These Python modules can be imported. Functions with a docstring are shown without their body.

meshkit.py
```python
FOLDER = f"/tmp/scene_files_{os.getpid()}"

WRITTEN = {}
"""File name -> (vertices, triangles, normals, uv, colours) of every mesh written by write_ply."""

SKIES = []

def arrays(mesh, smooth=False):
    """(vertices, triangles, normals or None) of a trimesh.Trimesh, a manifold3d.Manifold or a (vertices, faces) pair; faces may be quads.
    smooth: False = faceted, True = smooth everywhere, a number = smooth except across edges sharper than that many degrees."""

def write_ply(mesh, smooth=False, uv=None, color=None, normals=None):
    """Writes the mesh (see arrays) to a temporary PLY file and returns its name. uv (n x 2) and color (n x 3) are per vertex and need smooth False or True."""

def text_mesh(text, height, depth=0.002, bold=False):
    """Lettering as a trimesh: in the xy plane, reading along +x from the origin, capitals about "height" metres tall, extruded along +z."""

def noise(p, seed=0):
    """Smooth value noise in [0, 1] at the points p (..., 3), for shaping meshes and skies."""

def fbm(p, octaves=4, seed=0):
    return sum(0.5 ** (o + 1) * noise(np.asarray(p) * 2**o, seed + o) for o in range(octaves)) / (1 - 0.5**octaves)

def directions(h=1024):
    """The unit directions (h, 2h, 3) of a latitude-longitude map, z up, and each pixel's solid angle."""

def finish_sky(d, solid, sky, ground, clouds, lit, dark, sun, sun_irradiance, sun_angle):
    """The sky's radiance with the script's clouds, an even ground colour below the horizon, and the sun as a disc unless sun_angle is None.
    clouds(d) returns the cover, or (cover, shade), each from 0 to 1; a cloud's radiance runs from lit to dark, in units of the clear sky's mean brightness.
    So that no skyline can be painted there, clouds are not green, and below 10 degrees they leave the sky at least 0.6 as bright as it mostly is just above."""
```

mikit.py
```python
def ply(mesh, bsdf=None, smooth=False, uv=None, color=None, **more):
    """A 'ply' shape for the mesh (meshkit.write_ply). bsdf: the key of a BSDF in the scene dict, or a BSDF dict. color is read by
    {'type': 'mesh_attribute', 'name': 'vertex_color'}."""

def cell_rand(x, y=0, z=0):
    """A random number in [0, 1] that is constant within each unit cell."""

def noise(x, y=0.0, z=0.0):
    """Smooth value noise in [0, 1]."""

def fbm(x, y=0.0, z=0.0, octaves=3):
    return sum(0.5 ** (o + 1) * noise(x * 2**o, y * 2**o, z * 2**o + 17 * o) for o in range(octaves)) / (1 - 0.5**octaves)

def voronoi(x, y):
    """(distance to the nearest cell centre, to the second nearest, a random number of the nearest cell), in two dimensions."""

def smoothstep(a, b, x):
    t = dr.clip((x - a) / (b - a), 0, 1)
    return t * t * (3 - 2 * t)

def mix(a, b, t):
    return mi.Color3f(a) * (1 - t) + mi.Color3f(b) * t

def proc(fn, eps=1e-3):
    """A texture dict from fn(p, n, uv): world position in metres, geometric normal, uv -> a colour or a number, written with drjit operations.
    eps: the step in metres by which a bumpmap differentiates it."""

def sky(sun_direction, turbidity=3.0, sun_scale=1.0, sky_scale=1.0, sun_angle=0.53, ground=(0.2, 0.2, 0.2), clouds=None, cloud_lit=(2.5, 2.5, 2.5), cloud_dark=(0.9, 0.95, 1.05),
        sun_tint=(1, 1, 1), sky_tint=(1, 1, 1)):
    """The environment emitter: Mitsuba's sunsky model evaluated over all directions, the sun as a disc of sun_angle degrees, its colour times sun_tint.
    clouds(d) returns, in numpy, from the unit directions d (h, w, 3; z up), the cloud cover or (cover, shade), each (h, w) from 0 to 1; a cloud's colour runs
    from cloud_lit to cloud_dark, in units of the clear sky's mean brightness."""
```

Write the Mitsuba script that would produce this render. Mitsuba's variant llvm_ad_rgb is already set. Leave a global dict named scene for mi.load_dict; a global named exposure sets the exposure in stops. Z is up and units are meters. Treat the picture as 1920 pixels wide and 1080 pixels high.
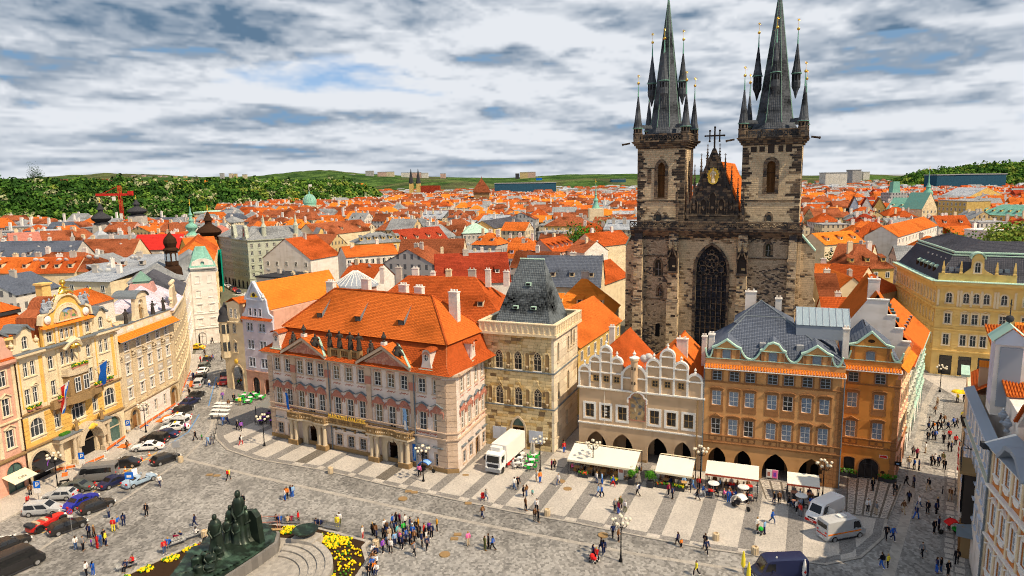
# A historic town square seen from a tower gallery: twin-towered church, arcaded houses, a palace and the old town behind.
import math,random
import numpy as np,trimesh,shapely,manifold3d
from shapely.geometry import Polygon,box as sbox,LineString,Point
from shapely.ops import unary_union
import drjit as dr
import mitsuba as mi
import mikit,meshkit
from mikit import noise,fbm,cell_rand,smoothstep as sstep,mix,voronoi

PI=math.pi
T=mi.ScalarTransform4f
scene,labels={},{}

# ------------------------------------------------------------------ camera, sky, exposure
exposure=1.85
PITCH,ROLL=math.radians(8.9),math.radians(0.92)
_f=np.array([0,math.cos(PITCH),-math.sin(PITCH)])
_u0=np.array([0,math.sin(PITCH),math.cos(PITCH)])
_up=math.sin(ROLL)*np.array([1.0,0,0])+math.cos(ROLL)*_u0
scene['camera']={'type':'perspective','fov':2*math.degrees(math.atan(960/1280)),'fov_axis':'x','near_clip':0.5,'far_clip':30000.0,
				   'to_world':T().look_at(origin=[0,0,42],target=(np.array([0,0,42])+_f).tolist(),up=_up.tolist())}
SUN=(0.83*math.cos(math.radians(50)),-0.56*math.cos(math.radians(50)),math.sin(math.radians(50)))


def clouds(d):
	az,el=np.arctan2(d[...,0],d[...,1]),np.arcsin(np.clip(d[...,2],0,1))
	o=el*0
	F=lambda x,y_,n,s:meshkit.fbm(np.stack([x,y_,o+.37],-1),n,s)
	y=np.log(el*8+.5)*3.0             # lower clouds stand closer together
	x=az*4.2+el*1.5
	x,y=x+(F(x*2.2+9,y*2.6,4,5)-.5)*.55,y+(F(x*2.2+3,y*2.6+7,4,15)-.5)*.40

	def lump(dy,n=6):
		return F(x*1.5+6.4,(y+dy)*1.75+2.2,n,1)
	puff=1-np.abs(2*F(x*3.4+3,y*4.2,5,4)-1)
	a,b=lump(0),lump(.22)
	c=lump(.5,3)
	big=F(x*.7+1.4,y*1.0+4.6,3,21)
	fine=F(x*11,y*15,4,9)-.5
	band=.13*np.exp(-((el-.36)/.12)**2)*np.clip(.75-az,.2,1.2)+.07*np.exp(-((el-.235)/.03)**2)*np.clip(-az*2.2,0,1)-.10*np.exp(-((el-.19-.08*az)/.045)**2)*np.clip(az*2+.8,0,1)
	shade=.53+(big-.5+band)*2.3+(b-a)*2.9+(c-.5)*1.2-(puff-.62)*1.25+fine*.55
	cover=np.clip((a*.6+big*.4+puff*.12-.425)/.09+fine*.6,0,1)
	low=np.clip(1-el/.12,0,1)
	shade=np.clip(shade*(1-.30*low)+.04*low,0,1)
	return np.clip(cover+.35*low,0,1),np.where(el>.5,.42+.25*shade,shade)


scene['sky']=mikit.sky(SUN,turbidity=3.0,sun_scale=1.0,sky_scale=1.0,clouds=clouds,cloud_lit=(2.4,2.5,2.65),cloud_dark=(0.36,0.62,0.95),sun_tint=(1.0,0.97,0.9))

# ------------------------------------------------------------------ names
_count,_pcount={},{}


def key_of(name):
	n=_count.get(name,0)
	_count[name]=n+1
	return name if n==0 else f'{name}_{n:03d}'


def thing(name,label,cat,group=None):
	k=key_of(name)
	w=label.split()
	labels[k]={'label':label if len(w)<=16 else ' '.join(w[:16]).rstrip(',').removesuffix(' and').removesuffix(' with a').removesuffix(' the').removesuffix(' of').removesuffix(' on'),'category':cat}
	if group:
		labels[k]['group']=group
	return k


def struct(name,shape):
	k=key_of(name)
	labels[k]={'kind':'structure'}
	scene[k]=shape
	return k


def stuff(name,label,cat,shape):
	k=key_of(name)
	labels[k]={'label':label,'category':cat,'kind':'stuff'}
	scene[k]=shape
	return k


def part(parent,name,shape,label=None,kind=None):
	n=_pcount.get((parent,name),0)
	_pcount[(parent,name)]=n+1
	k=f'{parent}__{name}' if n==0 else f'{parent}__{name}_{n:03d}'
	scene[k]=shape
	if label or kind:
		labels[k]={a:b for a,b in(('label',label),('kind',kind))if b}
	return k


# ------------------------------------------------------------------ mesh helpers
def tri2d(poly):
	"""(points, triangles) of a shapely polygon."""
	v,f=trimesh.creation.triangulate_polygon(poly,engine='earcut')
	return np.asarray(v),np.asarray(f)


def polys(g):
	return[p for p in getattr(g,'geoms',[g])if p.geom_type=='Polygon' and p.area>1e-5]


class MB:
	def __init__(s):
		s.v,s.f,s.n=[],[],0

	def add(s,v,f):
		v,f=np.asarray(v,float),np.asarray(f,int)
		if f.shape[1]==4:
			f=np.vstack([f[:,[0,1,2]],f[:,[0,2,3]]])
		s.v.append(v);s.f.append(f+s.n);s.n+=len(v)
		return s

	def box(s,x0,x1,y0,y1,z0,z1,c=0.0):
		if c:  # chamfered top and upright edges
			a=[(x0+c,y0),(x1-c,y0),(x1,y0+c),(x1,y1-c),(x1-c,y1),(x0+c,y1),(x0,y1-c),(x0,y0+c)]
			return s.extr(Polygon(a),z0,z1)
		v=np.array([[x,y,z]for z in(z0,z1)for y in(y0,y1)for x in(x0,x1)])
		return s.add(v,[[0,2,3,1],[4,5,7,6],[0,1,5,4],[2,6,7,3],[0,4,6,2],[1,3,7,5]])

	def quad(s,a,b,c,d):
		return s.add([a,b,c,d],[[0,1,2,3]])

	def _prism(s,poly,lo,hi,put):
		for p in polys(poly):
			p=shapely.geometry.polygon.orient(p)
			v,f=tri2d(p)
			n=len(v)
			vv=np.vstack([put(v,lo),put(v,hi)])
			fs=[f[:,::-1],f+n]
			s.add(vv,np.vstack(fs))
			for ring in[p.exterior,*p.interiors]:
				c=np.array(ring.coords)[:-1]
				m=len(c)
				i=np.arange(m);j=(i+1)%m
				s.add(np.vstack([put(c,lo),put(c,hi)]),np.stack([i,j,j+m,i+m],1))
		return s

	def extr(s,poly,z0,z1):
		"""upright prism of a polygon in x, y"""
		return s._prism(poly,z0,z1,lambda c,h:np.column_stack([c,np.full(len(c),h)]))

	def face(s,poly,y0,y1):
		"""prism of a polygon in x, z, running from y0 to y1 (y0 < y1)"""
		return s._prism(poly,-y1,-y0,lambda c,h:np.column_stack([c[:,0],np.full(len(c),-h),c[:,1]]))

	def side(s,poly,x0,x1):
		"""prism of a polygon in y, z, running from x0 to x1"""
		return s._prism(poly,x0,x1,lambda c,h:np.column_stack([np.full(len(c),h),c]))

	def lathe(s,prof,n=10,c=(0,0),a0=0.0,sx=1.0,sy=1.0):
		prof=np.asarray(prof,float)
		a=a0+np.arange(n)*2*PI/n
		m=len(prof)
		v=np.array([[c[0]+r*sx*math.cos(t),c[1]+r*sy*math.sin(t),z]for r,z in prof for t in a])
		f=[[i*n+k,i*n+(k+1)%n,(i+1)*n+(k+1)%n,(i+1)*n+k]for i in range(m-1)for k in range(n)]
		s.add(v,f)
		if prof[-1][0]>1e-6:
			s.add(v[-n:],[[0,k,k+1]for k in range(1,n-1)])
		if prof[0][0]>1e-6:
			s.add(v[:n],[[0,k+1,k]for k in range(1,n-1)])
		return s

	def tube(s,pts,r,n=6):
		pts=np.asarray(pts,float)
		r=np.broadcast_to(r,len(pts))
		rings=[]
		for i,p in enumerate(pts):
			d=pts[min(i+1,len(pts)-1)]-pts[max(i-1,0)]
			d/=np.linalg.norm(d)+1e-12
			x=np.cross(d,[0,0,1.0]if abs(d[2])<0.9 else[1.0,0,0]);x/=np.linalg.norm(x)
			y=np.cross(d,x)
			rings+=[p+r[i]*(math.cos(a)*x+math.sin(a)*y)for a in np.arange(n)*2*PI/n]
		m=len(pts)
		f=[[i*n+k,i*n+(k+1)%n,(i+1)*n+(k+1)%n,(i+1)*n+k]for i in range(m-1)for k in range(n)]
		s.add(rings,f)
		s.add(rings[:n],[[0,k+1,k]for k in range(1,n-1)])
		s.add(rings[-n:],[[0,k,k+1]for k in range(1,n-1)])
		return s

	def ball(s,c,r,sub=1,sc=(1,1,1)):
		v,f=ICO[sub]
		return s.add(v*r*np.array(sc)+np.array(c),f)

	def mesh(s,other,M=None):
		v,f=other.arr()
		if M is not None:
			v=v@M[:3,:3].T+M[:3,3]
		return s.add(v,f)

	def arr(s):
		return np.vstack(s.v),np.vstack(s.f)

	def ply(s,mat,M=None,smooth=False):
		v,f=s.arr()
		if M is not None:
			v=v@M[:3,:3].T+M[:3,3]
		return mikit.ply((v,f),mat,smooth)


ICO={}
for _k in(0,1,2):
	_m=trimesh.creation.icosphere(subdivisions=_k)
	ICO[_k]=(np.array(_m.vertices),np.array(_m.faces))


class Fr:
	"""facade frame: x along the wall (seen from outside, left to right), y into the wall, z up"""
	def __init__(s,A,B,z=0.0):
		A,B=np.array(A,float),np.array(B,float)
		s.L=float(np.linalg.norm(B-A))
		t=(B-A)/s.L
		s.M=np.eye(4)
		s.M[:2,0]=t
		s.M[:2,1]=[-t[1],t[0]]
		s.M[:3,3]=[A[0],A[1],z]

	def at(s,x=0,y=0,z=0,rot=0.0):
		m=np.eye(4);m[:3,3]=[x,y,z]
		c,q=math.cos(rot),math.sin(rot)
		m[:2,:2]=[[c,-q],[q,c]]
		return s.M@m

	def w(s,x,y,z=0.0):
		return(s.M@np.array([x,y,z,1]))[:3]


def at(x,y,z=0,rot=0.0,sc=1.0):
	m=np.eye(4)
	c,q=math.cos(rot),math.sin(rot)
	m[:3,:3]=np.array([[c,-q,0],[q,c,0],[0,0,1]])*sc
	m[:3,3]=[x,y,z]
	return m


_proto={}


def proto(key,build,smooth=False):
	"""a mesh written once and used by many entries"""
	if key not in _proto:
		mb=build()
		_proto[key]=mikit.ply(mb.arr(),None,smooth)
	return _proto[key]


def put(shape,mat,M):
	return{**shape,'bsdf':{'type':'ref','id':mat},'to_world':T(M)}


# ------------------------------------------------------------------ materials
def rgb(c):
	return{'type':'rgb','value':[float(x)for x in c]}


def flat(name,c):
	scene[name]={'type':'twosided','bsdf':{'type':'diffuse','reflectance':rgb(c)}}


def pbr(name,c,rough=0.5,metal=0.0,spec=0.5,coat=0.0):
	scene[name]={'type':'twosided','bsdf':{'type':'principled','base_color':c if isinstance(c,dict)else rgb(c),'roughness':rough,'metallic':metal,'specular':spec,'clearcoat':coat}}


def procmat(name,fn,bump=None,scale=0.0,eps=0.01):
	b={'type':'diffuse','reflectance':mikit.proc(fn)}
	if bump is not None:
		b={'type':'bumpmap','bsdf':b,'arbitrary':mikit.proc(bump,eps),'scale':scale}
	scene[name]={'type':'twosided','bsdf':b}


def hv(p,n):
	"""metres along a wall and up it, from position and normal"""
	h=mi.Vector2f(-n.y,n.x)
	l=dr.maximum(dr.sqrt(h.x*h.x+h.y*h.y),1e-4)
	up=dr.abs(n.z)>0.95
	s=dr.select(up,p.x,(p.x*h.x+p.y*h.y)/l)
	t=dr.select(up,p.y,p.z/dr.maximum(l,0.2))
	return s,t


def plaster(name,c,dirt=0.18):
	hi_,lo_=tuple(x*1.04 for x in c),tuple(x*(1-dirt)*y for x,y in zip(c,(1.0,.96,.9)))

	def fn(p,n,uv):
		a=fbm(p.x*0.5+7,p.y*0.5,p.z*0.9,3)
		s,t=hv(p,n)
		b=noise(s*1.6,t*0.22,3.0)
		k=sstep(0.35,0.8,a)*0.6+sstep(0.55,0.95,b)*0.4
		return mix(hi_,lo_,k)
	procmat(name,fn)


def tilemat(name,c,var=0.35,tw=0.26,th=0.36):
	def fn(p,n,uv):
		s,t=hv(p,n)
		i,j=dr.floor(s/tw),dr.floor(t/th)
		r=cell_rand(i,j,5)
		a=fbm(p.x*0.16,p.y*0.16,p.z*0.3,3)
		k=1.0-var*0.55*r-var*sstep(0.45,0.8,a)
		return mi.Color3f(c)*k

	def bump(p,n,uv):
		s,t=hv(p,n)
		u=s/tw-dr.floor(s/tw)
		return dr.abs(dr.sin(u*PI))*0.06
	procmat(name,fn,bump,1.0,0.02)

for _n,_c in dict(white=(.78,.77,.74),cream=(.70,.60,.40),stone_trim=(.56,.47,.34),brown_stone=(.30,.20,.10),dark_stone=(.055,.045,.04),black=(.015,.015,.017),
				   charcoal=(.05,.052,.06),grey=(.33,.34,.36),lead=(.16,.19,.22),copper=(.20,.44,.36),cu_pale=(.42,.62,.52),gold_paint=(.85,.55,.08),wood=(.24,.12,.05),
				   wood_light=(.50,.33,.15),dark_wood=(.05,.028,.018),red=(.55,.035,.03),blue=(.03,.10,.48),sign_blue=(.02,.14,.62),yellow=(.85,.55,.03),green=(.05,.32,.08),orange_net=(.85,.18,.04),
				   rocaille=(.46,.20,.15),rocaille_pale=(.58,.30,.21),awning_cream=(.80,.72,.52),awning_white=(.80,.77,.68),awning_black=(.03,.03,.035),awning_valance=(.45,.10,.06),soil=(.045,.028,.018),
				   leaf=(.06,.20,.025),leaf_dark=(.03,.11,.02),petal=(.90,.62,.02),petal_red=(.7,.08,.04),skin=(.55,.33,.22),hair_brown=(.07,.035,.018),hair_black=(.012,.01,.01),hair_blond=(.42,.27,.10),
				   hair_grey=(.35,.34,.33),c_white=(.78,.77,.76),c_black=(.015,.015,.02),c_navy=(.02,.03,.09),c_grey=(.20,.21,.23),c_blue=(.03,.12,.50),c_lightblue=(.25,.45,.75),c_red=(.62,.03,.03),
				   c_maroon=(.22,.015,.05),c_pink=(.85,.18,.42),c_green=(.03,.45,.06),c_olive=(.12,.13,.05),c_brown=(.17,.08,.035),c_mustard=(.62,.30,.03),c_yellow=(.85,.72,.06),c_orange=(.85,.22,.02),
				   c_purple=(.25,.07,.50),c_beige=(.50,.40,.27),c_teal=(.12,.50,.50),denim=(.06,.11,.24),mural_blue=(.12,.22,.45),mural_red=(.45,.18,.14),mural_gold=(.55,.36,.10),mural_green=(.12,.22,.12),
				   net_green=(.01,.30,.22),copper_old=(.17,.30,.25),zinc=(.30,.34,.40),roof_metal=(.42,.46,.52),blind=(.34,.42,.50),gold_hair=(.5,.3,.1),road_white=(.72,.72,.70),road_yellow=(.72,.42,.05),road_blue=(.10,.28,.62),
				   dish=(.72,.72,.70),far_glass=(.035,.10,.16),tank_pink=(.52,.28,.25)).items():
	flat(_n,_c)
for _n,_c in dict(pane=(.035,.045,.055),pane_dark=(.012,.013,.015),pane_warm=(.11,.10,.07),pane_blue=(.20,.27,.36),pane_green=(.06,.12,.11)).items():
	pbr(_n,_c,0.07,0,0.6)
for _n,_c in dict(car_black=(.012,.012,.014),car_white=(.80,.80,.79),car_grey=(.17,.17,.17),car_silver=(.42,.44,.46),car_navy=(.01,.015,.06),car_blue=(.01,.02,.30),car_red=(.55,.015,.012),car_green=(.07,.085,.08),
				   car_yellow=(.85,.50,.02),car_iceblue=(.30,.42,.55)).items():
	pbr(_n,_c,0.28,0.0,0.5,1.0)
pbr('tyre',(.012,.012,.012),.8)
pbr('rim',(.55,.56,.58),.3,.8)
pbr('gold',(.95,.62,.12),.28,1.0)
pbr('bronze',mikit.proc(lambda p,n,uv:mix((.016,.028,.020),(.06,.115,.08),sstep(.45,.8,fbm(p.x*1.7,p.y*1.7,p.z*1.1,3))*sstep(-.3,.9,n.z))),.42,.35)
pbr('statue_stone',(.035,.03,.026),.8)
pbr('steel',(.45,.46,.47),.35,.8)
pbr('globe',(.72,.66,.52),.12,0,.6)
pbr('lamp_red',(.6,.02,.02),.2)
pbr('lamp_white',(.85,.85,.82),.1)
pbr('skylight_glass',(.28,.36,.42),.12,0,.7)

# plasters
for _n,_c in dict(pl_kinsky=(.70,.62,.58),pl_trim=(.56,.43,.33),pl_school=(.56,.41,.27),pl_orange=(.60,.33,.14),pl_orange_trim=(.31,.155,.07),pl_amber=(.58,.27,.075),pl_yellow=(.76,.47,.13),pl_cream=(.74,.63,.44),
				   pl_beige=(.62,.51,.35),pl_white=(.76,.72,.68),pl_pink=(.66,.38,.29),pl_blue=(.50,.56,.68),pl_grey=(.50,.47,.43),pl_sage=(.46,.50,.42),pl_ochre=(.60,.42,.15),pl_terracotta=(.55,.22,.08),
				   pl_brown=(.30,.19,.10),pl_lilac=(.60,.56,.66),pl_mustard=(.74,.53,.20)).items():
	plaster(_n,_c)
# roofs
for _n,_c,_v in(('rf_orange',(.66,.165,.035),.28),('rf_deep',(.50,.105,.028),.35),('rf_red',(.38,.06,.03),.3),('rf_brown',(.27,.085,.04),.4),('rf_bright',(.80,.24,.035),.18),('rf_old',(.42,.13,.06),.55)):
	tilemat(_n,_c,_v)
tilemat('rf_slate',(.10,.105,.13),.35,.30,.30)
tilemat('rf_slate_blue',(.13,.155,.21),.35,.35,.35)
tilemat('rf_spire',(.12,.135,.16),.6,.35,.30)
tilemat('rf_grey',(.30,.32,.34),.3,.6,4.0)
tilemat('rf_metal',(.42,.46,.52),.25,.6,4.0)
tilemat('rf_copper',(.25,.50,.42),.3,.6,4.0)
tilemat('rf_bell',(.17,.20,.225),.7,.30,.28)


def masonry(name,cols,bw,bh,dark_bias,top_tan):
	light,brown,dark=cols

	def fn(p,n,uv):
		s,t=hv(p,n)
		j=dr.floor(t/bh)
		i=dr.floor(s/bw+cell_rand(j,2,1)*3.0)
		r=cell_rand(i,j,9)
		big=fbm(s*0.14+3,t*0.10,1.0,3)
		patch=fbm(s*0.5,t*0.8,4.0,2)
		k=r*0.62+big*0.62+(patch-.5)*0.5+dark_bias
		if top_tan:
			k=k-0.30*sstep(34.0,37.0,p.z)*sstep(50.5,47.0,p.z)+0.34*sstep(28.6,29.6,p.z)*sstep(34.0,32.0,p.z)-0.2*sstep(23.0,26.0,p.z)*sstep(29.0,28.0,p.z)
		col=mix(light,brown,sstep(.55,.68,k))
		col=col*(1-sstep(.72,.80,k))+mi.Color3f(dark)*sstep(.72,.80,k)
		fs,ft=s/bw+cell_rand(j,2,1)*3.0,t/bh
		e=dr.minimum(dr.minimum(fs-dr.floor(fs),dr.floor(fs)+1-fs)*bw,dr.minimum(ft-dr.floor(ft),dr.floor(ft)+1-ft)*bh)
		joint=1-sstep(.0,.05,e)
		return col*(0.86+0.28*cell_rand(i,j,4))*(1-joint*.35)

	def bump(p,n,uv):
		s,t=hv(p,n)
		j=dr.floor(t/bh)
		fs,ft=s/bw+cell_rand(j,2,1)*3.0,t/bh
		e=dr.minimum(dr.minimum(fs-dr.floor(fs),dr.floor(fs)+1-fs)*bw,dr.minimum(ft-dr.floor(ft),dr.floor(ft)+1-ft)*bh)
		return sstep(0,.08,e)*.04+cell_rand(dr.floor(fs),j,6)*.03
	procmat(name,fn,bump,1.0,.03)


masonry('church_stone',((.60,.48,.32),(.30,.22,.14),(.07,.067,.07)),.85,.38,-.11,True)
masonry('church_rubble',((.48,.39,.28),(.30,.23,.16),(.09,.085,.085)),.55,.26,-.03,True)
masonry('ch_dark',((.22,.165,.115),(.13,.10,.08),(.06,.056,.056)),.8,.42,0.05,False)
masonry('bell_stone',((.66,.53,.30),(.52,.36,.15),(.24,.17,.10)),1.0,.5,-.17,False)
masonry('bell_plaster',((.72,.64,.50),(.66,.56,.40),(.5,.4,.28)),2.0,1.2,-.22,False)


def cobble(p,n,uv):
	i,j=dr.floor(p.x*3.6+.35*dr.floor(p.y*3.1)),dr.floor(p.y*3.1)
	r=cell_rand(i,j,1)
	a=fbm(p.x*.10,p.y*.13,0.0,4)
	b=fbm(p.x*.9,p.y*.5,2.0,3)
	c=mix((.165,.16,.152),(.28,.272,.258),sstep(.3,.75,a*.6+b*.5))
	return c*(.62+.75*r)


def cobble_bump(p,n,uv):
	u,v=p.x*3.6+.35*dr.floor(p.y*3.1),p.y*3.1
	fu,fv=u-dr.floor(u),v-dr.floor(v)
	return dr.sin(fu*PI)*dr.sin(fv*PI)*.03


procmat('cobble',cobble,cobble_bump,1.0,.03)
scene['cobble']['bsdf']={'type':'principled','base_color':mikit.proc(cobble),'roughness':.75,'specular':.25}


def granite(name,c,amp,f=7.0):
	def fn(p,n,uv):
		r=cell_rand(dr.floor(p.x*f),dr.floor(p.y*f),3)
		a=fbm(p.x*.35,p.y*.35,1.0,3)
		return mi.Color3f(c)*(1-amp*.5+amp*r)*(.84+.32*a)
	procmat(name,fn)


granite('granite_light',(.47,.44,.40),.30)
granite('granite_grey',(.235,.225,.215),.55)
granite('granite_dark',(.155,.14,.12),.5)
granite('kerb_stone',(.37,.345,.31),.3,2.5)
granite('road',(.20,.19,.18),.6,5.0)


def far_wall(name,c):
	def fn(p,n,uv):
		s,t=hv(p,n)
		fs,ft=s/2.6-dr.floor(s/2.6),t/3.3-dr.floor(t/3.3)
		w=dr.select((fs>.32)&(fs<.70)&(ft>.30)&(ft<.82),1.0,0.0)
		return mix(c,(.07,.08,.10),w*.85)
	procmat(name,fn)


FARW=[]
for _n,_c in dict(fw_white=(.68,.65,.60),fw_cream=(.62,.53,.38),fw_grey=(.42,.42,.42),fw_ochre=(.55,.42,.22),fw_pink=(.55,.38,.32)).items():
	far_wall(_n,_c);FARW.append(_n)


def earth(p,n,uv):
	a=fbm(p.x*.004,p.y*.004,0.0,4)
	b=fbm(p.x*.03,p.y*.03,2.0,3)
	return mix((.10,.12,.06),(.16,.155,.13),sstep(.35,.65,a))*(.7+.6*b)


procmat('earth',earth)


def woods(p,n,uv):
	a=fbm(p.x*.012,p.y*.012,p.z*.03,4)
	b=noise(p.x*.10,p.y*.10,p.z*.12)
	town=sstep(.60,.66,fbm(p.x*.0016+5,p.y*.0016,0.0,3))
	g=mix((.030,.065,.022),(.085,.15,.04),sstep(.35,.7,a))*(.55+.9*b)
	return g*(1-town*.25)+mi.Color3f(.2,.13,.1)*town*.25


procmat('woods',woods)
for _n,_c in dict(foliage_dark=(.028,.075,.018),foliage_mid=(.055,.135,.025),foliage_light=(.115,.215,.035),foliage_yellow=(.21,.27,.05),foliage_blossom=(.34,.36,.20),foliage_fresh=(.06,.20,.02)).items():
	scene[_n]={'type':'twosided','bsdf':{'type':'diffuse','reflectance':rgb(_c)}}
pbr('bark',(.07,.05,.035),.9)


# ------------------------------------------------------------------ openings and windows
def hole(kind,w,h):
	"""outline of an opening, origin at the middle of its sill"""
	a=w/2
	if kind=='r':
		return sbox(-a,0,a,h)
	if kind=='o':
		return shapely.affinity.scale(Point(0,h/2).buffer(1,8),a,h/2)
	n=9
	if kind=='a':    # round arch
		r=a
		top=[(r*math.cos(t),h-r+r*math.sin(t))for t in np.linspace(0,PI,n)]
	elif kind=='s':  # shallow segment
		q=w*.16
		top=[(a*math.cos(t),h-q+q*math.sin(t))for t in np.linspace(0,PI,n)]
	else:              # 'g' pointed arch: two arcs, each about the far springing
		rise=w*.80
		R=(a*a+rise*rise)/(2*a)
		ang=math.asin(min(1,rise/R))if rise<R else PI/2
		right=[(a-R+R*math.cos(t),h-rise+R*math.sin(t))for t in np.linspace(0,ang,6)]
		right[-1]=(0,h)
		top=right+[(-x,z)for x,z in right[:-1][::-1]]
	return Polygon([(-a,0),(a,0)]+top)


def moved(g,x,z):
	return shapely.affinity.translate(g,x,z)


def bars(kind,w,h,rule):
	"""glazing bars: rule = (columns, list of transom heights 0..1)"""
	cols,tr=rule
	g=[sbox(-w/2+w*k/cols-.035,0,-w/2+w*k/cols+.035,h)for k in range(1,cols)]
	g+=[sbox(-w/2,h*t-.03,w/2,h*t+.03)for t in tr]
	return unary_union(g)if g else Polygon()


def hood_mesh(m,hood,w,h,sw):
	W=w/2+sw
	if hood=='flat':
		m.box(-W-.12,W+.12,-.22,0,h+.16,h+.30)
	elif hood=='seg':
		o=[(W*1.12*math.cos(t),h+.30+.34*math.sin(t))for t in np.linspace(0,PI,9)]
		i=[(W*.96*math.cos(t),h+.30+.20*math.sin(t))for t in np.linspace(PI,0,9)]
		m.face(Polygon(o+i),-.24,0)
		m.face(sbox(-W,h,W,h+.34),-.05,0)
	elif hood=='tri':
		m.face(Polygon([(-W-.1,h+.26),(W+.1,h+.26),(0,h+.72)]).difference(Polygon([(-W+.12,h+.34),(W-.12,h+.34),(0,h+.58)])),-.22,0)
		m.face(sbox(-W,h,W,h+.27),-.05,0)
	elif hood=='ogee':
		c=[(-1.15,.30),(-.85,.36),(-.5,.52),(0,.78),(.5,.52),(.85,.36),(1.15,.30)]
		d=[(x*.98,z-.12)for x,z in c][::-1]
		m.face(Polygon([(x*W,h+z)for x,z in c]+[(x*W,h+z)for x,z in d]),-.26,0)
		m.face(sbox(-W,h,W,h+.32),-.05,0)


def win_protos(kind,w,h,rule,sw,hood,sill,depth):
	k=(kind,round(w,2),round(h,2),rule,sw,hood,sill,depth)
	g=hole(kind,w,h)

	def frame():
		m=MB()
		ring=g.difference(g.buffer(-.075))
		m.face(unary_union([ring,bars(kind,w,h,rule).intersection(g)]),depth-.07,depth)
		return m

	def pane():
		return MB().face(g,depth+.01,depth+.03)

	def surround():
		m=MB()
		if sw:
			m.face(g.buffer(sw,join_style=2).difference(g),-.055,0)
		if hood:
			hood_mesh(m,hood,w,h,sw)
		if sill:
			m.box(-w/2-sw-.06,w/2+sw+.06,-.17,.02,-.16,-.03)
		return m
	return(proto(('f',)+k,frame),proto(('p',)+k,pane),proto(('s',)+k,surround)if(sw or hood or sill)else None)


def window(b,fr,s,z,w,h,kind='r',rule=(2,(.62,)),fmat='white',pmat='pane',smat='white',sw=.14,hood=None,sill=True,depth=.20,y=0.0,name='window'):
	f,p,q=win_protos(kind,w,h,rule,sw,hood,sill,depth)
	M=fr.at(s,y,z)
	k=part(b,name,put(f,fmat,M))
	scene[k+'__pane']=put(p,pmat,M)
	if q:
		scene[k+'__surround']=put(q,smat,M)
	return k


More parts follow.
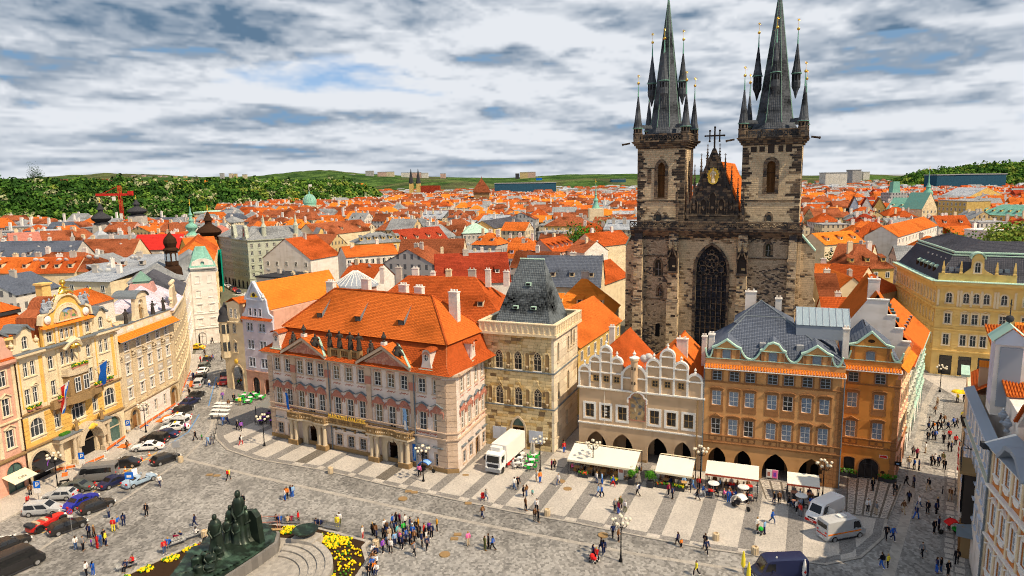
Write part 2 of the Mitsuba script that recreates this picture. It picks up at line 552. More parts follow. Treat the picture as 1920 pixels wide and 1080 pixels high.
def wall(b,fr,s0,s1,z0,z1,mat,holes=(),outline=None,thick=.4,y=0.0,name='wall',label=None):
	"""a wall panel with real openings; holes are (s, z, w, h, kind)"""
	g=Polygon(outline)if outline is not None else sbox(s0,z0,s1,z1)
	hs=[moved(hole(k,w,h),s,z)for s,z,w,h,k in holes]
	if hs:
		g=g.difference(unary_union(hs))
	return part(b,name,MB().face(g,y,y+thick).ply(mat,fr.M),label)


def band(b,fr,s0,s1,z0,z1,out,mat,name='string_course',y=0.0):
	m=MB()
	h=z1-z0
	m.side(Polygon([(y-out,z1),(y-out,z0+h*.45),(y-out*.45,z0),(y+.02,z0),(y+.02,z1)][::-1]),s0,s1)
	return part(b,name,m.ply(mat,fr.M))


def facade(b,fr,s0,s1,z0,z1,wmat,rows,extra=(),outline=None,thick=.4,y=0.0,jitter=0,pmats=None):
	"""a wall and its windows. rows: list of dict(s=[...], z, w, h, kind, ...window arguments)"""
	hs=list(extra)
	for r in rows:
		hs+=[(s,r['z'],r['w'],r['h'],r.get('kind','r'))for s in r['s']]
	wall(b,fr,s0,s1,z0,z1,wmat,hs,outline,thick,y)
	for r in rows:
		a={k:v for k,v in r.items()if k not in('s','z','w','h','pm')}
		for i,s in enumerate(r['s']):
			if r.get('pm'):
				a['pmat']=r['pm'][i%len(r['pm'])]
			window(b,fr,s,r['z'],r['w'],r['h'],y=y,**a)


# ------------------------------------------------------------------ roofs
def crs(m,e0,e1,t1,t0,step=.36,rise=.05):
	"""a roof slope laid in tile crs: e0-e1 is the eave, t0-t1 the top (t0 above e0); every course steps proud of the one above"""
	e0,e1,t0,t1=(np.asarray(x,float)for x in(e0,e1,t0,t1))
	n3=np.cross(e1-e0,(t0+t1)/2-e0);n3/=np.linalg.norm(n3)
	if n3[2]<0:
		n3=-n3
	n=max(1,int(round(max(np.linalg.norm(t0-e0),np.linalg.norm(t1-e1))/step)))
	n=min(n,60)
	v,f=[],[]
	for i in range(n):
		a,c=i/n,(i+1)/n
		p,q=e0+(t0-e0)*a,e1+(t1-e1)*a
		r,s=e0+(t0-e0)*c,e1+(t1-e1)*c
		k=len(v)
		v+=[p,q,p+n3*rise,q+n3*rise,s,r]
		f+=[[k,k+1,k+3,k+2],[k+2,k+3,k+4,k+5]]
	m.add(v,f)
	return m


def hip(m,x0,x1,y0,y1,z0,z1,rx0,rx1,ry,step=.36,back=True):
	"""hipped roof on a rectangle, ridge from rx0 to rx1 at depth ry"""
	A,B,C,D=(x0,y0,z0),(x1,y0,z0),(x1,y1,z0),(x0,y1,z0)
	P,Q=(rx0,ry,z1),(rx1,ry,z1)
	crs(m,A,B,Q,P,step)
	crs(m,B,C,Q,Q,step)
	crs(m,D,A,P,P,step)
	crs(m,C,D,P,Q,step if back else 3)
	return m


def frustum(m,x0,x1,y0,y1,z0,X0,X1,Y0,Y1,Z1,step=.36):
	b=[(x0,y0,z0),(x1,y0,z0),(x1,y1,z0),(x0,y1,z0)]
	t=[(X0,Y0,Z1),(X1,Y0,Z1),(X1,Y1,Z1),(X0,Y1,Z1)]
	for i in range(4):
		j=(i+1)%4
		crs(m,b[i],b[j],t[j],t[i],step)
	return m


def chimney_mesh(m,x,y,z0,z1,w=.8,d=.6,pots=2):
	m.box(x-w/2,x+w/2,y-d/2,y+d/2,z0,z1)
	m.box(x-w/2-.08,x+w/2+.08,y-d/2-.08,y+d/2+.08,z1+.004,z1+.16)
	for k in range(pots):
		m.box(x-w/2+w*(k+.5)/pots-.12,x-w/2+w*(k+.5)/pots+.12,y-.12,y+.12,z1+.164,z1+.5)
	return m


def ridge_tiles(m,pts,r=.14):
	return m.tube(pts,r,5)


def figure_mesh(h=1.9,seed=0,arm=True,sit=False):
	"""a draped stone or metal figure"""
	rg=random.Random(seed)
	s=h/1.9
	m=MB()
	if sit:
		m.lathe([(.05,0),(.46,.02),(.52,.35),(.36,.62),(.28,.95),(.31,1.16),(.12,1.3)],9,sx=s*1.15,sy=s)
		m.tube([(0.1*s,-.2*s,.55*s),(.45*s,-.55*s,.5*s),(.75*s,-.7*s,.08*s)],[.2*s,.17*s,.11*s],6)
		m.tube([(.28*s,0,1.1*s),(.5*s,-.2*s,.85*s),(.55*s,-.45*s,1.05*s)],[.11*s,.09*s,.06*s],5)
		m.tube([(-.28*s,0,1.1*s),(-.5*s,.05*s,.8*s),(-.6*s,-.15*s,.5*s)],[.11*s,.09*s,.07*s],5)
		m.ball((0,-.04*s,1.46*s),.17*s,1,(.9,1,1.15))
	else:
		m.lathe([(.05,0),(.34,.02),(.28,.5),(.21,.95),(.27,1.35),(.25,1.5),(.08,1.6)],9,sx=s,sy=s*.8)
		m.tube([(.24*s,0,1.46*s),(.44*s,-.12*s,1.18*s),(.30*s,-.36*s,(1.0+.6*rg.random())*s)],[.10*s,.085*s,.055*s],5)
		m.tube([(-.24*s,0,1.46*s),(-.42*s,-.05*s,1.15*s),(-.36*s,-.26*s,(.8+.5*rg.random())*s)],[.10*s,.085*s,.055*s],5)
		m.ball((0,-.03*s,1.76*s),.14*s,1,(.9,1,1.2))
		for k in range(5):
			a=rg.random()*6.28
			m.tube([(.2*s*math.cos(a),.17*s*math.sin(a),.95*s),(.3*s*math.cos(a+.2),.25*s*math.sin(a+.2),.02)],[.05*s,.08*s],4)
	v,f=m.arr()
	v[:,:]=v@np.array([[s if False else 1,0,0],[0,1,0],[0,0,1]])
	if not sit:
		v[:,2]*=1.0
	o=MB();o.add(v,f)
	return o


def urn_mesh(h=1.2):
	s=h/1.2
	return MB().lathe([(r*s,z*s)for r,z in((.2,0),(.2,.1),(.09,.2),(.12,.3),(.3,.5),(.3,.7),(.16,.82),(.18,.9),(.07,1.0),(.11,1.08),(.02,1.2))],10)

# ------------------------------------------------------------------ ground, paving, roads
struct('ground',MB().quad((-16000,-400,0),(16000,-400,0),(16000,16000,0),(-16000,16000,0)).ply('earth'))
SQ=Polygon([(-90,30),(80,30),(80,75),(62,80),(66,98),(100,140),(112,168),(20,170),(-20,140),(-48,136),(-62,150),(-100,232),(-118,268),(-135,300),(-145,296),(-118,240),(-84,178),(-67,131),(-67,112),(-70,92),(-76,60)])
struct('square_cobbles',MB().extr(SQ,-.3,.02).ply('cobble'))

KO,KX=np.array([-.5,82.0]),np.array([.9152,-.4030])
KY=np.array([.4030,.9152])
PM=np.eye(4);PM[:2,0]=KX;PM[:2,1]=KY;PM[:2,3]=KO
PI_=np.linalg.inv(PM)


def to_pave(pts):
	p=np.asarray(pts,float)
	return[((q-KO)@KX,(q-KO)@KY)for q in p]


KERB=[(-66,155),(-59.5,135.0),(-55.5,122),(-52.3,113.5),(-49.9,109),(-46.2,104.3),(-40.2,100.3),(-28.9,96),(-18.5,90.6),(-9,86),(-.5,82),(7.4,78.8),(14.7,75.4),(21.5,72.5),(28.1,70.4),(33.8,68.8),(38.3,70.1),(43,74.2),(45.6,78.2),(52.2,86.8),(53.5,88.6)]
BACK=[(52.3,88.9),(45.6,91.7),(46,95),(26,100),(9,115),(-10,118),(-45,135),(-54,137),(-60,141),(-66,155)]
pave=Polygon(to_pave(KERB+BACK)).buffer(0)
struct('pavement',MB().extr(pave,-.2,.115).ply('granite_grey',PM))
part('pavement','kerb',MB().extr(pave.difference(pave.buffer(-.32)),.116,.125).ply('kerb_stone',PM))
inner=pave.buffer(-1.25)
blocks=unary_union([Polygon(to_pave(p)).buffer(.12)for p in([(-40.8,110.4),(-9.5,93.9),(-8.2,94.2),(-4.6,104.9),(-33,126)],[(-4.64,105.34),(6.2,101),(10.9,112.3),(0,117)],[(9.94,100.7),(27.06,93.45),(43.92,87.22),(45.6,91.7),(45.6,91.6),(52.19,88.73),(58,97),(20,120)],[(-60,138.2),(-54.6,135.4),(-47,131.7),(-45,137),(-57,146)])])
plaza_marks=unary_union([Polygon(to_pave(p))for p in([(46.9,90.9),(52.9,88.2),(45.8,78.6),(41.6,80.4)],[(34.2,90.4),(39.6,88.4),(37.2,82.6),(33.0,84.4)])])
stripes=[(-57.0,.75),(-51.8,.75),(-46.6,.75),(-41.5,.9),(-36.2,1.0),(-32.0,.62),(-26.2,.62),(-21.4,1.0),(-17.1,.7),(-12.4,.75),(-7.4,.8),(-2.4,.85),(2.5,.85),(7.6,.85),(12.7,.85),(18.0,.85),(23.0,.85),(28.3,.85),(33.4,.9),(39.0,.9),(44.5,.9),(50,.9)]
for i in range(len(stripes)-1):
	(a,wa),(c,wc)=stripes[i],stripes[i+1]
	cell=sbox(a+wa,-40,c-wc,60).intersection(inner).difference(blocks).difference(plaza_marks)
	for g in polys(cell):
		if g.area>2:
			minx,miny,maxx,maxy=g.bounds
			cuts=[miny,miny+14.2,maxy]if maxy-miny>18 else[miny,maxy]
			for y0,y1 in zip(cuts[:-1],cuts[1:]):
				for h in polys(g.intersection(sbox(minx-1,y0+.02,maxx+1,y1-.4))):
					part('pavement','light_panel',MB().extr(h,.08,.121).ply('granite_light',PM))
edge=LineString(to_pave(KERB))
for a,wa in stripes[4:]:
	sq=sbox(a-wa*.9,-40,a+wa*.9,40).intersection(pave.buffer(-.36).difference(pave.buffer(-1.2)))
	for h in polys(sq):
		if h.area<6 and h.centroid.y<6:
			part('pavement','white_square',MB().extr(h,.08,.122).ply('granite_light',PM))
for a,wa in((-36.2,1.0),(-21.4,1.0)):
	for h in polys(sbox(a-wa,1.3,a+wa,40).intersection(inner).difference(blocks)):
		part('pavement','brown_band',MB().extr(h,.08,.1205).ply('granite_dark',PM))


def mosaic_area(quad,nx,ny,key):
	"""light mosaic field with dark double lines, quad = four corners in order"""
	q=[np.array(p,float)for p in quad]
	P=lambda u,v:(q[0]*(1-u)+q[1]*u)*(1-v)+(q[3]*(1-u)+q[2]*u)*v
	part('pavement','mosaic_field',MB().extr(Polygon(quad),.08,.121).ply('granite_light'))
	for i in range(nx+1):
		for o in(-.012,.012):
			u=min(max(i/nx+o,0),1)
			part('pavement','mosaic_line',MB().extr(LineString([P(u,0),P(u,1)]).buffer(.07,cap_style=2),.1,.126).ply('granite_dark'))
	for j in range(ny+1):
		part('pavement','mosaic_line',MB().extr(LineString([P(0,j/ny),P(1,j/ny)]).buffer(.06,cap_style=2),.1,.1255).ply('granite_dark'))
	for i in range(nx):
		for j in range(ny):
			c=P((i+.5)/nx,(j+.5)/ny)
			d1,d2=(P((i+.8)/nx,(j+.8)/ny)-c),(P((i+.2)/nx,(j+.8)/ny)-c)
			m=MB()
			for d in(d1,d2):
				m.extr(LineString([c-d*.8,c+d*.8]).buffer(.05,cap_style=2),.1,.1262 if d is d1 else .1268)
			part('pavement','mosaic_cross',m.ply('granite_grey'))


mosaic_area([(46.9,90.9),(52.9,88.2),(45.8,78.6),(41.6,80.4)],5,8,'a')
mosaic_area([(34.2,90.4),(39.6,88.4),(37.2,82.6),(33.0,84.4)],4,5,'b')
# lane beyond, right hand pavement with chequered slabs
lane_axis=[(36,62),(49,80),(60,97),(76,121),(90,139)]
struct('lane_band',MB().extr(LineString(lane_axis).buffer(.55,cap_style=2),-.1,.026).ply('kerb_stone'))
side=Polygon([(41.5,62),(54.6,81.6),(63.5,95.4),(80,122),(84,122),(66,95),(57.8,82.4),(44.5,61)])
struct('side_pavement',MB().extr(side,-.2,.10).ply('granite_grey'))
ax=np.array([.545,.838]);nx_=np.array([.838,-.545])
for i in range(26):
	for j in range(3):
		o=np.array([43.6,64.4])+ax*(i*1.32)+nx_*(j*1.05+.1)
		if i in(17,18)or not side.contains(Point(o+ax*.5+nx_*.4)):
			continue
		if(i+j)%2==0:
			pc=[o,o+ax*1.12,o+ax*1.12+nx_*.92,o+nx_*.92]
		else:
			pc=[o+ax*.2+nx_*.1,o+ax*1.0+nx_*.1,o+ax*1.0+nx_*.85,o+ax*.2+nx_*.85]
		part('side_pavement','light_slab',MB().extr(Polygon(pc),.06,.107).ply('granite_light'))
far_plaza=Polygon([(86,140.5),(95,136),(110,128),(104,116),(94,112),(84,122)])
struct('lane_plaza',MB().extr(far_plaza,-.2,.03).ply('granite_light'))
# light stone strips across the cobbles
for nm,pts,w in(('stone_strip',[(-56.8,66),(-55.7,78.6),(-53.2,88.6),(-51.6,101.0),(-52.0,108),(-53.0,114),(-60.3,135),(-67,154)],.22),('stone_strip',[(-51.6,101.2),(-37.8,94.3),(-17.4,84.8),(-.5,77.5),(14,71.6),(27,67.3),(40,62)],.30)):
	struct(nm,MB().extr(LineString(pts).buffer(w,cap_style=2),-.1,.028).ply('kerb_stone'))
lk=[(-68,66),(-66.2,78),(-64.6,86),(-63.2,93),(-62.4,100),(-62.3,106),(-62.8,112),(-64.2,120),(-64.6,130),(-69.5,148),(-78,168)]
walk=Polygon(lk+[(-82,168),(-72.5,147.5),(-66.2,130.5),(-67,112),(-69.7,92.5),(-76,66)])
struct('north_pavement',MB().extr(walk,-.2,.12).ply('granite_light'))
part('north_pavement','kerb',MB().extr(walk.difference(walk.buffer(-.3)),.121,.13).ply('kerb_stone'))
# road markings
def mark(pts,w,mat,name='road_marking'):
	struct(name,MB().extr(LineString(pts).buffer(w,cap_style=2),-.05,.030).ply(mat))


mark([(-61.6,69),(-60.6,76.5),(-59.6,84.9),(-58.3,95.4),(-56.7,108.7)],.08,'road_yellow')
for i,(x,y)in enumerate(((-60.4,78),(-59.4,86),(-58.8,91),(-57.6,101))):
	mark([(x,y),(x+3.2,y+1.4)],.07,'road_yellow')
for y in(72.5,75,77.5):
	mark([(-66.0,y),(-61.4,y+.8)],.10,'road_white')
mark([(-65.6,71.5),(-61.6,78.6)],.10,'road_white');mark([(-65.8,78.2),(-61.6,74.2)],.10,'road_white')
for y in(88,98,102):
	mark([(-62.6,y),(-58.4,y+.8)],.08,'road_white')
mark([(-57.2,104),(-56.4,113),(-58.6,122)],.08,'road_blue');mark([(-59.0,127),(-66,147)],.08,'road_blue')
for i in range(6):
	mark([(-108.5+i*1.1,262-i*.7),(-106.4+i*1.1,266-i*.7)],.25,'road_white')
# drain covers
rg=random.Random(2)
for nm,pts in(('round',[(-15.13,86.29),(-8.17,72.24),(7.18,88.38),(10.39,75.92),(6.47,90.76)]),('square',[(-14.69,88.50),(-13.83,88.15),(-6.23,84.68),(-7.03,76.65),(-7.34,75.67),(-26.71,76.52),(-26.04,76.01),(-7.15,93.38),(-44.88,94.99),(-43.65,94.67)])):
	for i,(x,y)in enumerate(pts):
		k=key_of('drain_cover')
		labels[k]={'kind':'structure'}
		m=MB()
		if nm=='round':
			m.lathe([(.62,.0),(.62,.135)],14,c=(x,y))
		else:
			m.box(x-.45,x+.45,y-.3,y+.3,0,.135)
		scene[k]=m.ply('brown_stone')

# ------------------------------------------------------------------ the rococo palace
def stucco_hood(seed):
	"""swelling rocaille over a window, origin at the middle of the window head"""
	rg=random.Random(seed)
	m=MB()
	m.face(Polygon([(-.95,.05),(-.8,.55),(-.45,.95),(0,1.12),(.45,.95),(.8,.55),(.95,.05),(.7,-.02),(-.7,-.02)]),-.07,0)
	for k in range(26):
		x=rg.uniform(-.95,.95)
		z=rg.uniform(-.05,1.0-abs(x)*.75)
		m.ball((x,-.06,z),rg.uniform(.10,.20),0,(1,.55,1))
	for q in(-1,1):
		m.tube([(q*.98,-.06,.35),(q*1.12,-.07,-.05),(q*1.0,-.06,-.45),(q*1.08,-.05,-.75)],[.12,.13,.09,.05],5)
	return m


def stucco_swag():
	m=MB()
	for k in range(7):
		x=-.7+1.4*k/6
		m.ball((x,-.03,.16*abs(math.sin(k*1.9))-.12),.11+.06*(k==3),0,(1.2,.5,.8))
	return m


def roof_hood():
	c=[(-1.1,.95),(-.8,1.02),(-.45,1.22),(0,1.42),(.45,1.22),(.8,1.02),(1.1,.95)]
	d=[(x,z-.11)for x,z in c][::-1]
	return MB().face(Polygon(c+d),-.34,0)


HOODS=[mikit.ply(stucco_hood(i).arr(),None)for i in range(4)]
SWAG=mikit.ply(stucco_swag().arr(),None)
LEADHOOD=mikit.ply(roof_hood().arr(),None)


def baluster():
	return MB().lathe([(.07,0),(.11,.08),(.06,.2),(.13,.42),(.07,.6),(.11,.7)],6)


BAL=mikit.ply(baluster().arr(),None,True)


def palace():
	b=thing('palace','pale pink and white rococo palace with orange mansard roof, pedimented front and balcony on columns','palace')
	F=Fr((-40.8,110.4),(-9.75,94.07))
	L=F.L
	top=[2.1,4.5,7.1,9.25,11.5,14.8,17.3,19.7,22.9,25.4,27.8,31.0,33.6]
	doors=(9.25,17.3,25.4)
	low=[2.0,4.4,14.7,17.1,19.5,31.0,33.6]
	hs=[(s,11.8,1.25,2.1,'r')for s in top]
	hs+=[(s,5.5 if s in doors else 6.1,1.25,3.3 if s in doors else 2.75,'r')for s in top]
	hs+=[(s,.95,1.2,1.8,'r')for s in low]+[(9.25,0,2.0,3.6,'a'),(25.4,0,2.0,3.6,'a')]
	wall(b,F,0,L,0,14.9,'pl_kinsky',hs)
	rg=random.Random(4)
	for i,s in enumerate(top):
		pm=rg.choice(['pane','pane','pane_warm','pane_warm','pane_dark'])
		window(b,F,s,11.8,1.25,2.1,smat='pl_trim',sw=.2,pmat=pm,rule=(2,(.32,.62)))
		d=s in doors
		window(b,F,s,5.5 if d else 6.1,1.25,3.3 if d else 2.75,smat='pl_trim',sw=.2,pmat=rg.choice(['pane','pane_warm','pane']),rule=(2,(.28,.62))if not d else(2,(.12,.42,.72)),sill=not d)
		part(b,'stucco_hood',put(HOODS[i%4],'rocaille',F.at(s,-.05,9.0)))
		part(b,'hood_cover',put(LEADHOOD,'lead',F.at(s,-.05,9.05)))
		part(b,'stucco_swag',put(SWAG,'rocaille',F.at(s,0,11.2)))
		part(b,'stucco_swag',put(SWAG,'rocaille_pale',F.at(s,-.03,14.25)))
	for s in low:
		window(b,F,s,.95,1.2,1.8,smat='pl_trim',sw=.22,pmat='pane_dark',rule=(2,(.33,.66)),fmat='grey')
		m=MB().box(s-.95,s+.95,-.42,0,3.75,3.83)
		part(b,'window_canopy',m.ply('lead',F.M))
	# order: giant pilasters, string crs, cornice
	for s in(5.75,13.1,21.2,29.4):
		m=MB().box(s-.45,s+.45,-.16,0,6.25,13.2).box(s-.6,s+.6,-.2,0,13.2,14.6)
		part(b,'pilaster',m.ply('pl_trim',F.M))
		part(b,'capital',MB().box(s-.55,s+.55,-.26,-.16,11.9,13.1).ply('rocaille',F.M))
	for s0,s1 in((0,1.0),(L-1.6,L)):
		for k in range(15):
			part(b,'quoin',MB().box(s0,s1,-.12,0,.9+k*.88+.03,.9+(k+1)*.88-.03).ply('pl_trim',F.M))
	band(b,F,-.1,L+.1,5.95,6.22,.28,'pl_trim')
	band(b,F,-.1,L+.1,4.95,5.3,.34,'pl_trim')
	for k,s in enumerate([2.1,4.5,31.0,33.6]):
		for q in(-.6,.2,.8):
			part(b,'stucco_swag',put(SWAG,'rocaille',F.at(s+q,0,5.72)))
	part(b,'plinth',MB().box(-.1,L+.1,-.16,0,0,.75).ply('brown_stone',F.M))
	band(b,F,-.6,L+.6,14.45,15.0,.75,'pl_trim','cornice')
	# rounded corner and side front
	S=Fr((-8.2,94.25),(-4.6,104.9))
	c0,c1=F.w(L,0),S.w(0,0)
	cf=Fr(c0[:2],c1[:2])
	wall(b,cf,0,cf.L,0,14.9,'pl_kinsky')
	for k in range(15):
		part(b,'quoin',MB().box(.03,cf.L-.03,-.12,0,.9+k*.88+.03,.9+(k+1)*.88-.03).ply('pl_trim',cf.M))
	band(b,cf,-.2,cf.L+.2,4.95,5.3,.34,'pl_trim')
	band(b,cf,-.2,cf.L+.2,5.95,6.22,.28,'pl_trim')
	band(b,cf,-.3,cf.L+.3,14.45,15.0,.75,'pl_trim','cornice')
	part(b,'plinth',MB().box(-.1,cf.L+.1,-.16,0,0,.75).ply('brown_stone',cf.M))
	ss=[2.0,4.6,7.6,10.3]
	hs=[(s,11.8,1.2,2.1,'r')for s in ss]+[(s,6.1,1.2,2.75,'r')for s in ss]+[(s,.8,1.1,1.85,'r')for s in(2.3,4.9,10.3)]+[(7.6,0,1.3,2.7,'r')]
	wall(b,S,0,S.L,0,14.9,'pl_kinsky',hs)
	for i,s in enumerate(ss):
		window(b,S,s,11.8,1.2,2.1,smat='pl_trim',sw=.18,pmat='pane_warm',rule=(2,(.32,.62)))
		window(b,S,s,6.1,1.2,2.75,smat='pl_trim',sw=.18,pmat='pane_warm',rule=(2,(.28,.62)))
		part(b,'stucco_hood',put(HOODS[i%4],'rocaille',S.at(s,-.05,9.0)))
		part(b,'hood_cover',put(LEADHOOD,'lead',S.at(s,-.05,9.05)))
		part(b,'stucco_swag',put(SWAG,'rocaille',S.at(s,0,11.2)))
		part(b,'stucco_swag',put(SWAG,'rocaille',S.at(s,0,5.72)))
		part(b,'stucco_swag',put(SWAG,'rocaille_pale',S.at(s,-.03,14.25)))
		part(b,'window_canopy',MB().box(s-.8,s+.8,-.4,0,3.6,3.68).ply('lead',S.M))
		if s!=7.6:
			window(b,S,s if s>8 else s+.3,.8,1.1,1.85,smat='pl_trim',pmat='pane_dark',rule=(2,(.33,.66)),fmat='grey')
	window(b,S,7.6,0,1.3,2.7,fmat='wood',pmat='pane_dark',smat='brown_stone',sill=False,rule=(2,(.75,)),name='door')
	band(b,S,0,S.L,4.95,5.3,.34,'pl_trim')
	band(b,S,0,S.L,5.95,6.22,.28,'pl_trim')
	band(b,S,0,S.L,14.45,15.0,.75,'pl_trim','cornice')
	# flank towards the arcade passage, and back
	W=Fr(F.w(0,15)[:2],F.w(0,0)[:2])
	wall(b,W,0,W.L-.4,0,14.9,'pl_kinsky')
	# portals
	for c in(9.25,25.4):
		p=MB()
		p.face(sbox(c-2.0,0,c+2.0,4.5).difference(moved(hole('a',2.0,3.6),c,0)),-.35,0)
		k=part(b,'portal',p.ply('stone_trim',F.M))
		for s in(c-3.75,c-2.75,c+2.3,c+3.3)if c<20 else(c-3.3,c-2.3,c+2.3,c+3.3):
			m=MB().box(s-.48,s+.48,-1.5,-.5,0,.9)
			part(k,'pedestal',m.ply('brown_stone',F.M))
			m=MB().lathe([(.42,.9),(.36,1.05),(.33,2.2),(.28,3.75),(.40,3.85),(.44,4.2)],10,c=(s,-1.0))
			part(k,'column',m.ply('stone_trim',F.M,40))
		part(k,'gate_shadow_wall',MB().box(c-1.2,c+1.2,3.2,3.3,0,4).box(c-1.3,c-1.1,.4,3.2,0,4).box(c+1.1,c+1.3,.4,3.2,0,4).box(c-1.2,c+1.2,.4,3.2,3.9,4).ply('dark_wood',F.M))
		part(k,'keystone',MB().box(c-.3,c+.3,-.5,-.35,3.4,4.3).ply('stone_trim',F.M))
		part(k,'iron_lattice',MB().face(moved(hole('a',1.9,3.5),c,0).intersection(sbox(c-2,2.6,c+2,4)),.25,.3).ply('dark_wood',F.M))
	# balcony: deep over the columns, shallow between
	deep=lambda c:[(c-4.3,-.9),(c-3.9,-1.7),(c-1.8,-1.7),(c-.9,-1.35),(c+.9,-1.35),(c+1.8,-1.7),(c+3.9,-1.7),(c+4.3,-.9)]
	line=deep(9.25)+deep(25.4)[:-1]+[(25.4+4.2,-.9),(29.6,0)]
	line[-3]=(29.3,-1.7)
	outline=Polygon([(4.95,0)]+line)
	k=part(b,'balcony',MB().extr(outline,4.42,4.68).ply('stone_trim',F.M))
	part(k,'rail',MB().extr(outline.difference(outline.buffer(-.26)),5.52,5.68).ply('brown_stone',F.M))
	part(k,'kerb',MB().extr(outline.difference(outline.buffer(-.3)),4.684,4.8).ply('brown_stone',F.M))
	pts=LineString([(4.95,-.1)]+line[:-1])
	n=int(pts.length/.30)
	m=MB()
	for i in range(n):
		q=pts.interpolate((i+.5)*pts.length/n)
		if i%9==4:
			part(k,'post',MB().box(q.x-.2,q.x+.2,q.y+.0,q.y+.32,4.8,5.52).ply('brown_stone',F.M))
		else:
			m.mesh(MB().lathe([(.08,0),(.12,.1),(.07,.26),(.13,.5),(.09,.72)],5),at(q.x,q.y+.14,4.8))
	part(k,'balusters',m.ply('brown_stone',F.M),kind='stuff')
	for s in(14.2,16,18,20.2):
		part(k,'bracket',MB().side(Polygon([(0,4.42),(-.8,4.42),(-.75,4.1),(-.25,3.9),(-.15,3.4),(0,3.4)][::-1]),s-.18,s+.18).ply('brown_stone',F.M))
	tx=meshkit.text_mesh('NÁRODNÍ GALERIE',.62,.08)
	v,f=np.array(tx.vertices),np.array(tx.faces)
	v=np.column_stack([v[:,0]*(7.4/v[:,0].max())+13.6,-1.02-v[:,2],v[:,1]+5.72])
	part(k,'lettering',MB().add(v,f).ply('gold_paint',F.M))
	# roof
	m=MB()
	e=dict(x0=-1.0,x1=L+1.55,y0=-.95,y1=15.6)
	def slope(x0,x1,y0,y1,z0,X0,X1,Y0,Y1,Z1):
		frustum(m,x0,x1,y0,y1,z0,X0,X1,Y0,Y1,Z1,.33)
	slope(-1.0,L+1.4,-.95,15.8,14.95,.5,L-.1,.55,14.3,16.0)
	slope(.5,L-.1,.55,14.3,16.0,2.4,L-1.1,2.3,12.8,18.7)
	k=part(b,'lower_roof',m.ply('rf_deep',F.M))
	m=MB()
	hip(m,1.9,L-.6,1.75,13.3,18.75,24.7,8.7,28.2,7.5,.33)
	r=part(b,'upper_roof',m.ply('rf_orange',F.M))
	m=MB()
	for P in([(1.9,1.75,18.8),(8.7,7.5,24.75)],[(L-.6,1.75,18.8),(28.2,7.5,24.75)],[(8.7,7.5,24.75),(28.2,7.5,24.75)],[(L-.6,13.3,18.8),(28.2,7.5,24.75)]):
		ridge_tiles(m,P,.17)
	part(r,'ridge_tiles',m.ply('rf_deep',F.M))
	# slope of the upper roof front: z = 18.75 + (y-1.75)*1.035
	for s,z in((8.8,20.55),(16.7,20.6),(25.1,20.65)):
		y=1.75+(z-18.75)/1.035
		d=MB()
		d.add([(s-.55,y-.1,z),(s+.55,y-.1,z),(s+.55,y-.1,z+.8),(s-.55,y-.1,z+.8),(s-.1,y+3.2,z+3.15),(s+.1,y+3.2,z+3.15),(s-.55,y+.5,z+.5),(s+.55,y+.5,z+.5)],
			  [[0,1,7,6],[0,6,3,3],[1,2,7,7],[3,6,4,4],[2,5,7,7]])
		q=part(r,'roof_hatch',d.ply('lead',F.M))
		d=MB()
		crs(d,(s-.75,y-.35,z+.78),(s+.75,y-.35,z+.78),(s+.12,y+3.3,z+3.3),(s-.12,y+3.3,z+3.3),.5,.04)
		part(r,'hatch_roof',d.ply('rf_orange',F.M))
		part(r,'hatch_window',MB().box(s-.42,s+.42,y-.14,y-.1,z+.12,z+.7).ply('pane',F.M))
	for x,y,z0,z1 in((31.6,8.5,20.5,25.3),(6.3,9.2,21.5,25.4),(11.8,11.8,21,25.8),(19.5,12.0,20.5,25.2),(22.5,12.2,20.5,25.0)):
		part(r,'chimney',chimney_mesh(MB(),x,y,z0,z1,1.5,.9,3).ply('pl_white',F.M))
	# pediments with reliefs, urns and reclining statues
	for s0,s1,ap,zb,zt in((4.3,13.2,8.8,15.0,17.5),(19.9,29.4,24.7,15.0,17.7)):
		p=part(b,'pediment',MB().face(Polygon([(s0,zb),(s1,zb),(ap,zt)]),-.35,0).ply('pl_trim',F.M))
		m=MB()
		dx,dz=(s1-s0)/2,zt-zb
		l=math.hypot(dx,dz)
		nx,nz=dz/l*.45,dx/l*.45
		for q in(-1,1):
			e=s0-.3 if q<0 else s1+.3
			a=[(e,zb-.05),(ap,zt+.1),(ap,zt+.62),(e-q*0,zb+.42)]
			m.face(Polygon(a),-.95,0 if q<0 else 0)
		part(p,'raking_cornice',m.ply('pl_trim',F.M))
		t=MB()
		for q in(-1,1):
			e=s0-.45 if q<0 else s1+.45
			A0,A1=(e,-1.0,zb+.42),(e,3.2,zb+.42)
			B0,B1=(ap,-1.0,zt+.66),(ap,3.2,zt+.66)
			crs(t,*((A1,A0,B0,B1)if q<0 else(A0,A1,B1,B0)),.34)
		part(p,'tiles',t.ply('rf_orange',F.M))
		part(p,'lead_valley',MB().tube([(s1+.3,-.9,zb+.5),(ap+.3,2.4,zt+.65)],.22,5).ply('cu_pale',F.M))
		rg=random.Random(int(s0))
		m=MB()
		for i in range(46):
			x=rg.uniform(s0+1.2,s1-1.2)
			zz=zb+.25+rg.random()*max(0,(1-abs(x-ap)/(dx))*dz-.6)
			m.ball((x,-.36,zz),rg.uniform(.14,.3),0,(1.2,.5,1))
		part(p,'relief',m.ply('rocaille_pale',F.M))
		m=MB()
		m.face(Polygon([(s0+.9,zb+.2),(s1-.9,zb+.2),(ap,zt-.32)]),-.38,-.35)
		part(p,'tympanum',m.ply('rocaille',F.M))
		u=thing('stone_urn','dark stone urn on the peak of the palace\'s '+('first pediment from the street' if s0<9 else 'pediment nearest the stone tower house'),'urn')
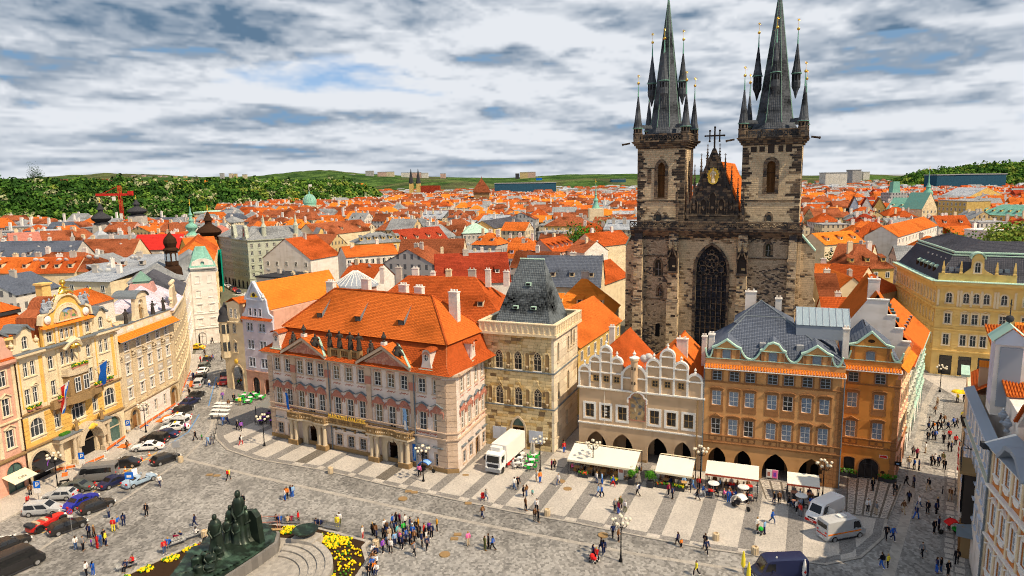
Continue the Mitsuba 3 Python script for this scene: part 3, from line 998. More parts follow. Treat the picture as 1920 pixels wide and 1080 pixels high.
		part(u,'base',MB().box(-.35,.35,-.35,.35,0,.5).ply('pl_white',F.at(ap,-.3,zt+.6)))
		part(u,'vase',urn_mesh(1.5).ply('statue_stone',F.at(ap,-.3,zt+1.1),40))
		for q,nm in((-1,'street-ward'),(1,'tower-ward')):
			st=thing('reclining_statue',f'dark reclining stone figure on the {nm} slope of the palace\'s '+('first pediment from the street' if s0<9 else 'pediment nearest the stone tower house'),'statue')
			part(st,'body',figure_mesh(seed=3+q,sit=True).ply('statue_stone',F.at(ap+q*dx*.52,-.3,zt+.75-dz*.55,q*.6)@np.diag([1.15,1.15,1.15,1]),50))
	# attic balustrade with four standing statues
	q=part(b,'attic_balustrade',MB().box(13.6,19.9,-.3,.25,16.55,16.75).box(13.6,19.9,-.2,.2,15.6,15.75).ply('brown_stone',F.M))
	for i,s in enumerate((13.9,15.9,18.0,19.7)):
		part(q,'pier',MB().box(s-.32,s+.32,-.38,.35,15.2,16.85).ply('brown_stone',F.M))
		st=thing('standing_statue',['first dark stone statue from the street on the palace attic, arm raised','second dark stone statue from the street on the palace attic, arms bent','third dark stone statue from the street on the palace attic, robed','fourth dark stone statue from the street on the palace attic, beside the tower-side pediment'][i],'statue')
		part(st,'body',figure_mesh(seed=10+i).ply('statue_stone',F.at(s,-.05,17.05,i*.3)@np.diag([1.35,1.35,1.35,1]),50))
		part(st,'base',MB().box(-.3,.3,-.28,.28,0,.2).ply('statue_stone',F.at(s,-.03,16.85)))
	m=MB()
	for i in range(16):
		s=14.3+i*.35
		if min(abs(s-c)for c in(13.9,15.9,18.0,19.7))>.4:
			m.box(s-.08,s+.08,-.1,.1,15.75,16.55)
	part(q,'balusters',m.ply('brown_stone',F.M),kind='stuff')
	# dormers with oval windows
	def dormer(fr,s,y,z,sc=1.0):
		o=Polygon([(-1.05,0),(1.05,0),(.8,.5),(.66,1.3),(.7,2.2),(.5,2.7),(0,2.85),(-.5,2.7),(-.7,2.2),(-.66,1.3),(-.8,.5)])
		k=part(b,'dormer',MB().face(o.difference(moved(hole('o',.62,1.0),0,1.15)),0,.25).box(-.62,.62,.25,3.0,.2,2.5).ply('pl_kinsky',fr.at(s,y,z)))
		m=MB()
		for a in np.linspace(0,PI,8)[:-1]:
			b2=a+PI/7
			A=(-.95*math.cos(a),-.35,2.55+.45*math.sin(a));B=(-.95*math.cos(b2),-.35,2.55+.45*math.sin(b2))
			C=(B[0],2.6,B[2]);D=(A[0],2.6,A[2])
			m.quad(A,B,C,D)
		part(k,'roof',m.ply('rf_deep',fr.at(s,y,z)))
		part(k,'pane',MB().face(moved(hole('o',.62,1.0),0,1.15),.12,.15).ply('pane',fr.at(s,y,z)))
		part(k,'bars',MB().box(-.03,.03,.06,.11,1.15,2.15).box(-.31,.31,.06,.11,1.62,1.68).ply('white',fr.at(s,y,z)))
		part(k,'stucco',put(HOODS[0],'rocaille_pale',fr.at(s,y-.02,z+2.1)@np.diag([.5,.5,.45,1])))
		part(k,'lead_apron',MB().box(-1.2,1.2,-.3,.1,-.12,0).ply('cu_pale',fr.at(s,y,z)))
	dormer(F,2.3,-.1,15.55)
	dormer(F,32.0,-.1,15.45)
	dormer(S,6.6,-.1,15.5)
	# drainpipes
	for s in(13.35,29.75):
		part(b,'drainpipe',MB().tube([(s,-.25,15.0),(s,-.22,0.1)],.10,6).ply('lead',F.M))
	# banners
	for s,z0,z1,y,nm in((4.9,5.3,8.6,-1.1,'blue flag on a pole by the palace\'s street-side portal'),(28.6,5.9,9.4,-1.2,'blue and white exhibition banner hanging beside the palace\'s tower-side pediment')):
		k=thing('banner',nm,'banner')
		pts=[(s+.28*math.sin(i*.9)*.3,y+i*.05,z1-(z1-z0)*i/8)for i in range(9)]
		m=MB()
		for i in range(8):
			(x,yy,z),(x2,y2,zz2)=pts[i],pts[i+1]
			m.quad((x-.35,yy,z),(x+.35,yy-.15,z),(x2+.35,y2-.15,zz2),(x2-.35,y2,zz2))
		part(k,'cloth',m.ply('sign_blue' if s<9 else 'c_lightblue',F.M))
		if s>9:
			part(k,'figure_print',MB().quad((s-.28,y+.18,z0+.2),(s+.28,y+.05,z0+.2),(s+.2,y+.02,z0+1.6),(s-.2,y+.12,z0+1.6)).ply('white',F.at(0,-.03,0)))
		part(k,'pole',MB().tube([(s,0,z1+.05),(s,y-.2,z1+.35)],.035,5).ply('charcoal',F.M))
	k=thing('exhibition_poster','tall blue and white poster on the palace wall right of its tower-side portal','poster')
	part(k,'sheet',MB().box(28.95,29.65,-.09,-.05,1.0,3.6).ply('sign_blue',F.M))
	part(k,'white_shape',MB().face(Polygon([(29.0,1.1),(29.4,1.4),(29.55,2.4),(29.3,3.3),(29.15,2.6),(29.2,1.9)]),-.10,-.09).ply('c_lightblue',F.M))
	return b


palace()

# ------------------------------------------------------------------ the stone tower house
def bell_house():
	b=thing('stone_tower_house','square honey stone gothic tower house with traceried windows, pale parapet and steep grey roof','house')
	F,S=Fr((-4.64,105.34),(6.2,101.0)),Fr((6.2,101.0),(10.88,112.26))
	L=F.L
	W=[2.6,5.8,9.0]
	NI=[1.0,4.2,7.35,10.6]
	hs=[(s,z,1.35,3.0,'g')for s in W for z in(7.2,13.0)]+[(5.7,0,2.0,5.1,'g'),(7.1,0,.9,2.2,'r')][:1]
	wall(b,F,0,L-.4,0,18.6,'bell_stone',hs)
	for z in(7.2,13.0):
		for s in W:
			k=part(b,'window',MB().face(hole('g',1.35,3.0).difference(hole('g',1.15,2.86)),.05,.2).face(unary_union([sbox(-.05,0,.05,2.0),sbox(-.55,.9,.55,.96)]),.1,.2).ply('stone_trim',F.at(s,0,z)))
			m=MB()
			for(cx,cz,r)in((-.28,1.95,.27),(.28,1.95,.27),(0,2.4,.26)):
				m.face(moved(Point(0,0).buffer(r,6).difference(Point(0,0).buffer(r-.075,6)),cx,cz),.08,.2)
			part(k,'tracery',m.ply('stone_trim',F.at(s,0,z)))
			part(k,'pane',MB().face(hole('g',1.3,2.95),.24,.26).ply('pane_dark',F.at(s,0,z)))
			m=MB().face(hole('g',1.62,3.2).difference(hole('g',1.35,3.0)).intersection(sbox(-1,.4,1,4)),-.1,0)
			m.face(Polygon([(-.75,2.6),(0,4.05),(.75,2.6),(.6,2.6),(0,3.8),(-.6,2.6)]),-.08,0).ball((0,-.06,4.1),.16,0)
			part(k,'gable',m.ply('bell_stone',F.at(s,0,z)))
			part(k,'sill',MB().box(-.75,.75,-.14,.05,-.14,-.01).ply('white',F.at(s,0,z)))
		for s in NI:
			g=hole('a',.66,2.75)
			k=part(b,'niche',MB().face(hole('g',.95,3.05).difference(g),-.09,0).ply('bell_stone',F.at(s,0,z)))
			part(k,'back',MB().face(g,-.02,0).ply('brown_stone',F.at(s,0,z)))
			part(k,'bracket',MB().lathe([(.04,.25),(.2,.55),(.22,.7)],6,c=(0,-.12)).ply('stone_trim',F.at(s,0,z)))
	band(b,F,-.12,L+.1,12.62,12.85,.22,'lead');band(b,F,-.12,L+.1,6.9,7.1,.22,'lead')
	k=part(b,'portal',MB().face(hole('g',2.7,5.5).difference(hole('g',2.0,5.1)),-.12,0).ply('stone_trim',F.at(5.7,0,0)))
	part(k,'fanlight',MB().face(hole('g',2.0,5.1).intersection(sbox(-1,3.75,1,6)),.2,.26).ply('pane_green',F.at(5.7,0,0)))
	part(k,'door',MB().face(sbox(-1,0,1,3.5),.32,.4).ply('dark_wood',F.at(5.7,0,0)))
	part(k,'transom',MB().box(-1,1,.12,.34,3.5,3.75).ply('wood_light',F.at(5.7,0,0)))
	for s,nm in((2.5,'plain pale grey board on the stone tower house left of its door, behind the truck'),(8.65,'plain pale grey board on the stone tower house right of its door')):
		t=thing('exhibition_board',nm,'board')
		part(t,'panel',MB().box(s-1.15,s+1.15,-.12,-.04,1.25,3.3).ply('pl_blue',F.M))
		part(t,'logo',MB().box(s+.75,s+.85,-.135,-.125,1.4,1.55).ply('red',F.M))
		part(t,'text_line',MB().box(s-.2,s+.6,-.135,-.125,1.42,1.50).ply('charcoal',F.M))
	# side wall, lime washed
	sh=[(2.0,14.2,.75,3.0,'a'),(7.1,14.9,.6,2.3,'a'),(8.7,15.3,.6,2.9,'a'),(10.2,15.3,.6,2.3,'a'),(2.1,8.3,.8,2.6,'a'),(7.0,8.3,.9,3.2,'a'),(1.7,2.2,.8,2.4,'r'),(6.2,2.6,.8,2.4,'r')]
	wall(b,S,0,S.L,0,18.6,'bell_plaster',sh)
	for s,z,w,h,kd in sh:
		window(b,S,s,z,w,h,kd,(2,(.5,)),fmat='brown_stone',pmat='pane_dark',smat='stone_trim',sw=.12,depth=.28)
	band(b,S,0,S.L,12.62,12.85,.22,'lead');band(b,S,0,S.L,6.9,7.1,.22,'lead')
	W2=Fr(F.w(0,12.2)[:2],F.w(0,0)[:2])
	wall(b,W2,0,W2.L-.4,0,18.6,'bell_stone')
	B2=Fr(S.w(S.L,.4)[:2],F.w(0,12.2)[:2])
	wall(b,B2,0,B2.L,0,18.6,'bell_plaster')
	# parapet
	for fr,l in((F,L),(S,S.L),(W2,W2.L),(B2,B2.L)):
		k=part(b,'parapet',MB().box(-.45,l+.45,-.45,.0,18.62,20.35).ply('pl_cream',fr.M))
		part(k,'coping',MB().box(-.6,l+.6,-.62,.1,20.354,20.5).box(-.6,l+.6,-.62,-.452,18.5,18.9).ply('pl_cream',fr.M))
		n=int(l/.78)
		for i in range(n+1):
			part(k,'lesene',MB().box(-.35+i*(l+.7)/n-.11,-.35+i*(l+.7)/n+.11,-.56,-.452,18.9,20.34).ply('pl_cream',fr.M))
	m=MB()
	crs(m,(1.0,1.0,18.7),(10.8,1.0,18.7),(8.15,6,29.6),(4.2,6,29.6),.4)
	crs(m,(10.8,1.0,18.7),(10.8,11.3,18.7),(8.15,6,29.6),(8.15,6,29.6),.4)
	crs(m,(1.0,11.3,18.7),(1.0,1.0,18.7),(4.2,6,29.6),(4.2,6,29.6),.4)
	crs(m,(10.8,11.3,18.7),(1.0,11.3,18.7),(4.2,6,29.6),(8.15,6,29.6),.4)
	r=part(b,'roof',m.ply('rf_bell',F.M))
	part(r,'ridge',MB().tube([(4.1,6,29.65),(8.25,6,29.65)],.14,6).ply('cu_pale',F.M))
	part(b,'gutter_floor',MB().box(.1,L-.1,.1,11.9,18.55,18.66).ply('lead',F.M))
	for s,z in((4.6,22.1),(7.6,22.1),(6.2,25.6)):
		y=1.0+(z-18.7)*5/10.9
		q=part(r,'roof_hatch',MB().box(s-.42,s+.42,y-.35,y+.5,z,z+.5).ply('cu_pale',F.M))
		part(q,'opening',MB().box(s-.32,s+.32,y-.37,y-.352,z+.06,z+.42).ply('black',F.M))
	return b


bell_house()


# ------------------------------------------------------------------ the renaissance school with two white gables
def school():
	b=thing('gabled_school','beige arcaded house with twin white rimmed stepped arch gables and a faded fresco between them','house')
	F=Fr((9.94,100.7),(27.06,93.45))
	L=F.L
	pil=[.13,1.8,3.44,5.08,6.74,10.4,12.39,14.34,16.27,18.3]
	tops=[14.3,15.9,17.5,15.9,14.9,16.1,17.7,16.0,14.4]
	wins=[1.75,4.25,6.8,11.6,14.05,16.5]
	arch=[(2.8,3.3,4.1),(6.85,3.3,4.15),(12.1,2.95,4.2),(15.75,2.5,4.1)]
	hs=[(s,6.25,1.35,2.1,'r')for s in wins]+[(s,0,w,h,'g')for s,w,h in arch]
	ups=[2.75,4.3,5.9,11.6,13.4,15.35]
	hs+=[(s,11.98,.85,.95,'r')for s in ups]
	out=[(0,0),(L,0),(L,13.4)]
	for i in reversed(range(9)):
		a,c=pil[i],pil[i+1]
		r=(c-a)/2
		zc=tops[i]-r
		out+=[((a+c)/2+r*math.cos(t),zc+r*math.sin(t))for t in np.linspace(0,PI,9)]
	wall(b,F,0,L,0,0,'pl_school',hs,outline=out)
	for i,s in enumerate(wins):
		k=window(b,F,s,6.25,1.35,2.1,fmat='wood_light',smat='white',sw=.34,sill=False,pmat='pane_dark',depth=.26,rule=(2,(.5,)))
		part(b,'window_sill',MB().box(s-.68,s+.68,-.02,.2,6.14,6.25).ply('white',F.M))
	for q in range(3):
		part(b,'window_notice',MB().box(4.0,4.45,.1,.14,6.65+q*.5,6.95+q*.5).ply('white',F.M))
	for i,s in enumerate(ups):
		window(b,F,s,11.98,.85,.95,fmat='wood_light',smat='wood_light',sw=.06,sill=False,pmat='pane_dark',rule=(2,(.5,)))
		if i in(0,5):
			part(b,'shutter',MB().box(-.4,0,-.03,.0,0,.95).ply('wood_light',F.at(s-.43,-.03,11.98,-.5 if i else .6)))
	# white rims: pilaster strips, arches, entablatures
	for i,s in enumerate(pil):
		z1=max(tops[max(i-1,0)],tops[min(i,8)])-(pil[min(i+1,9)]-pil[min(i,8)])/2-.2
		part(b,'pilaster_strip',MB().box(s-.15,s+.15,-.16,0,11.0,z1).ply('white',F.M))
	for i in range(9):
		a,c=pil[i],pil[i+1]
		r,m_=(c-a)/2,(a+c)/2
		zc=tops[i]-r
		o=Point(m_,zc).buffer(r+.12,10).difference(Point(m_,zc).buffer(r-.18,10)).intersection(sbox(a-.3,zc,c+.3,zc+5))
		part(b,'gable_arch',MB().face(o,-.18,.42).ply('white',F.M))
		part(b,'entablature',MB().box(a-.15,c+.15,-.22,0,zc-.18,zc).ply('white',F.M))
		if zc>13.8:
			part(b,'entablature',MB().box(a-.15,c+.15,-.22,0,13.35,13.52).ply('white',F.M))
		if zc>15.6:
			part(b,'entablature',MB().box(a-.15,c+.15,-.22,0,15.0,15.17).ply('white',F.M))
		if i!=4:
			part(b,'finial',MB().lathe([(.22,0),(.2,.18),(.08,.26),(.2,.45),(.2,.55),(.07,.66),(.09,.75),(.01,.85)],8,c=(m_,.1)).ply('white',F.at(0,0,tops[i]+.1),40))
	k=part(b,'turret',MB().lathe([(.05,10.9),(.52,11.2),(.52,15.6),(.7,15.75),(.7,16.05)],12,c=(8.57,-.15)).ply('pl_school',F.M,40))
	part(k,'crown',MB().lathe([(.75,16.05),(.75,16.2),(.35,16.35),(.12,16.5),(.28,16.8),(.1,17.0),(.02,17.25)],8,c=(8.57,-.15)).ply('white',F.M,40))
	for s,z in((8.35,12.2),(8.8,12.2),(8.35,14.4),(8.8,14.4)):
		part(k,'slit',MB().box(s-.07,s+.07,-.72,-.5,z,z+.4).ply('black',F.M))
	band(b,F,-.15,L+.15,10.75,11.05,.28,'white');band(b,F,-.05,L,5.15,5.42,.16,'white')
	# fresco in its moulded frame
	fo=Polygon([(-1.15,0),(1.15,0),(1.15,3.2),(.85,3.3),(.7,3.75),(.3,4.05),(0,4.1),(-.3,4.05),(-.7,3.75),(-.85,3.3),(-1.15,3.2)])
	k=part(b,'fresco',MB().face(fo,-.04,0).ply('mural_fade',F.at(9.05,0,6.6)))
	part(k,'border',MB().face(fo.buffer(.12).difference(fo),-.07,0).ply('rocaille',F.at(9.05,0,6.6)))
	up=fo.buffer(.36).difference(fo.buffer(.16)).intersection(sbox(-3,2.6,3,6))
	part(k,'hood_mould',MB().face(up,-.25,0).ply('white',F.at(9.05,0,6.6)))
	# arcade: passage behind the arches
	part(b,'arcade_wall',MB().box(.6,L-.6,3.6,3.8,0,5).ply('pl_school',F.M))
	part(b,'arcade_vault',MB().box(.4,L-.4,.41,3.6,4.7,4.9).box(9.3,10.1,.41,3.6,0,4.7).box(4.6,5.1,.41,3.6,0,4.7).ply('pl_school',F.M))
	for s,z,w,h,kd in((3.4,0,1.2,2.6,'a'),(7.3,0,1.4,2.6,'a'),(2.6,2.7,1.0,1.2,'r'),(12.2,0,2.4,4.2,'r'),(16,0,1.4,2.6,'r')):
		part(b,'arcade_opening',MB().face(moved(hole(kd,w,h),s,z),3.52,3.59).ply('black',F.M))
	for s in(1.1,4.75,8.9,10.2,13.9,17.3):
		part(b,'arch_pier_base',MB().box(s-.3,s+.3,-.06,0,0,.5).ply('brown_stone',F.M))
	# roofs: two cross gables behind the fronts
	for s0,s1,ap,zt in((0.6,8.6,4.26,17.0),(8.7,17.9,13.34,17.1)):
		m=MB()
		crs(m,(s0,16,12.6),(s0,.5,12.6),(ap,.5,zt),(ap,16,zt),.36)
		crs(m,(s1,.5,12.6),(s1,16,12.6),(ap,16,zt),(ap,.5,zt),.36)
		r=part(b,'roof',m.ply('rf_orange' if s0>5 else 'rf_deep',F.M))
		part(r,'ridge_tiles',ridge_tiles(MB(),[(ap,.5,zt),(ap,16,zt)]).ply('rf_deep',F.M))
	for x,y,z0,z1,w in((2.6,10,15,18.2,.8),(14.5,6,14,18,1.6),(17.6,7,14,18.4,.7)):
		part(b,'chimney',chimney_mesh(MB(),x,y,z0,z1,w,.8,2).ply('pl_white',F.M))
	for s0,s1 in((0,.4),(L-.4,L)):
		part(b,'wall',MB().box(s0,s1,.42,16,0,12.6).ply('pl_school',F.M))
	for s in(4.3,10.6):
		part(b,'lightning_rod',MB().tube([(s-.15,-.1,5.6),(s-.2,-.1,10.7)],.03,4).ply('white',F.M))
	part(b,'drainpipe',MB().tube([(17.75,-.2,10.6),(17.75,-.2,.1)],.1,6).ply('brown_stone',F.M))
	for s,z in((9.6,15.6),(10.3,15.9)):
		t=thing('satellite_dish','white satellite dish behind the school gables, '+('the larger one' if s<10 else 'the smaller edge-on one'),'dish')
		part(t,'bowl',MB().lathe([(.04,0),(.35,.07),(.62,.22)],14).ply('dish',F.at(s,1.6,z)@np.array([[1,0,0,0],[0,0,1,0],[0,-1,0,0],[0,0,0,1.0]])))
		part(t,'pole',MB().tube([(s,1.9,z-3),(s,1.8,z)],.05,5).ply('grey',F.M))
	return b


def mural_fade(p,n,uv):
	a,c=fbm(p.x*1.3,p.z*1.3,2.0,3),fbm(p.x*2.2+9,p.z*1.7,5.0,3)
	q=mix((.26,.17,.09),(.42,.31,.17),sstep(.3,.7,a))
	q=mix(q,(.14,.15,.17),sstep(.58,.72,c))
	return mix(q,(.55,.48,.36),sstep(.66,.8,fbm(p.x*3+2,p.z*3,8.0,2)))


procmat('mural_fade',mural_fade)
school()


# ------------------------------------------------------------------ the two orange houses
def parapet_gable(cx,w,zb,zh,zt,curved):
	"""pedimented gable of an attic: upright block and a curved or straight top"""
	a=w/2
	if curved:
		top=[(cx+a*1.12,zh),(cx+a*.8,zh+.2),(cx+a*.45,zt-.25),(cx,zt),(cx-a*.45,zt-.25),(cx-a*.8,zh+.2),(cx-a*1.12,zh)]
	else:
		top=[(cx+a*1.12,zh),(cx+a*.7,zh+.32),(cx,zt),(cx-a*.7,zh+.32),(cx-a*1.12,zh)]
	return Polygon([(cx-a,zb),(cx+a,zb),(cx+a,zh)]+top+[(cx-a,zh)]).buffer(0),top


def orange_front(b,F,L,wins,gables,scoops,zoff,wmat,trim,low_pm,mid_pm,arches):
	hs=[(s,13.85,1.25,1.4,'r')for s in wins]+[(s,10.25,1.25,2.1,'r')for s in wins]+[(s,5.95,1.25,2.35,'r')for s in wins]
	hs+=[(s,0,w,h,k)for s,w,h,k in arches]
	wall(b,F,0,L-.4,0,15.75,wmat,hs)
	for i,s in enumerate(wins):
		window(b,F,s,13.85,1.25,1.4,fmat='blind',smat=trim,sw=.2,sill=False,pmat='pane_dark',rule=(2,(.33,.66)))
		window(b,F,s,10.25,1.25,2.1,fmat='white',smat=trim,sw=.26,sill=False,pmat=mid_pm[i],rule=(2,(.33,.62)),hood='seg')
		window(b,F,s,5.95,1.25,2.35,fmat='white',smat=trim,sw=.26,sill=False,pmat=low_pm[i],rule=(2,(.33,.62)),hood='seg' if i%3 else 'ogee')
		m=MB().face(Polygon([(s-.88,9.3),(s+.88,9.3),(s+.95,9.6),(s+.88,10.0),(s-.88,10.0),(s-.95,9.6)]),-.04,0)
		part(b,'apron',m.ply(trim,F.M))
		m=MB().face(sbox(s-.95,4.95,s+.95,5.7).difference(sbox(s-.75,5.08,s+.75,5.57)),-.04,0)
		m.face(Point(s,5.33).buffer(.2,3),-.04,0)
		part(b,'panel_mould',m.ply(trim,F.M))
	band(b,F,0,L,13.55,13.75,.12,trim);band(b,F,0,L,5.72,5.92,.2,trim);band(b,F,0,L,4.6,4.85,.2,trim)
	# tiled eave below the attic
	m=MB()
	n=int(L/.36)
	for i in range(n):
		m.tube([(.18+i*L/n,-.55,15.72),(.18+i*L/n,.1,16.12)],.16,5)
	part(b,'eave_tiles',m.ply('rf_bright',F.M),kind='stuff')
	part(b,'eave_board',MB().side(Polygon([(-.6,15.58),(.1,15.7),(.1,16.05),(-.6,15.68)][::-1]),-.05,L+.05).ply('white',F.M))
	part(b,'attic_wall',MB().box(.1,L-.1,.1,.5,16.0,16.95).ply(wmat,F.M))
	band(b,F,.05,L-.05,16.95,17.08,.08,'cu_pale','coping',.1)
	for cx,w,zh,zt,cv in gables:
		g,top=parapet_gable(cx,w,16.95,zh,zt,cv)
		g2=g.difference(moved(hole('s',1.1,1.3),cx,17.05))
		k=part(b,'attic_gable',MB().face(g2,.08,.5).ply(wmat,F.M))
		ln=LineString(top).buffer(.1,cap_style=2)
		part(k,'coping',MB().face(ln,-.12,.6).ply('cu_pale',F.M))
		part(k,'cornice',MB().box(cx-w/2-.05,cx+w/2+.05,-.06,.08,zh-.12,zh).ply('cu_pale',F.M))
		for q in(-1,1):
			part(k,'strip',MB().box(cx+q*w*.42-.16,cx+q*w*.42+.16,.03,.08,16.95,zh-.12).ply(trim,F.M))
		window(b,F,cx,17.05,1.1,1.3,'s',(1,()),fmat='blind',smat=trim,sw=.16,pmat='pane_blue',sill=False,y=.08)
		# a small roof behind each gable
		m=MB()
		crs(m,(cx-w/2-.1,5.5,zh-.1),(cx-w/2-.1,.5,zh-.1),(cx,.5,zt-.05),(cx,5.5,zt-.05),.5)
		crs(m,(cx+w/2+.1,.5,zh-.1),(cx+w/2+.1,5.5,zh-.1),(cx,5.5,zt-.05),(cx,.5,zt-.05),.5)
		part(k,'roof',m.ply('rf_slate_blue',F.M))
	for a,c,z in scoops:
		pts=[(a+(c-a)*t,z+1.25*abs(2*t-1)**2.4)for t in np.linspace(0,1,13)]
		k=part(b,'attic_scroll',MB().face(Polygon([(a,16.95),(c,16.95)]+pts[::-1]).buffer(0),.12,.46).ply(trim,F.M))
		part(k,'coping',MB().face(LineString(pts).buffer(.09,cap_style=2),-.05,.55).ply('cu_pale',F.M))


def orange_houses():
	b=thing('arcaded_house','wide orange house with four gothic arcade arches, three attic gables and a blue slate roof','house')
	F=Fr((27.06,93.45),(43.92,87.22))
	L=F.L
	wins=[1.7,4.0,6.1,9.0,11.05,13.4,15.6]
	orange_front(b,F,L,wins,[(2.85,3.5,18.55,19.75,False),(8.9,3.0,18.5,19.7,True),(14.4,3.5,18.4,19.6,False)],[(-.0,1.0,17.1),(4.75,7.3,17.15),(10.45,12.6,17.15),(16.25,17.6,17.0)],0,'pl_orange','pl_orange_trim',
				 ['pane_dark','pane_blue','pane_dark','pane_blue','pane_blue','pane_blue','pane_blue'],['pane_blue']*4+['pane_dark','pane_blue','pane_blue'],
				 [(2.0,2.4,4.0,'g'),(5.5,2.3,3.9,'g'),(9.8,3.4,3.95,'g'),(14.4,3.3,3.85,'g')])
	for k in range(16):
		part(b,'quoin',MB().box(L-1.0+.12*(k%2),L-.02,-.06,0,k*.86+.5+.02,k*.86+1.36-.02).ply('pl_orange_trim',F.M))
	m=MB()
	for r in range(7):
		for c in range(3):
			part(b,'rusticated_block',MB().box(L-2.5+c*.83+(.3 if r%2 else 0)*(c<2),L-1.7+c*.83-.02,-.1,-.02 if c else 0,.02+r*.62,.6+r*.62,.02).ply('pl_orange_trim',F.M))
	part(b,'arcade_wall',MB().box(.3,L-.4,3.8,4.0,0,5).ply('pl_brown',F.M))
	part(b,'arcade_vault',MB().box(.3,L-.4,.41,3.8,4.4,4.55).box(7.0,7.6,.41,3.8,0,4.4).box(12.1,12.6,.41,3.8,0,4.4).ply('pl_orange',F.M))
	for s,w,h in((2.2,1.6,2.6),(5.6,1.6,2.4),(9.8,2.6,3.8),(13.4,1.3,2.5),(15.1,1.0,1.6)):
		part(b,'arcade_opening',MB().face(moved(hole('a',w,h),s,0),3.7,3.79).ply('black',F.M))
	t=thing('poster_stand','free standing double poster board, one white and one magenta, inside the arcade\'s widest arch','poster stand')
	for i,(mt)in enumerate(('white','c_pink')):
		part(t,'poster',MB().box(8.75+i*.75,9.45+i*.75,.1,.16,.35,1.5).ply(mt,F.M))
	for i in range(2):
		part(t,'print',MB().box(8.85+i*.8,9.2+i*.8,.085,.098,.6,1.2).ply(('mural_red','c_purple')[i],F.M))
	part(t,'frame',MB().box(8.7,10.25,.17,.2,.3,1.55).box(8.7,8.76,.17,.22,0,.3).box(10.19,10.25,.17,.22,0,.3).ply('white',F.M))
	# roof: main slope to a ridge, a higher pyramid behind, valley to the neighbour
	m=MB()
	crs(m,(0,.6,17.0),(L,.6,17.0),(10.2,8.5,21.6),(5.0,8.5,21.6),.4)
	crs(m,(L,.6,17.0),(L,16.5,17.0),(10.2,8.5,21.6),(10.2,8.5,21.6),.4)
	crs(m,(0,16.5,17.0),(0,.6,17.0),(5.0,8.5,21.6),(5.0,8.5,21.6),.4)
	crs(m,(L,16.5,17.0),(0,16.5,17.0),(5.0,8.5,21.6),(10.2,8.5,21.6),.6)
	crs(m,(3.4,8.0,20.6),(11.8,8.0,20.6),(7.1,11,23.6),(7.1,11,23.6),.4)
	crs(m,(11.8,8.0,20.6),(11.8,14,20.6),(7.1,11,23.6),(7.1,11,23.6),.4)
	crs(m,(3.4,14,20.6),(3.4,8.0,20.6),(7.1,11,23.6),(7.1,11,23.6),.4)
	r=part(b,'roof',m.ply('rf_slate_blue',F.M))
	m=MB()
	for P in([(0,.6,17.05),(5,8.5,21.65)],[(5,8.5,21.65),(10.2,8.5,21.65)],[(L,.6,17.05),(10.2,8.5,21.65)],[(11.8,8,20.65),(7.1,11,23.65)],[(3.4,8,20.65),(7.1,11,23.65)]):
		m.tube(P,.10,5)
	part(r,'ridge_lead',m.ply('lead',F.M))
	k=part(b,'skylight',MB().box(11.9,18.8,5.4,9.4,19.4,21.3).ply('zinc',F.M))
	m=MB().add([(11.9,5.3,21.35),(18.8,5.3,21.35),(18.8,8.4,23.4),(11.9,8.4,23.4),(11.9,9.4,21.35),(18.8,9.4,21.35)],[[0,1,2,3],[1,5,2,2],[0,3,4,4],[4,3,2,5]])
	part(k,'glazing',m.ply('skylight_glass',F.M))
	for i in range(9):
		s=11.9+i*6.9/8
		part(k,'glazing_bar',MB().tube([(s,5.28,21.38),(s,8.38,23.43)],.05,4).ply('zinc',F.M))
	part(b,'wall',MB().box(L-.4,L,.42,16.5,0,17.0).ply('pl_orange',F.M));part(b,'wall',MB().box(0,.4,.42,16.5,0,17.0).ply('pl_orange',F.M))
	for x,y,z0,z1,w in((18.1,3.6,17.5,21.4,.75),(9.6,13.2,20,23.6,.9),(5.6,12.6,20,24.6,1.6),(.6,3.4,17,19.6,.8)):
		part(b,'chimney',chimney_mesh(MB(),x,y,z0,z1,w,.9,2).ply('pl_white',F.M))
	for s in(7.6,12.4):
		y=3.0
		part(r,'vent_box',MB().box(s-.45,s+.45,y-.4,y+.4,18.2,18.95).ply('grey',F.M))
	for s in(-.05,L-.08):
		part(b,'drainpipe',MB().tube([(s,-.12,15.6),(s,-.12,.1)],.08,6).ply('lead',F.M))

	# the narrow corner house
	c=thing('corner_house','narrow amber orange corner house with one curved gable and an arched shop door','house')
	N=Fr((45.6,91.62),(52.19,88.73))
	NL=N.L
	ws=[1.45,4.75]
	orange_front(c,N,NL,ws,[(3.35,5.0,19.05,21.0,False)],[(-.1,.95,17.05),(5.85,NL+.1,17.1)],0,'pl_amber','pl_orange_trim',['pane_blue']*2,['pane_blue']*2,[(1.55,1.35,3.0,'s'),(4.0,2.5,3.1,'a')])
	window(c,N,1.55,0,1.35,3.0,'s',(1,(.3,)),fmat='charcoal',pmat='pane_dark',smat='pl_orange_trim',sill=False,sw=.1)
	window(c,N,4.0,0,2.5,3.1,'a',(3,(.1,.72)),fmat='charcoal',pmat='pane_dark',smat='pl_orange_trim',sill=False,sw=.16,name='door')
	part(c,'goods',MB().box(1.0,1.5,.08,.15,.7,1.1).box(1.6,2.1,.08,.15,.75,1.2).ply('white',N.M))
	for k in range(16):
		part(c,'quoin',MB().box(NL-.75+.12*(k%2),NL-.02,-.06,0,k*.86+1.0+.02,k*.86+1.86-.02).ply('pl_orange_trim',N.M))
	part(c,'oval_plaque',MB().face(shapely.affinity.scale(Point(5.75,1.35).buffer(1,8),.28,.2),-.05,0).ply('dark_wood',N.M))
	part(c,'gable_oculus',MB().face(shapely.affinity.scale(Point(3.35,19.75).buffer(1,8),.42,.22),.0,.07).ply('dark_wood',N.M))
	t=thing('street_sign','white and red street name plate on the amber corner house','sign')
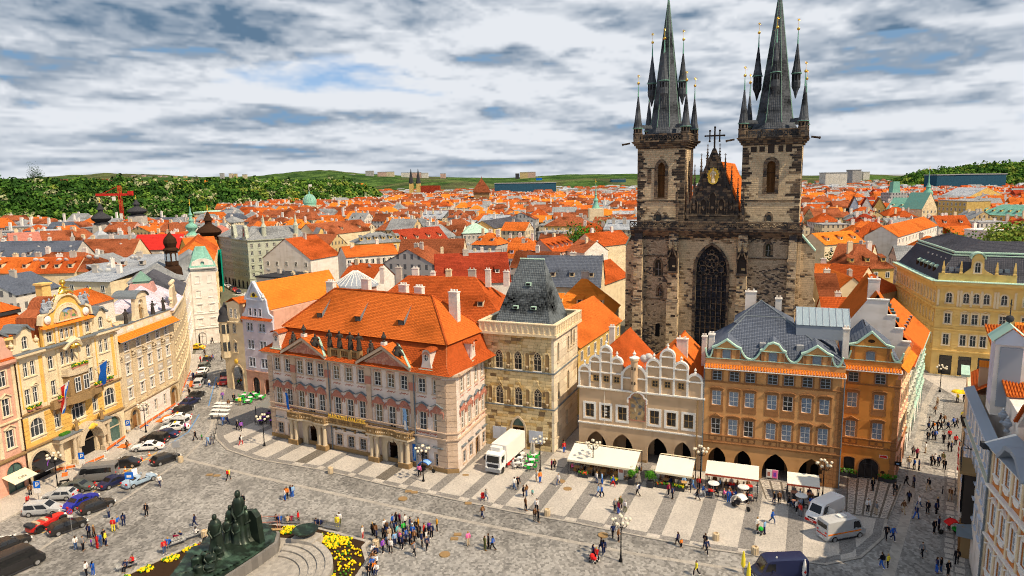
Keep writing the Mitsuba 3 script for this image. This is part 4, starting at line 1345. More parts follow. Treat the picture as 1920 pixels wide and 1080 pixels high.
	part(t,'plate',MB().box(5.2,6.25,-.09,-.05,3.45,3.85).ply('white',N.M))
	part(t,'band',MB().box(5.27,6.18,-.105,-.092,3.5,3.8).ply('red',N.M))
	t=thing('shop_sign','small black hanging shop sign on the corner of the amber house','sign')
	part(t,'board',MB().box(NL-.1,NL+.75,-.3,-.16,2.7,3.25).ply('black',N.M))
	part(t,'emblem',MB().box(NL+.1,NL+.45,-.32,-.305,2.9,3.05).ply('c_lightblue',N.M))
	S=Fr((52.19,88.73),(58.6,97.6))
	ss=[1.5,3.6,5.7,7.8,9.8]
	facade(c,S,0,S.L,0,15.75,'pl_pink',[dict(s=ss,z=13.85,w=1.0,h=1.4,fmat='blind',smat='pl_cream',sw=.15,pmat='pane'),dict(s=ss,z=10.25,w=1.0,h=2.1,smat='pl_cream',hood='seg',pmat='pane'),dict(s=ss,z=5.95,w=1.0,h=2.3,smat='pl_cream',hood='seg',pmat='pane'),
											   dict(s=[2.5,6.2,9.4],z=0,w=1.8,h=3.0,kind='a',fmat='charcoal',pmat='pane_dark',smat='pl_orange_trim',sill=False)])
	band(c,S,0,S.L,4.6,4.85,.2,'pl_orange_trim');band(c,S,0,S.L,13.5,13.75,.15,'pl_cream')
	m=MB()
	crs(m,(-.0,-.8,15.7),(S.L+.2,-.8,15.7),(S.L+.2,.2,16.6),(0,.2,16.6),.3)
	part(c,'side_eave',m.ply('rf_bright',S.M))
	part(c,'wall',MB().box(0,S.L,.1,.45,15.76,17.0).ply('pl_amber',S.M))
	m=MB()
	crs(m,(-.2,.6,17.0),(NL-.2,.6,17.0),(NL*.42,6.0,20.6),(NL*.4,6.0,20.6),.4)
	crs(m,(NL-.2,.6,17.0),(NL-.4,12,17.0),(NL*.42,12,20.6),(NL*.42,6.0,20.6),.4)
	crs(m,(-.2,12,17.0),(-.2,.6,17.0),(NL*.4,6,20.6),(NL*.4,12,20.6),.4)
	r=part(c,'roof',m.ply('rf_slate_blue',N.M))
	for x,y in((5.4,3.2),(5.6,4.4)):
		part(r,'vent_pipe',MB().tube([(x,y,17.4),(x,y,18.6)],.14,6).ply('lead',N.M))
	part(c,'wall',MB().box(-.2,.2,.42,12,0,17.0).ply('pl_amber',N.M))


orange_houses()

# ------------------------------------------------------------------ the twin towered gothic church
CH=Fr((25.65,147.0),(56.73,133.0))


def star_mesh():
	m=MB()
	for k in range(4):
		a=k*PI/4
		m.tube([(-.32*math.cos(a),0,-.32*math.sin(a)),(0,0,0),(.32*math.cos(a),0,.32*math.sin(a))],[.02,.07,.02],4)
	return m


STAR=mikit.ply(star_mesh().arr(),None)
BALLP=mikit.ply(MB().ball((0,0,0),.30,1).arr(),None,True)


def spirelet(b,name,x,y,zc,r,zt,zb,zs,n=8):
	"""a cone of slates with a green spike, gilded ball and star"""
	m=MB().lathe([(r*1.12,zc),(r,zc+.25),(r*.78,zc+(zt-zc)*.22),(.12,zt)],n,c=(x,y),a0=PI/8)
	k=part(b,name,m.ply('rf_spire',CH.M))
	part(k,'spike',MB().lathe([(.15,zt-.2),(.05,zb)],6,c=(x,y)).lathe([(r*1.2,zc-.1),(r*1.2,zc+.02)],n,c=(x,y),a0=PI/8).ply('copper',CH.M))
	part(k,'ball',put(BALLP,'gold',CH.at(x,y,zb)))
	part(k,'star',put(STAR,'gold',CH.at(x,y,zs)))
	part(k,'rod',MB().tube([(x,y,zb),(x,y,zs)],.03,4).ply('gold_paint',CH.M))
	return k


def tracery_rail(b,s0,s1,z0,z1,y,fr=None,name='gallery_rail'):
	fr=fr or CH
	m=MB()
	m.box(s0,s1,y,y+.3,z1-.22,z1).box(s0,s1,y,y+.3,z0,z0+.16)
	n=max(1,int(round((s1-s0)/1.0)))
	w=(s1-s0)/n
	h=z1-.22-z0-.16
	for i in range(n):
		a=s0+i*w
		m.face(LineString([(a,z0+.16),(a+w,z1-.22)]).buffer(.075,cap_style=2),y+.08,y+.2)
		m.face(LineString([(a,z1-.22),(a+w,z0+.16)]).buffer(.075,cap_style=2),y+.09,y+.21)
		m.box(a-.07,a+.07,y+.05,y+.25,z0+.16,z1-.22)
	return part(b,name,m.ply('ch_dark',fr.M))


def pinnacle(b,s,y,z0,z1,r=.32):
	zc=z0+(z1-z0)*.5
	m=MB().lathe([(r,z0),(r,zc)],4,c=(s,y),a0=PI/4).lathe([(r*1.25,zc),(r*1.25,zc+.15),(r*.8,zc+.2),(.06,z1-.35)],4,c=(s,y),a0=PI/4)
	for k in range(4):
		z=zc+.4+(z1-zc-.9)*k/4
		q=r*.8*(1-k/4.6)
		for a in range(4):
			m.ball((s+q*math.cos(a*PI/2),y+q*math.sin(a*PI/2),z),.11,0)
	m.ball((s,y,z1-.3),.17,0,(1.5,1.5,.7)).ball((s,y,z1-.08),.10,0)
	return part(b,'pinnacle',m.ply('ch_dark',CH.M))


def church():
	b=thing('church','tall gothic church of dark and tan stone with two spired towers and a dark gable between them','church')
	# lower west front
	Y=1.5
	bw=hole('g',6.3,22.0)
	wall(b,CH,10.2,22.3,0,30.2,'church_stone',[(16.9,6.2,6.3,22.0,'g')],thick=1.4,y=Y)
	wall(b,CH,2.6,8.2,0,30.2,'church_rubble',[(5.8,21.3,1.25,3.5,'g'),(6.25,16.9,.8,2.0,'g'),(5.9,7.9,1.0,2.8,'r')],y=Y)
	wall(b,CH,24.1,31.6,0,30.2,'church_rubble',[(27.9,26.2,.95,2.6,'g')],y=Y)
	for s,z,w,h in((5.8,21.3,1.25,3.5),(6.25,16.9,.8,2.0),(27.9,26.2,.95,2.6)):
		k=part(b,'lancet',MB().face(hole('g',w,h),Y+.25,Y+.3).ply('pane_dark',CH.at(s,0,z)))
		part(k,'surround',MB().face(hole('g',w+.9,h+.75).difference(moved(hole('g',w,h),0,.12)),-.06,0).ply('ch_dark',CH.at(s,Y,z-.12)))
		part(k,'bars',MB().box(-.04,.04,Y+.2,Y+.24,0,h*.8).box(-w/2,w/2,Y+.2,Y+.24,h*.4,h*.4+.06).ply('grey',CH.at(s,0,z)))
	part(b,'slit_door',MB().box(5.4,6.4,Y+.2,Y+.3,7.9,10.7).ply('black',CH.M))
	# the great west window
	k=part(b,'great_window',MB().face(hole('g',7.4,22.8).difference(hole('g',6.3,22.2)),-.25,.2).ply('ch_dark',CH.at(16.9,Y,6.0)))
	part(k,'leaded_glass',MB().face(bw,1.0,1.05).ply('leaded',CH.at(16.9,Y,6.2)))
	m=MB()
	for i in range(1,6):
		x=-3.15+i*1.05
		m.box(x-.09,x+.09,.6,1.0,0,15.8)
	for j in range(1,12):
		m.box(-3.15,3.15,.8,1.0,j*1.35,j*1.35+.1)
	part(k,'mullions',m.ply('ch_dark',CH.at(16.9,Y,6.2)))
	m=MB()
	def ring(x,z,r,t=.16):
		m.face(Point(x,z).buffer(r,8).difference(Point(x,z).buffer(r-t,8)),.55,.95)
	ring(0,18.6,1.5,.22)
	for a in range(6):
		ring(.85*math.cos(a*PI/3),18.6+.85*math.sin(a*PI/3),.5)
	ring(0,18.6,.4)
	for x,z,r in((-1.75,16.9,.8),(1.75,16.9,.8),(-2.4,15.9,.5),(2.4,15.9,.5),(0,16.6,.5),(-.9,16.3,.55),(.9,16.3,.55),(-2.1,18.1,.55),(2.1,18.1,.55),(0,20.5,.5),(-.7,20.2,.35),(.7,20.2,.35)):
		ring(x,z,r,.13)
	for i in range(6):
		x=-2.62+i*1.05
		m.face(moved(hole('g',1.05,1.3).difference(hole('g',.8,1.1)),x,14.6),.6,.95)
	part(k,'tracery',m.ply('ch_dark',CH.at(16.9,Y,6.2)))
	# buttresses
	rg=random.Random(5)
	for s0,s1,y0 in((.75,2.75,-.6),(8.1,10.4,-.5),(22.1,24.2,-.5),(31.6,33.4,-.6)):
		m=MB().box(s0,s1,y0,Y+.6,0,16.3).box(s0+.1,s1-.1,y0+.35,Y+.6,16.3,25.6).box(s0+.15,s1-.15,y0+.7,Y+.6,25.6,30.6)
		k=part(b,'buttress',m.ply('church_stone',CH.M))
		part(k,'weathering',MB().side(Polygon([(y0-.12,16.1),(y0+.5,16.7),(y0+.5,16.1)]),s0-.1,s1+.1).side(Polygon([(y0+.23,25.4),(y0+.85,26.0),(y0+.85,25.4)]),s0,s1).ply('ch_dark',CH.M))
		for j in range(14):
			z=2+j*1.75+rg.random()*.5
			q=rg.choice((0,1))
			yy=y0 if z<15.5 else y0+.35
			if 15.5<z<16.9 or z>24.5:
				continue
			a=s0+.05 if q else s0+(s1-s0)*rg.uniform(.3,.5)
			part(k,'stone_block',MB().box(a,a+rg.uniform(.6,1.05),yy-.035,yy+.1,z,z+.42,.02).ply(rg.choice(['ch_dark','dark_stone','bell_stone']),CH.M))
	for s in(9.25,23.15):      # canopied niches on the inner buttresses
		k=part(b,'canopied_niche',MB().box(s-1.1,s-.9,-.75,-.1,22.6,28).box(s+.9,s+1.1,-.75,-.1,22.6,28).box(s-1.1,s+1.1,-.75,-.1,22.3,22.7).ply('ch_dark',CH.M))
		part(k,'canopy',MB().face(Polygon([(s-.95,25.6),(s+.95,25.6),(s,28.3)]).difference(Polygon([(s-.7,25.6),(s+.7,25.6),(s,27.5)])),-.85,-.2).ply('ch_dark',CH.M))
		for q in(-1,0,1):
			pinnacle(b,s+q,-.5,26.3,29.4-.5*abs(q),.18)
		part(k,'back',MB().box(s-.9,s+.9,-.17,-.12,22.7,27).ply('dark_stone',CH.M))
	part(b,'string_course',MB().box(2.75,8.1,Y-.2,Y,25.5,25.75).box(2.75,8.1,Y-.2,Y,16.1,16.35).box(24.2,31.6,Y-.2,Y,25.6,25.85).ply('ch_dark',CH.M))
	# outer flanks and diagonal buttresses
	part(b,'flank',MB().box(.0,.8,1.2,14,0,30.2).box(33.35,34.0,1.2,14,0,30.2).ply('church_stone',CH.M))
	for s0,s1,q in((-1.6,.78,0),(33.38,36.6,1)):
		pts=[(s0,0),(s1,0),(s1,30.4),(s1-1.1,30.1),(s0,27.6)]if not q else[(s0,0),(s1+.4,0),(s1+.4,17.2),(s1,17.8),(s1,27.4),(s0+.5,30.6),(s0,30.6)]
		k=part(b,'side_buttress',MB().face(Polygon(pts),2.4,4.4).ply('church_stone',CH.M))
		l=LineString(pts[3:5]if not q else pts[4:6]).buffer(.14,cap_style=2)
		part(k,'coping',MB().face(l,2.2,4.6).ply('cu_pale',CH.M))
	# gallery across the front
	part(b,'corbel_table',MB().side(Polygon([(-.2,31.55),(-.2,31.2),(.7,30.0),(1.6,30.0),(1.6,31.55)][::-1]),0.0,34.1).ply('ch_dark',CH.M))
	part(b,'gallery_floor',MB().box(-.1,34.2,-.3,12,31.55,31.75).ply('ch_dark',CH.M))
	xs=[0,2.9,8.0,10.4,22.0,24.3,31.5,34.1]
	for i in range(7):
		tracery_rail(b,xs[i]+.02,xs[i+1]-.02,31.75,33.15,-.45 if i in(0,2,4,6)else-.2)
	GL=Fr(CH.w(34.1,0)[:2],CH.w(34.1,11)[:2])
	tracery_rail(b,.3,10.5,31.75,33.15,0,GL)
	# upper towers
	for side,s0,s1,dep,cx in(('north',1.05,11.0,9.9,6.0),('south',22.3,33.3,11.0,27.8)):
		t=part(b,'tower',MB().box(s0+.8,s1-.8,Y+.8,Y+dep-.8,31.8,48).ply('dark_stone',CH.M))
		wx=6.15 if side=='north' else 27.85
		kd,wz,wh,ww=('g',38.0,7.4,1.55)if side=='north' else('a',38.9,6.2,1.6)
		wl='tower'
		wall(b,CH,s0,s1,31.76,48.2,'church_stone',[(wx,wz,ww,wh,kd),(5.5 if side=='north' else 27.75,33.3,.95,1.3,'g')],thick=.8,y=Y,name='tower_wall')
		k=part(b,'belfry_window',MB().face(hole(kd,ww+1.35,wh+1.0).difference(moved(hole(kd,ww,wh),0,.2)),-.14,.0).face(hole(kd,ww+.5,wh+.45).difference(moved(hole(kd,ww,wh),0,.2)),-.05,.35).ply('ch_dark',CH.at(wx,Y,wz-.2)))
		part(k,'shutter',MB().face(hole(kd,ww,wh),.4,.5).ply('louvre',CH.at(wx,Y,wz)))
		part(k,'transom',MB().box(-ww/2,ww/2,.33,.4,wh*.62,wh*.62+.16).ply('dark_wood',CH.at(wx,Y,wz)))
		z=part(b,'gallery_door',MB().face(hole('g',1.7,1.9).difference(hole('g',.95,1.3)),-.06,0).ply('ch_dark',CH.at(5.5 if side=='north' else 27.75,Y,33.3)))
		part(z,'pane',MB().face(hole('g',.95,1.3),.2,.25).ply('pane',CH.at(5.5 if side=='north' else 27.75,Y,33.3)))
		if side=='north':
			part(b,'slit',MB().box(3.2,4.0,Y-.1,Y,40.9,44.0).ply('ch_dark',CH.M))
			part(b,'string_course',MB().box(2.9,5.1,Y-.12,Y,44.1,44.3).ply('ch_dark',CH.M))
		else:
			for a,c,z0,z1 in((23.9,25.0,46.9,48.0),(25.5,26.5,46.95,48.0),(27.1,28.3,46.6,48.2),(29.0,29.9,46.85,48.1),(30.4,31.5,46.8,48.2)):
				part(b,'dark_stone_panel',MB().box(a,c,Y-.05,Y,z0,z1).ply('dark_stone',CH.M))
		part(b,'string_course',MB().box(s0-.1,s1+.1,Y-.14,Y,37.2,37.5).ply('ch_dark',CH.M))
		# right flank (sunlit) and others
		R=Fr(CH.w(s1,Y)[:2],CH.w(s1,Y+dep)[:2])
		wall(b,R,.8,dep,31.76,48.2,'church_stone',[(dep*.5,38.2,1.2,7.0,'g')],thick=.78,name='tower_wall')
		k=part(b,'belfry_window',MB().face(hole('g',2.0,7.7).difference(moved(hole('g',1.2,7.0),0,.2)),-.1,0).ply('ch_dark',R.at(dep*.5,0,38.0)))
		part(k,'shutter',MB().face(hole('g',1.2,7.0),.4,.5).ply('louvre',R.at(dep*.5,0,38.2)))
		Lf=Fr(CH.w(s0,Y+dep)[:2],CH.w(s0,Y)[:2])
		wall(b,Lf,0,dep-.8,31.76,48.2,'church_stone',thick=.78,name='tower_wall')
		Bk=Fr(CH.w(s1,Y+dep)[:2],CH.w(s0,Y+dep)[:2])
		wall(b,Bk,.8,s1-s0-.8,31.76,48.2,'church_stone',thick=.78,name='tower_wall')
		# quoins: long and short dark blocks on the corners
		rg=random.Random(len(side))
		for j in range(33):
			z=32.0+j*.48
			if 36.9<z<37.6:
				continue
			for q in(0,1):
				w=rg.choice((.8,1.15,1.5,1.9,2.3))*(1.15 if q else .85)
				if rg.random()<.16 and side=='south':
					continue
				a=s1-w if q else s0+.02
				part(b,'quoin',MB().box(a,a+w-.02,Y-.045,Y+.05,z+.02,z+.46,.015).ply(rg.choice(['ch_dark','ch_dark','dark_stone']),CH.M))
				w2=rg.choice((.5,.8,1.2))
				if q:
					part(b,'quoin',MB().box(.0,w2,-.045,.05,z+.02,z+.46,.015).ply('ch_dark',R.M))
		# corbelled cornice and gallery
		o=.95
		cz=MB()
		for(e,e2)in((0,47.9),(.35,48.4),(.65,48.9),(o,49.3)):
			cz.box(s0-e,s1+e,Y-e,Y+dep+e,e2,e2+.5 if e<o else 49.75)
		part(b,'cornice',cz.ply('ch_dark',CH.M))
		part(b,'cornice_edge',MB().box(s0-o-.15,s1+o+.15,Y-o-.15,Y+dep+o+.15,49.6,49.76).ply('ch_dark',CH.M))
		x0,x1,y0,y1=s0-o+.2,s1+o-.2,Y-o+.1,Y+dep+o-.1
		for fr,l in((CH,None),(Fr(CH.w(x1,y0)[:2],CH.w(x1,y1)[:2]),y1-y0),(Fr(CH.w(x0,y1)[:2],CH.w(x0,y0)[:2]),y1-y0),(Fr(CH.w(x1,y1)[:2],CH.w(x0,y1)[:2]),x1-x0)):
			if l is None:
				tracery_rail(b,x0+1.3,x1-1.3,49.76,51.25,y0)
			else:
				tracery_rail(b,1.3,l-1.3,49.76,51.25,0,fr)
		for(tx,ty)in((x0+.75,y0+.75),(x1-.75,y0+.75),(x1-.75,y1-.75),(x0+.75,y1-.75)):
			k=part(b,'corner_turret',MB().lathe([(.95,49.3),(.98,51.3),(1.04,51.35),(1.04,51.5),(.92,51.55),(.92,52.6)],8,c=(tx,ty),a0=PI/8).ply('ch_dark',CH.M))
			for a in range(8):
				an=a*PI/4
				part(k,'opening',MB().box(-.18,.18,-.02,.06,51.65,52.35).ply('black',CH.at(tx+.86*math.sin(an),ty-.86*math.cos(an),0,an)))
			spirelet(b,'turret_spire',tx,ty,52.6,.95,59.2,61.8,63.3)
			part(k,'brace',MB().add(*MB().face(Polygon([(0,-.35),(3.4,-.35),(3.1,.35),(0,.35)]),-.35,.35).arr()).ply('rf_spire',CH.at(tx,ty,52.9,math.atan2(Y+dep/2-ty,cx-tx))))
		cy=Y+dep/2
		rb=3.35 if side=='north' else 3.75
		zt=79.3 if side=='north' else 78.8
		m=MB()
		prof=[(rb*1.35,51.0),(rb*1.04,52.7),(rb*.93,54.5),(.10,zt)]
		n=8
		for i in range(len(prof)-1):
			(r0,z0),(r1,z1)=prof[i],prof[i+1]
			for a in range(n):
				p=[(cx+r*math.cos(PI/8+q*PI/4),cy+r*math.sin(PI/8+q*PI/4),z)for r,z,q in((r0,z0,a),(r0,z0,a+1),(r1,z1,a+1),(r1,z1,a))]
				crs(m,*p,.55,.03)
		k=part(b,'spire',m.ply('rf_spire',CH.M))
		m=MB()
		for a in range(n):
			c_,s_=math.cos(PI/8+a*PI/4),math.sin(PI/8+a*PI/4)
			m.tube([(cx+r*c_,cy+r*s_,z)for r,z in prof[1:]],[.09,.08,.05],4)
		part(k,'hip_rolls',m.ply('copper_old',CH.M))
		part(k,'point',MB().lathe([(.3,zt-3.2),(.06,zt+3)],6,c=(cx,cy)).ply('copper',CH.M))
		part(k,'skirt',MB().box(s0+.3,s1-.3,Y+.3,Y+dep-.3,49.9,51.1).ply('rf_spire',CH.M))
		for a in range(4):
			an=a*PI/2
			tx,ty=cx+(rb-.1)*math.sin(an),cy-(rb-.1)*math.cos(an)
			k=part(b,'spire_turret',MB().lathe([(.08,57.4),(.5,58.9),(.86,59.6),(.92,60.6),(.86,60.65),(.86,62.1),(.98,62.15),(.98,62.3)],8,c=(tx,ty),a0=PI/8).ply('rf_spire',CH.M))
			for q in range(8):
				qn=q*PI/4
				part(k,'opening',MB().box(-.16,.16,-.02,.05,60.85,61.9).ply('black',CH.at(tx+.79*math.sin(qn),ty-.79*math.cos(qn),0,qn)))
			spirelet(b,'turret_spire',tx,ty,62.25,.92,68.0,70.7,72.4)
		for s in(s0-o-.6,s1+o+.6):
			part(b,'gargoyle',MB().tube([(s,Y-.6,49.5),(s+(1.2 if s>cx else-1.2),Y-1.0,49.3),(s+(1.6 if s>cx else-1.6),Y-1.1,49.2)],[.2,.2,.28],5).ply('dark_stone',CH.M))
	# the gable between the towers
	Yg=2.2
	g=part(b,'gable',MB().face(Polygon([(11.05,31.8),(22.25,31.8),(22.25,34.5),(21.9,34.9),(17.0,47.4),(16.4,47.4),(11.5,34.9),(11.05,34.5)]),Yg,Yg+1.0).ply('ch_dark',CH.M))
	m=MB()
	for q in(-1,1):
		m.face(LineString([(16.7+q*5.4,34.4),(16.7,47.9)]).buffer(.22,cap_style=2),Yg-.3,Yg+1.2)
	part(g,'coping',m.ply('ch_dark',CH.M))
	part(g,'string_course',MB().box(11.1,22.2,Yg-.25,Yg,34.2,34.5).ply('ch_dark',CH.M))
	for i,s in enumerate((13.0,14.9,16.7,18.5,20.3)):
		zt=39.4 if i==2 else 38.0
		k=part(g,'blind_arch',MB().face(hole('g',1.55,zt-34.8).difference(hole('g',1.2,zt-35.05)),-.3,0).ply('ch_dark',CH.at(s,Yg,34.7)))
		part(k,'recess',MB().face(hole('g',1.2,zt-35.05),-.05,0).ply('dark_stone',CH.at(s,Yg,34.7)))
		part(k,'shield',MB().face(Polygon([(-.35,.7),(.35,.7),(.35,.2),(0,-.3),(-.35,.2)]),-.2,-.05).ply('ch_dark',CH.at(s,Yg,35.6)))
	for s,zt in((15.45,48.8),(14.25,47.0),(12.95,44.8),(11.7,42.0),(17.85,48.9),(19.0,46.9),(20.3,44.4),(21.6,41.8)):
		zb=34.0+max(0,(5.4-abs(s-16.7))/5.4*12.6)-1.4
		pinnacle(g if False else b,s,Yg-.1,zb,zt,.34)
	for s in(9.7,22.9):
		pinnacle(b,s,.8,33.0,40.4,.3)
	k=part(b,'cross',MB().box(16.55,16.85,Yg+.2,Yg+.5,47.4,52.1).box(14.9,18.5,Yg+.22,Yg+.48,50.35,50.65).box(15.6,15.84,Yg+.24,Yg+.46,49.5,51.4).box(17.56,17.8,Yg+.24,Yg+.46,49.5,51.4).ply('dark_stone',CH.M))
	m=MB()
	for x,z in((16.7,52.2),(14.85,50.5),(18.55,50.5),(15.72,51.5),(17.68,51.5),(15.72,49.4),(17.68,49.4)):
		m.ball((x,Yg+.35,z),.24,0)
	part(k,'knobs',m.ply('dark_stone',CH.M))
	n=28
	ray=[((1.28 if i%2 else 1.05)*math.cos(i*2*PI/n),(1.68 if i%2 else 1.42)*math.sin(i*2*PI/n))for i in range(n)]
	k=part(b,'golden_relief',MB().face(Polygon(ray),-.35,-.05).ply('gold_paint',CH.at(16.7,Yg,42.45)))
	part(k,'crescent',MB().face(Point(0,0).buffer(1.0,10).difference(Point(0,.55).buffer(1.0,10)),-.6,-.35).ply('gold',CH.at(16.7,Yg,41.7)))
	part(k,'figure',figure_mesh(seed=31).ply('pl_cream',CH.at(16.7,Yg-.55,41.0)@np.diag([1.3,1,1.5,1]),50))
	# nave roof
	m=MB()
	crs(m,(10.6,40,31.8),(10.6,3.2,31.8),(16.7,3.2,45.5),(16.7,40,45.5),.5)
	crs(m,(22.8,3.2,31.8),(22.8,40,31.8),(16.7,40,45.5),(16.7,3.2,45.5),.5)
	part(b,'nave_roof',m.ply('rf_orange',CH.M))
	part(b,'nave_wall',MB().box(1.0,33.3,12,40,0,30).ply('church_rubble',CH.M))


def leaded(p,n,uv):
	s,t=hv(p,n)
	u,v=s/.35,t/.45
	e=dr.minimum(dr.minimum(u-dr.floor(u),dr.floor(u)+1-u),dr.minimum(v-dr.floor(v),dr.floor(v)+1-v))
	r=cell_rand(dr.floor(u),dr.floor(v),2)
	return mix((.055,.06,.065),(.035,.038,.062),r)*(.35+.65*sstep(.06,.16,e))+mi.Color3f(.06,.055,.05)*sstep(.7,1.0,r)


def louvre(p,n,uv):
	s,t=hv(p,n)
	u=s/.18
	return mix((.12,.06,.025),(.05,.028,.015),sstep(.75,1.0,dr.abs(dr.sin(u*PI))))*(.7+.6*noise(s*4,t*.6,1.0))


procmat('leaded',leaded)
procmat('louvre',louvre)
church()

# ------------------------------------------------------------------ the row on the north side
def ministry():
	b=thing('yellow_ministry','ornate yellow and cream building with a mosaic lunette in its curved gable and gilded figures','building')
	F=Fr((-69.66,92.5),(-66.3,111.54))
	L=F.L
	att=[(2.2,1.0,1.9,'a'),(6.2,1.05,1.6,'r'),(8.45,.75,1.6,'r'),(9.35,.75,1.6,'r'),(10.25,.75,1.6,'r'),(13.4,.9,1.7,'r'),(16.4,1.0,1.9,'a')]
	w4=[(1.8,.85),(3.0,.85),(6.1,1.0),(8.2,.7),(9.15,.7),(10.1,.7),(13.3,.9),(15.9,.85),(17.1,.85)]
	w3=[(1.6,.9),(2.9,.9),(6.1,.9),(13.3,.9),(15.8,.9),(17.0,.9)]
	w2=[(2.5,2.3,2.7),(6.0,.95,2.5),(10.0,2.4,3.0),(13.4,.95,2.4),(16.6,2.3,2.9)]
	hs=[(s,15.5,w,2.1,'a' if s in(6.1,13.3)else 'r')for s,w in w4]+[(s,11.4,w,2.35,'r')for s,w in w3]+[(s,6.5,w,h,'a')for s,w,h in w2]
	hs+=[(2.4,0,3.4,4.2,'a'),(10.9,0,3.6,4.4,'a'),(16.8,0,3.0,4.4,'a')]
	wall(b,F,0,L,0,19.0,'pl_cream',hs)
	for s,w in w4:
		window(b,F,s,15.5,w,2.1,'a' if s in(6.1,13.3)else 'r',(2,(.66,)),smat='pl_cream',pmat='pane',sw=.12)
	for s,w in w3:
		window(b,F,s,11.4,w,2.35,'r',(2,(.66,)),smat='pl_cream',pmat='pane',sw=.12,hood='tri' if s in(2.9,15.8)else None)
	for s,w,h in w2:
		window(b,F,s,6.5,w,h,'a',(3 if w>2 else 2,(.58,)),smat='pl_cream',pmat='pane',sw=.3)
	# yellow fields
	for s in(.55,4.35,14.65,18.4):
		part(b,'yellow_field',MB().box(s-.3,s+.3,-.03,0,11.0,18.0).ply('pl_yellow',F.M))
	for s0,s1 in((.2,1.1),(3.9,5.4),(6.6,8.6),(11.4,12.8),(14.0,15.2),(17.9,L-.2)):
		for k in range(6):
			part(b,'rusticated_course',MB().box(s0,s1,-.08,0,6.0+k*.62,6.57+k*.62).ply('pl_yellow',F.M))
	part(b,'yellow_field',MB().box(.1,L-.1,-.04,0,5.3,5.95).ply('pl_yellow',F.M))
	for s in(.15,4.9,7.4,11.5,14.2,L-.15):
		part(b,'pilaster',MB().box(s-.28,s+.28,-.2,0,10.4,18.2).ply('pl_cream',F.M))
	band(b,F,0,L,10.0,10.4,.35,'brown_stone');band(b,F,0,L,4.85,5.25,.3,'brown_stone')
	band(b,F,-.2,L+.2,18.4,19.05,.9,'pl_cream','cornice')
	for x0,x1 in((-.2,4.6),(14.2,L+.2)):
		part(b,'lead_cornice_cover',MB().box(x0,x1,-.95,.1,19.06,19.16).ply('lead',F.M))
	part(b,'lead_cornice_cover',MB().box(4.6,14.2,-1.3,.1,19.0,19.12).ply('lead',F.M))
	# attic with side bays and curved middle gable
	sw=[(2.2,.0),(16.4,.0)]
	cg=Polygon([(4.9,19.1),(14.3,19.1),(14.3,22.0),(13.9,22.2),(13.7,23.5),(13.0,24.0),(12.1,24.4),(11.5,25.4),(10.7,25.95),(9.75,26.1),(8.8,25.95),(8.0,25.4),(7.4,24.4),(6.5,24.0),(5.3,23.5),(5.1,22.2),(4.9,22.0)])
	lun=moved(hole('a',3.7,1.85),9.75,22.35)
	hs=[(s,19.5,w,h,k)for s,w,h,k in att if 4.9<s<14.3]
	wall(b,F,0,0,0,0,'pl_yellow',hs,outline=list(cg.exterior.coords)[:-1],y=-.25)
	for s,w,h,k in att:
		y=-.25 if 4.9<s<14.3 else 0
		window(b,F,s,19.5,w,h,k,(2,(.64,)),smat='pl_cream',pmat='pane',y=y)
	for s in(2.2,16.4):
		o=[(s-2.2,19.1),(s+2.4,19.1),(s+2.0,19.7),(s+1.35,20.4),(s+1.2,22.1),(s+.9,22.3),(s+.5,22.7),(s-.5,22.7),(s-.9,22.3),(s-1.2,22.1),(s-1.35,20.4),(s-2.0,19.7)]
		wall(b,F,0,0,0,0,'pl_cream',[(s,19.5,1.0,1.9,'a')],outline=o,thick=.45)
		ln=LineString([(s-1.5,22.0),(s-.8,22.4),(s-.4,22.9),(s+.4,22.9),(s+.8,22.4),(s+1.5,22.0)]).buffer(.13,cap_style=2)
		part(b,'bay_hood',MB().face(ln,-.4,2.6).ply('lead',F.M))
		for q in(-2.0,2.1):
			part(b,'attic_urn',urn_mesh(1.4).ply('pl_cream',F.at(s+q,.2,19.7),40))
	for s in(5.3,7.4,11.4,12.5,14.0):
		part(b,'pilaster',MB().box(s-.2,s+.2,-.4,-.25,19.2,21.7).ply('pl_cream',F.M))
	part(b,'tile_string',MB().side(Polygon([(-1.0,21.75),(-.2,21.7),(-.2,22.1)]),4.7,14.5).ply('rf_bright',F.M))
	ln=LineString([(4.9,22.3),(5.2,23.6),(6.5,24.1),(7.4,24.5),(8.0,25.5),(8.8,26.05),(9.75,26.2),(10.7,26.05),(11.5,25.5),(12.1,24.5),(13.0,24.1),(14.1,23.6),(14.3,22.3)]).buffer(.16,cap_style=2)
	part(b,'gable_moulding',MB().face(ln,-.55,.3).ply('pl_cream',F.M))
	k=part(b,'mosaic_lunette',MB().face(lun,-.29,-.25).ply('mosaic',F.M))
	part(k,'frame',MB().face(lun.buffer(.42).difference(lun).intersection(sbox(0,22.2,20,30)),-.5,-.25).face(lun.buffer(.7).difference(lun.buffer(.5)).intersection(sbox(0,22.2,20,30)),-.4,-.25).ply('pl_cream',F.M))
	for s in(6.1,13.3):
		part(b,'cartouche',MB().ball((s,-.35,22.9),.62,1,(1,.4,1.1)).ball((s,-.5,22.9),.4,1,(1,.5,1.1)).ply('white',F.M,60))
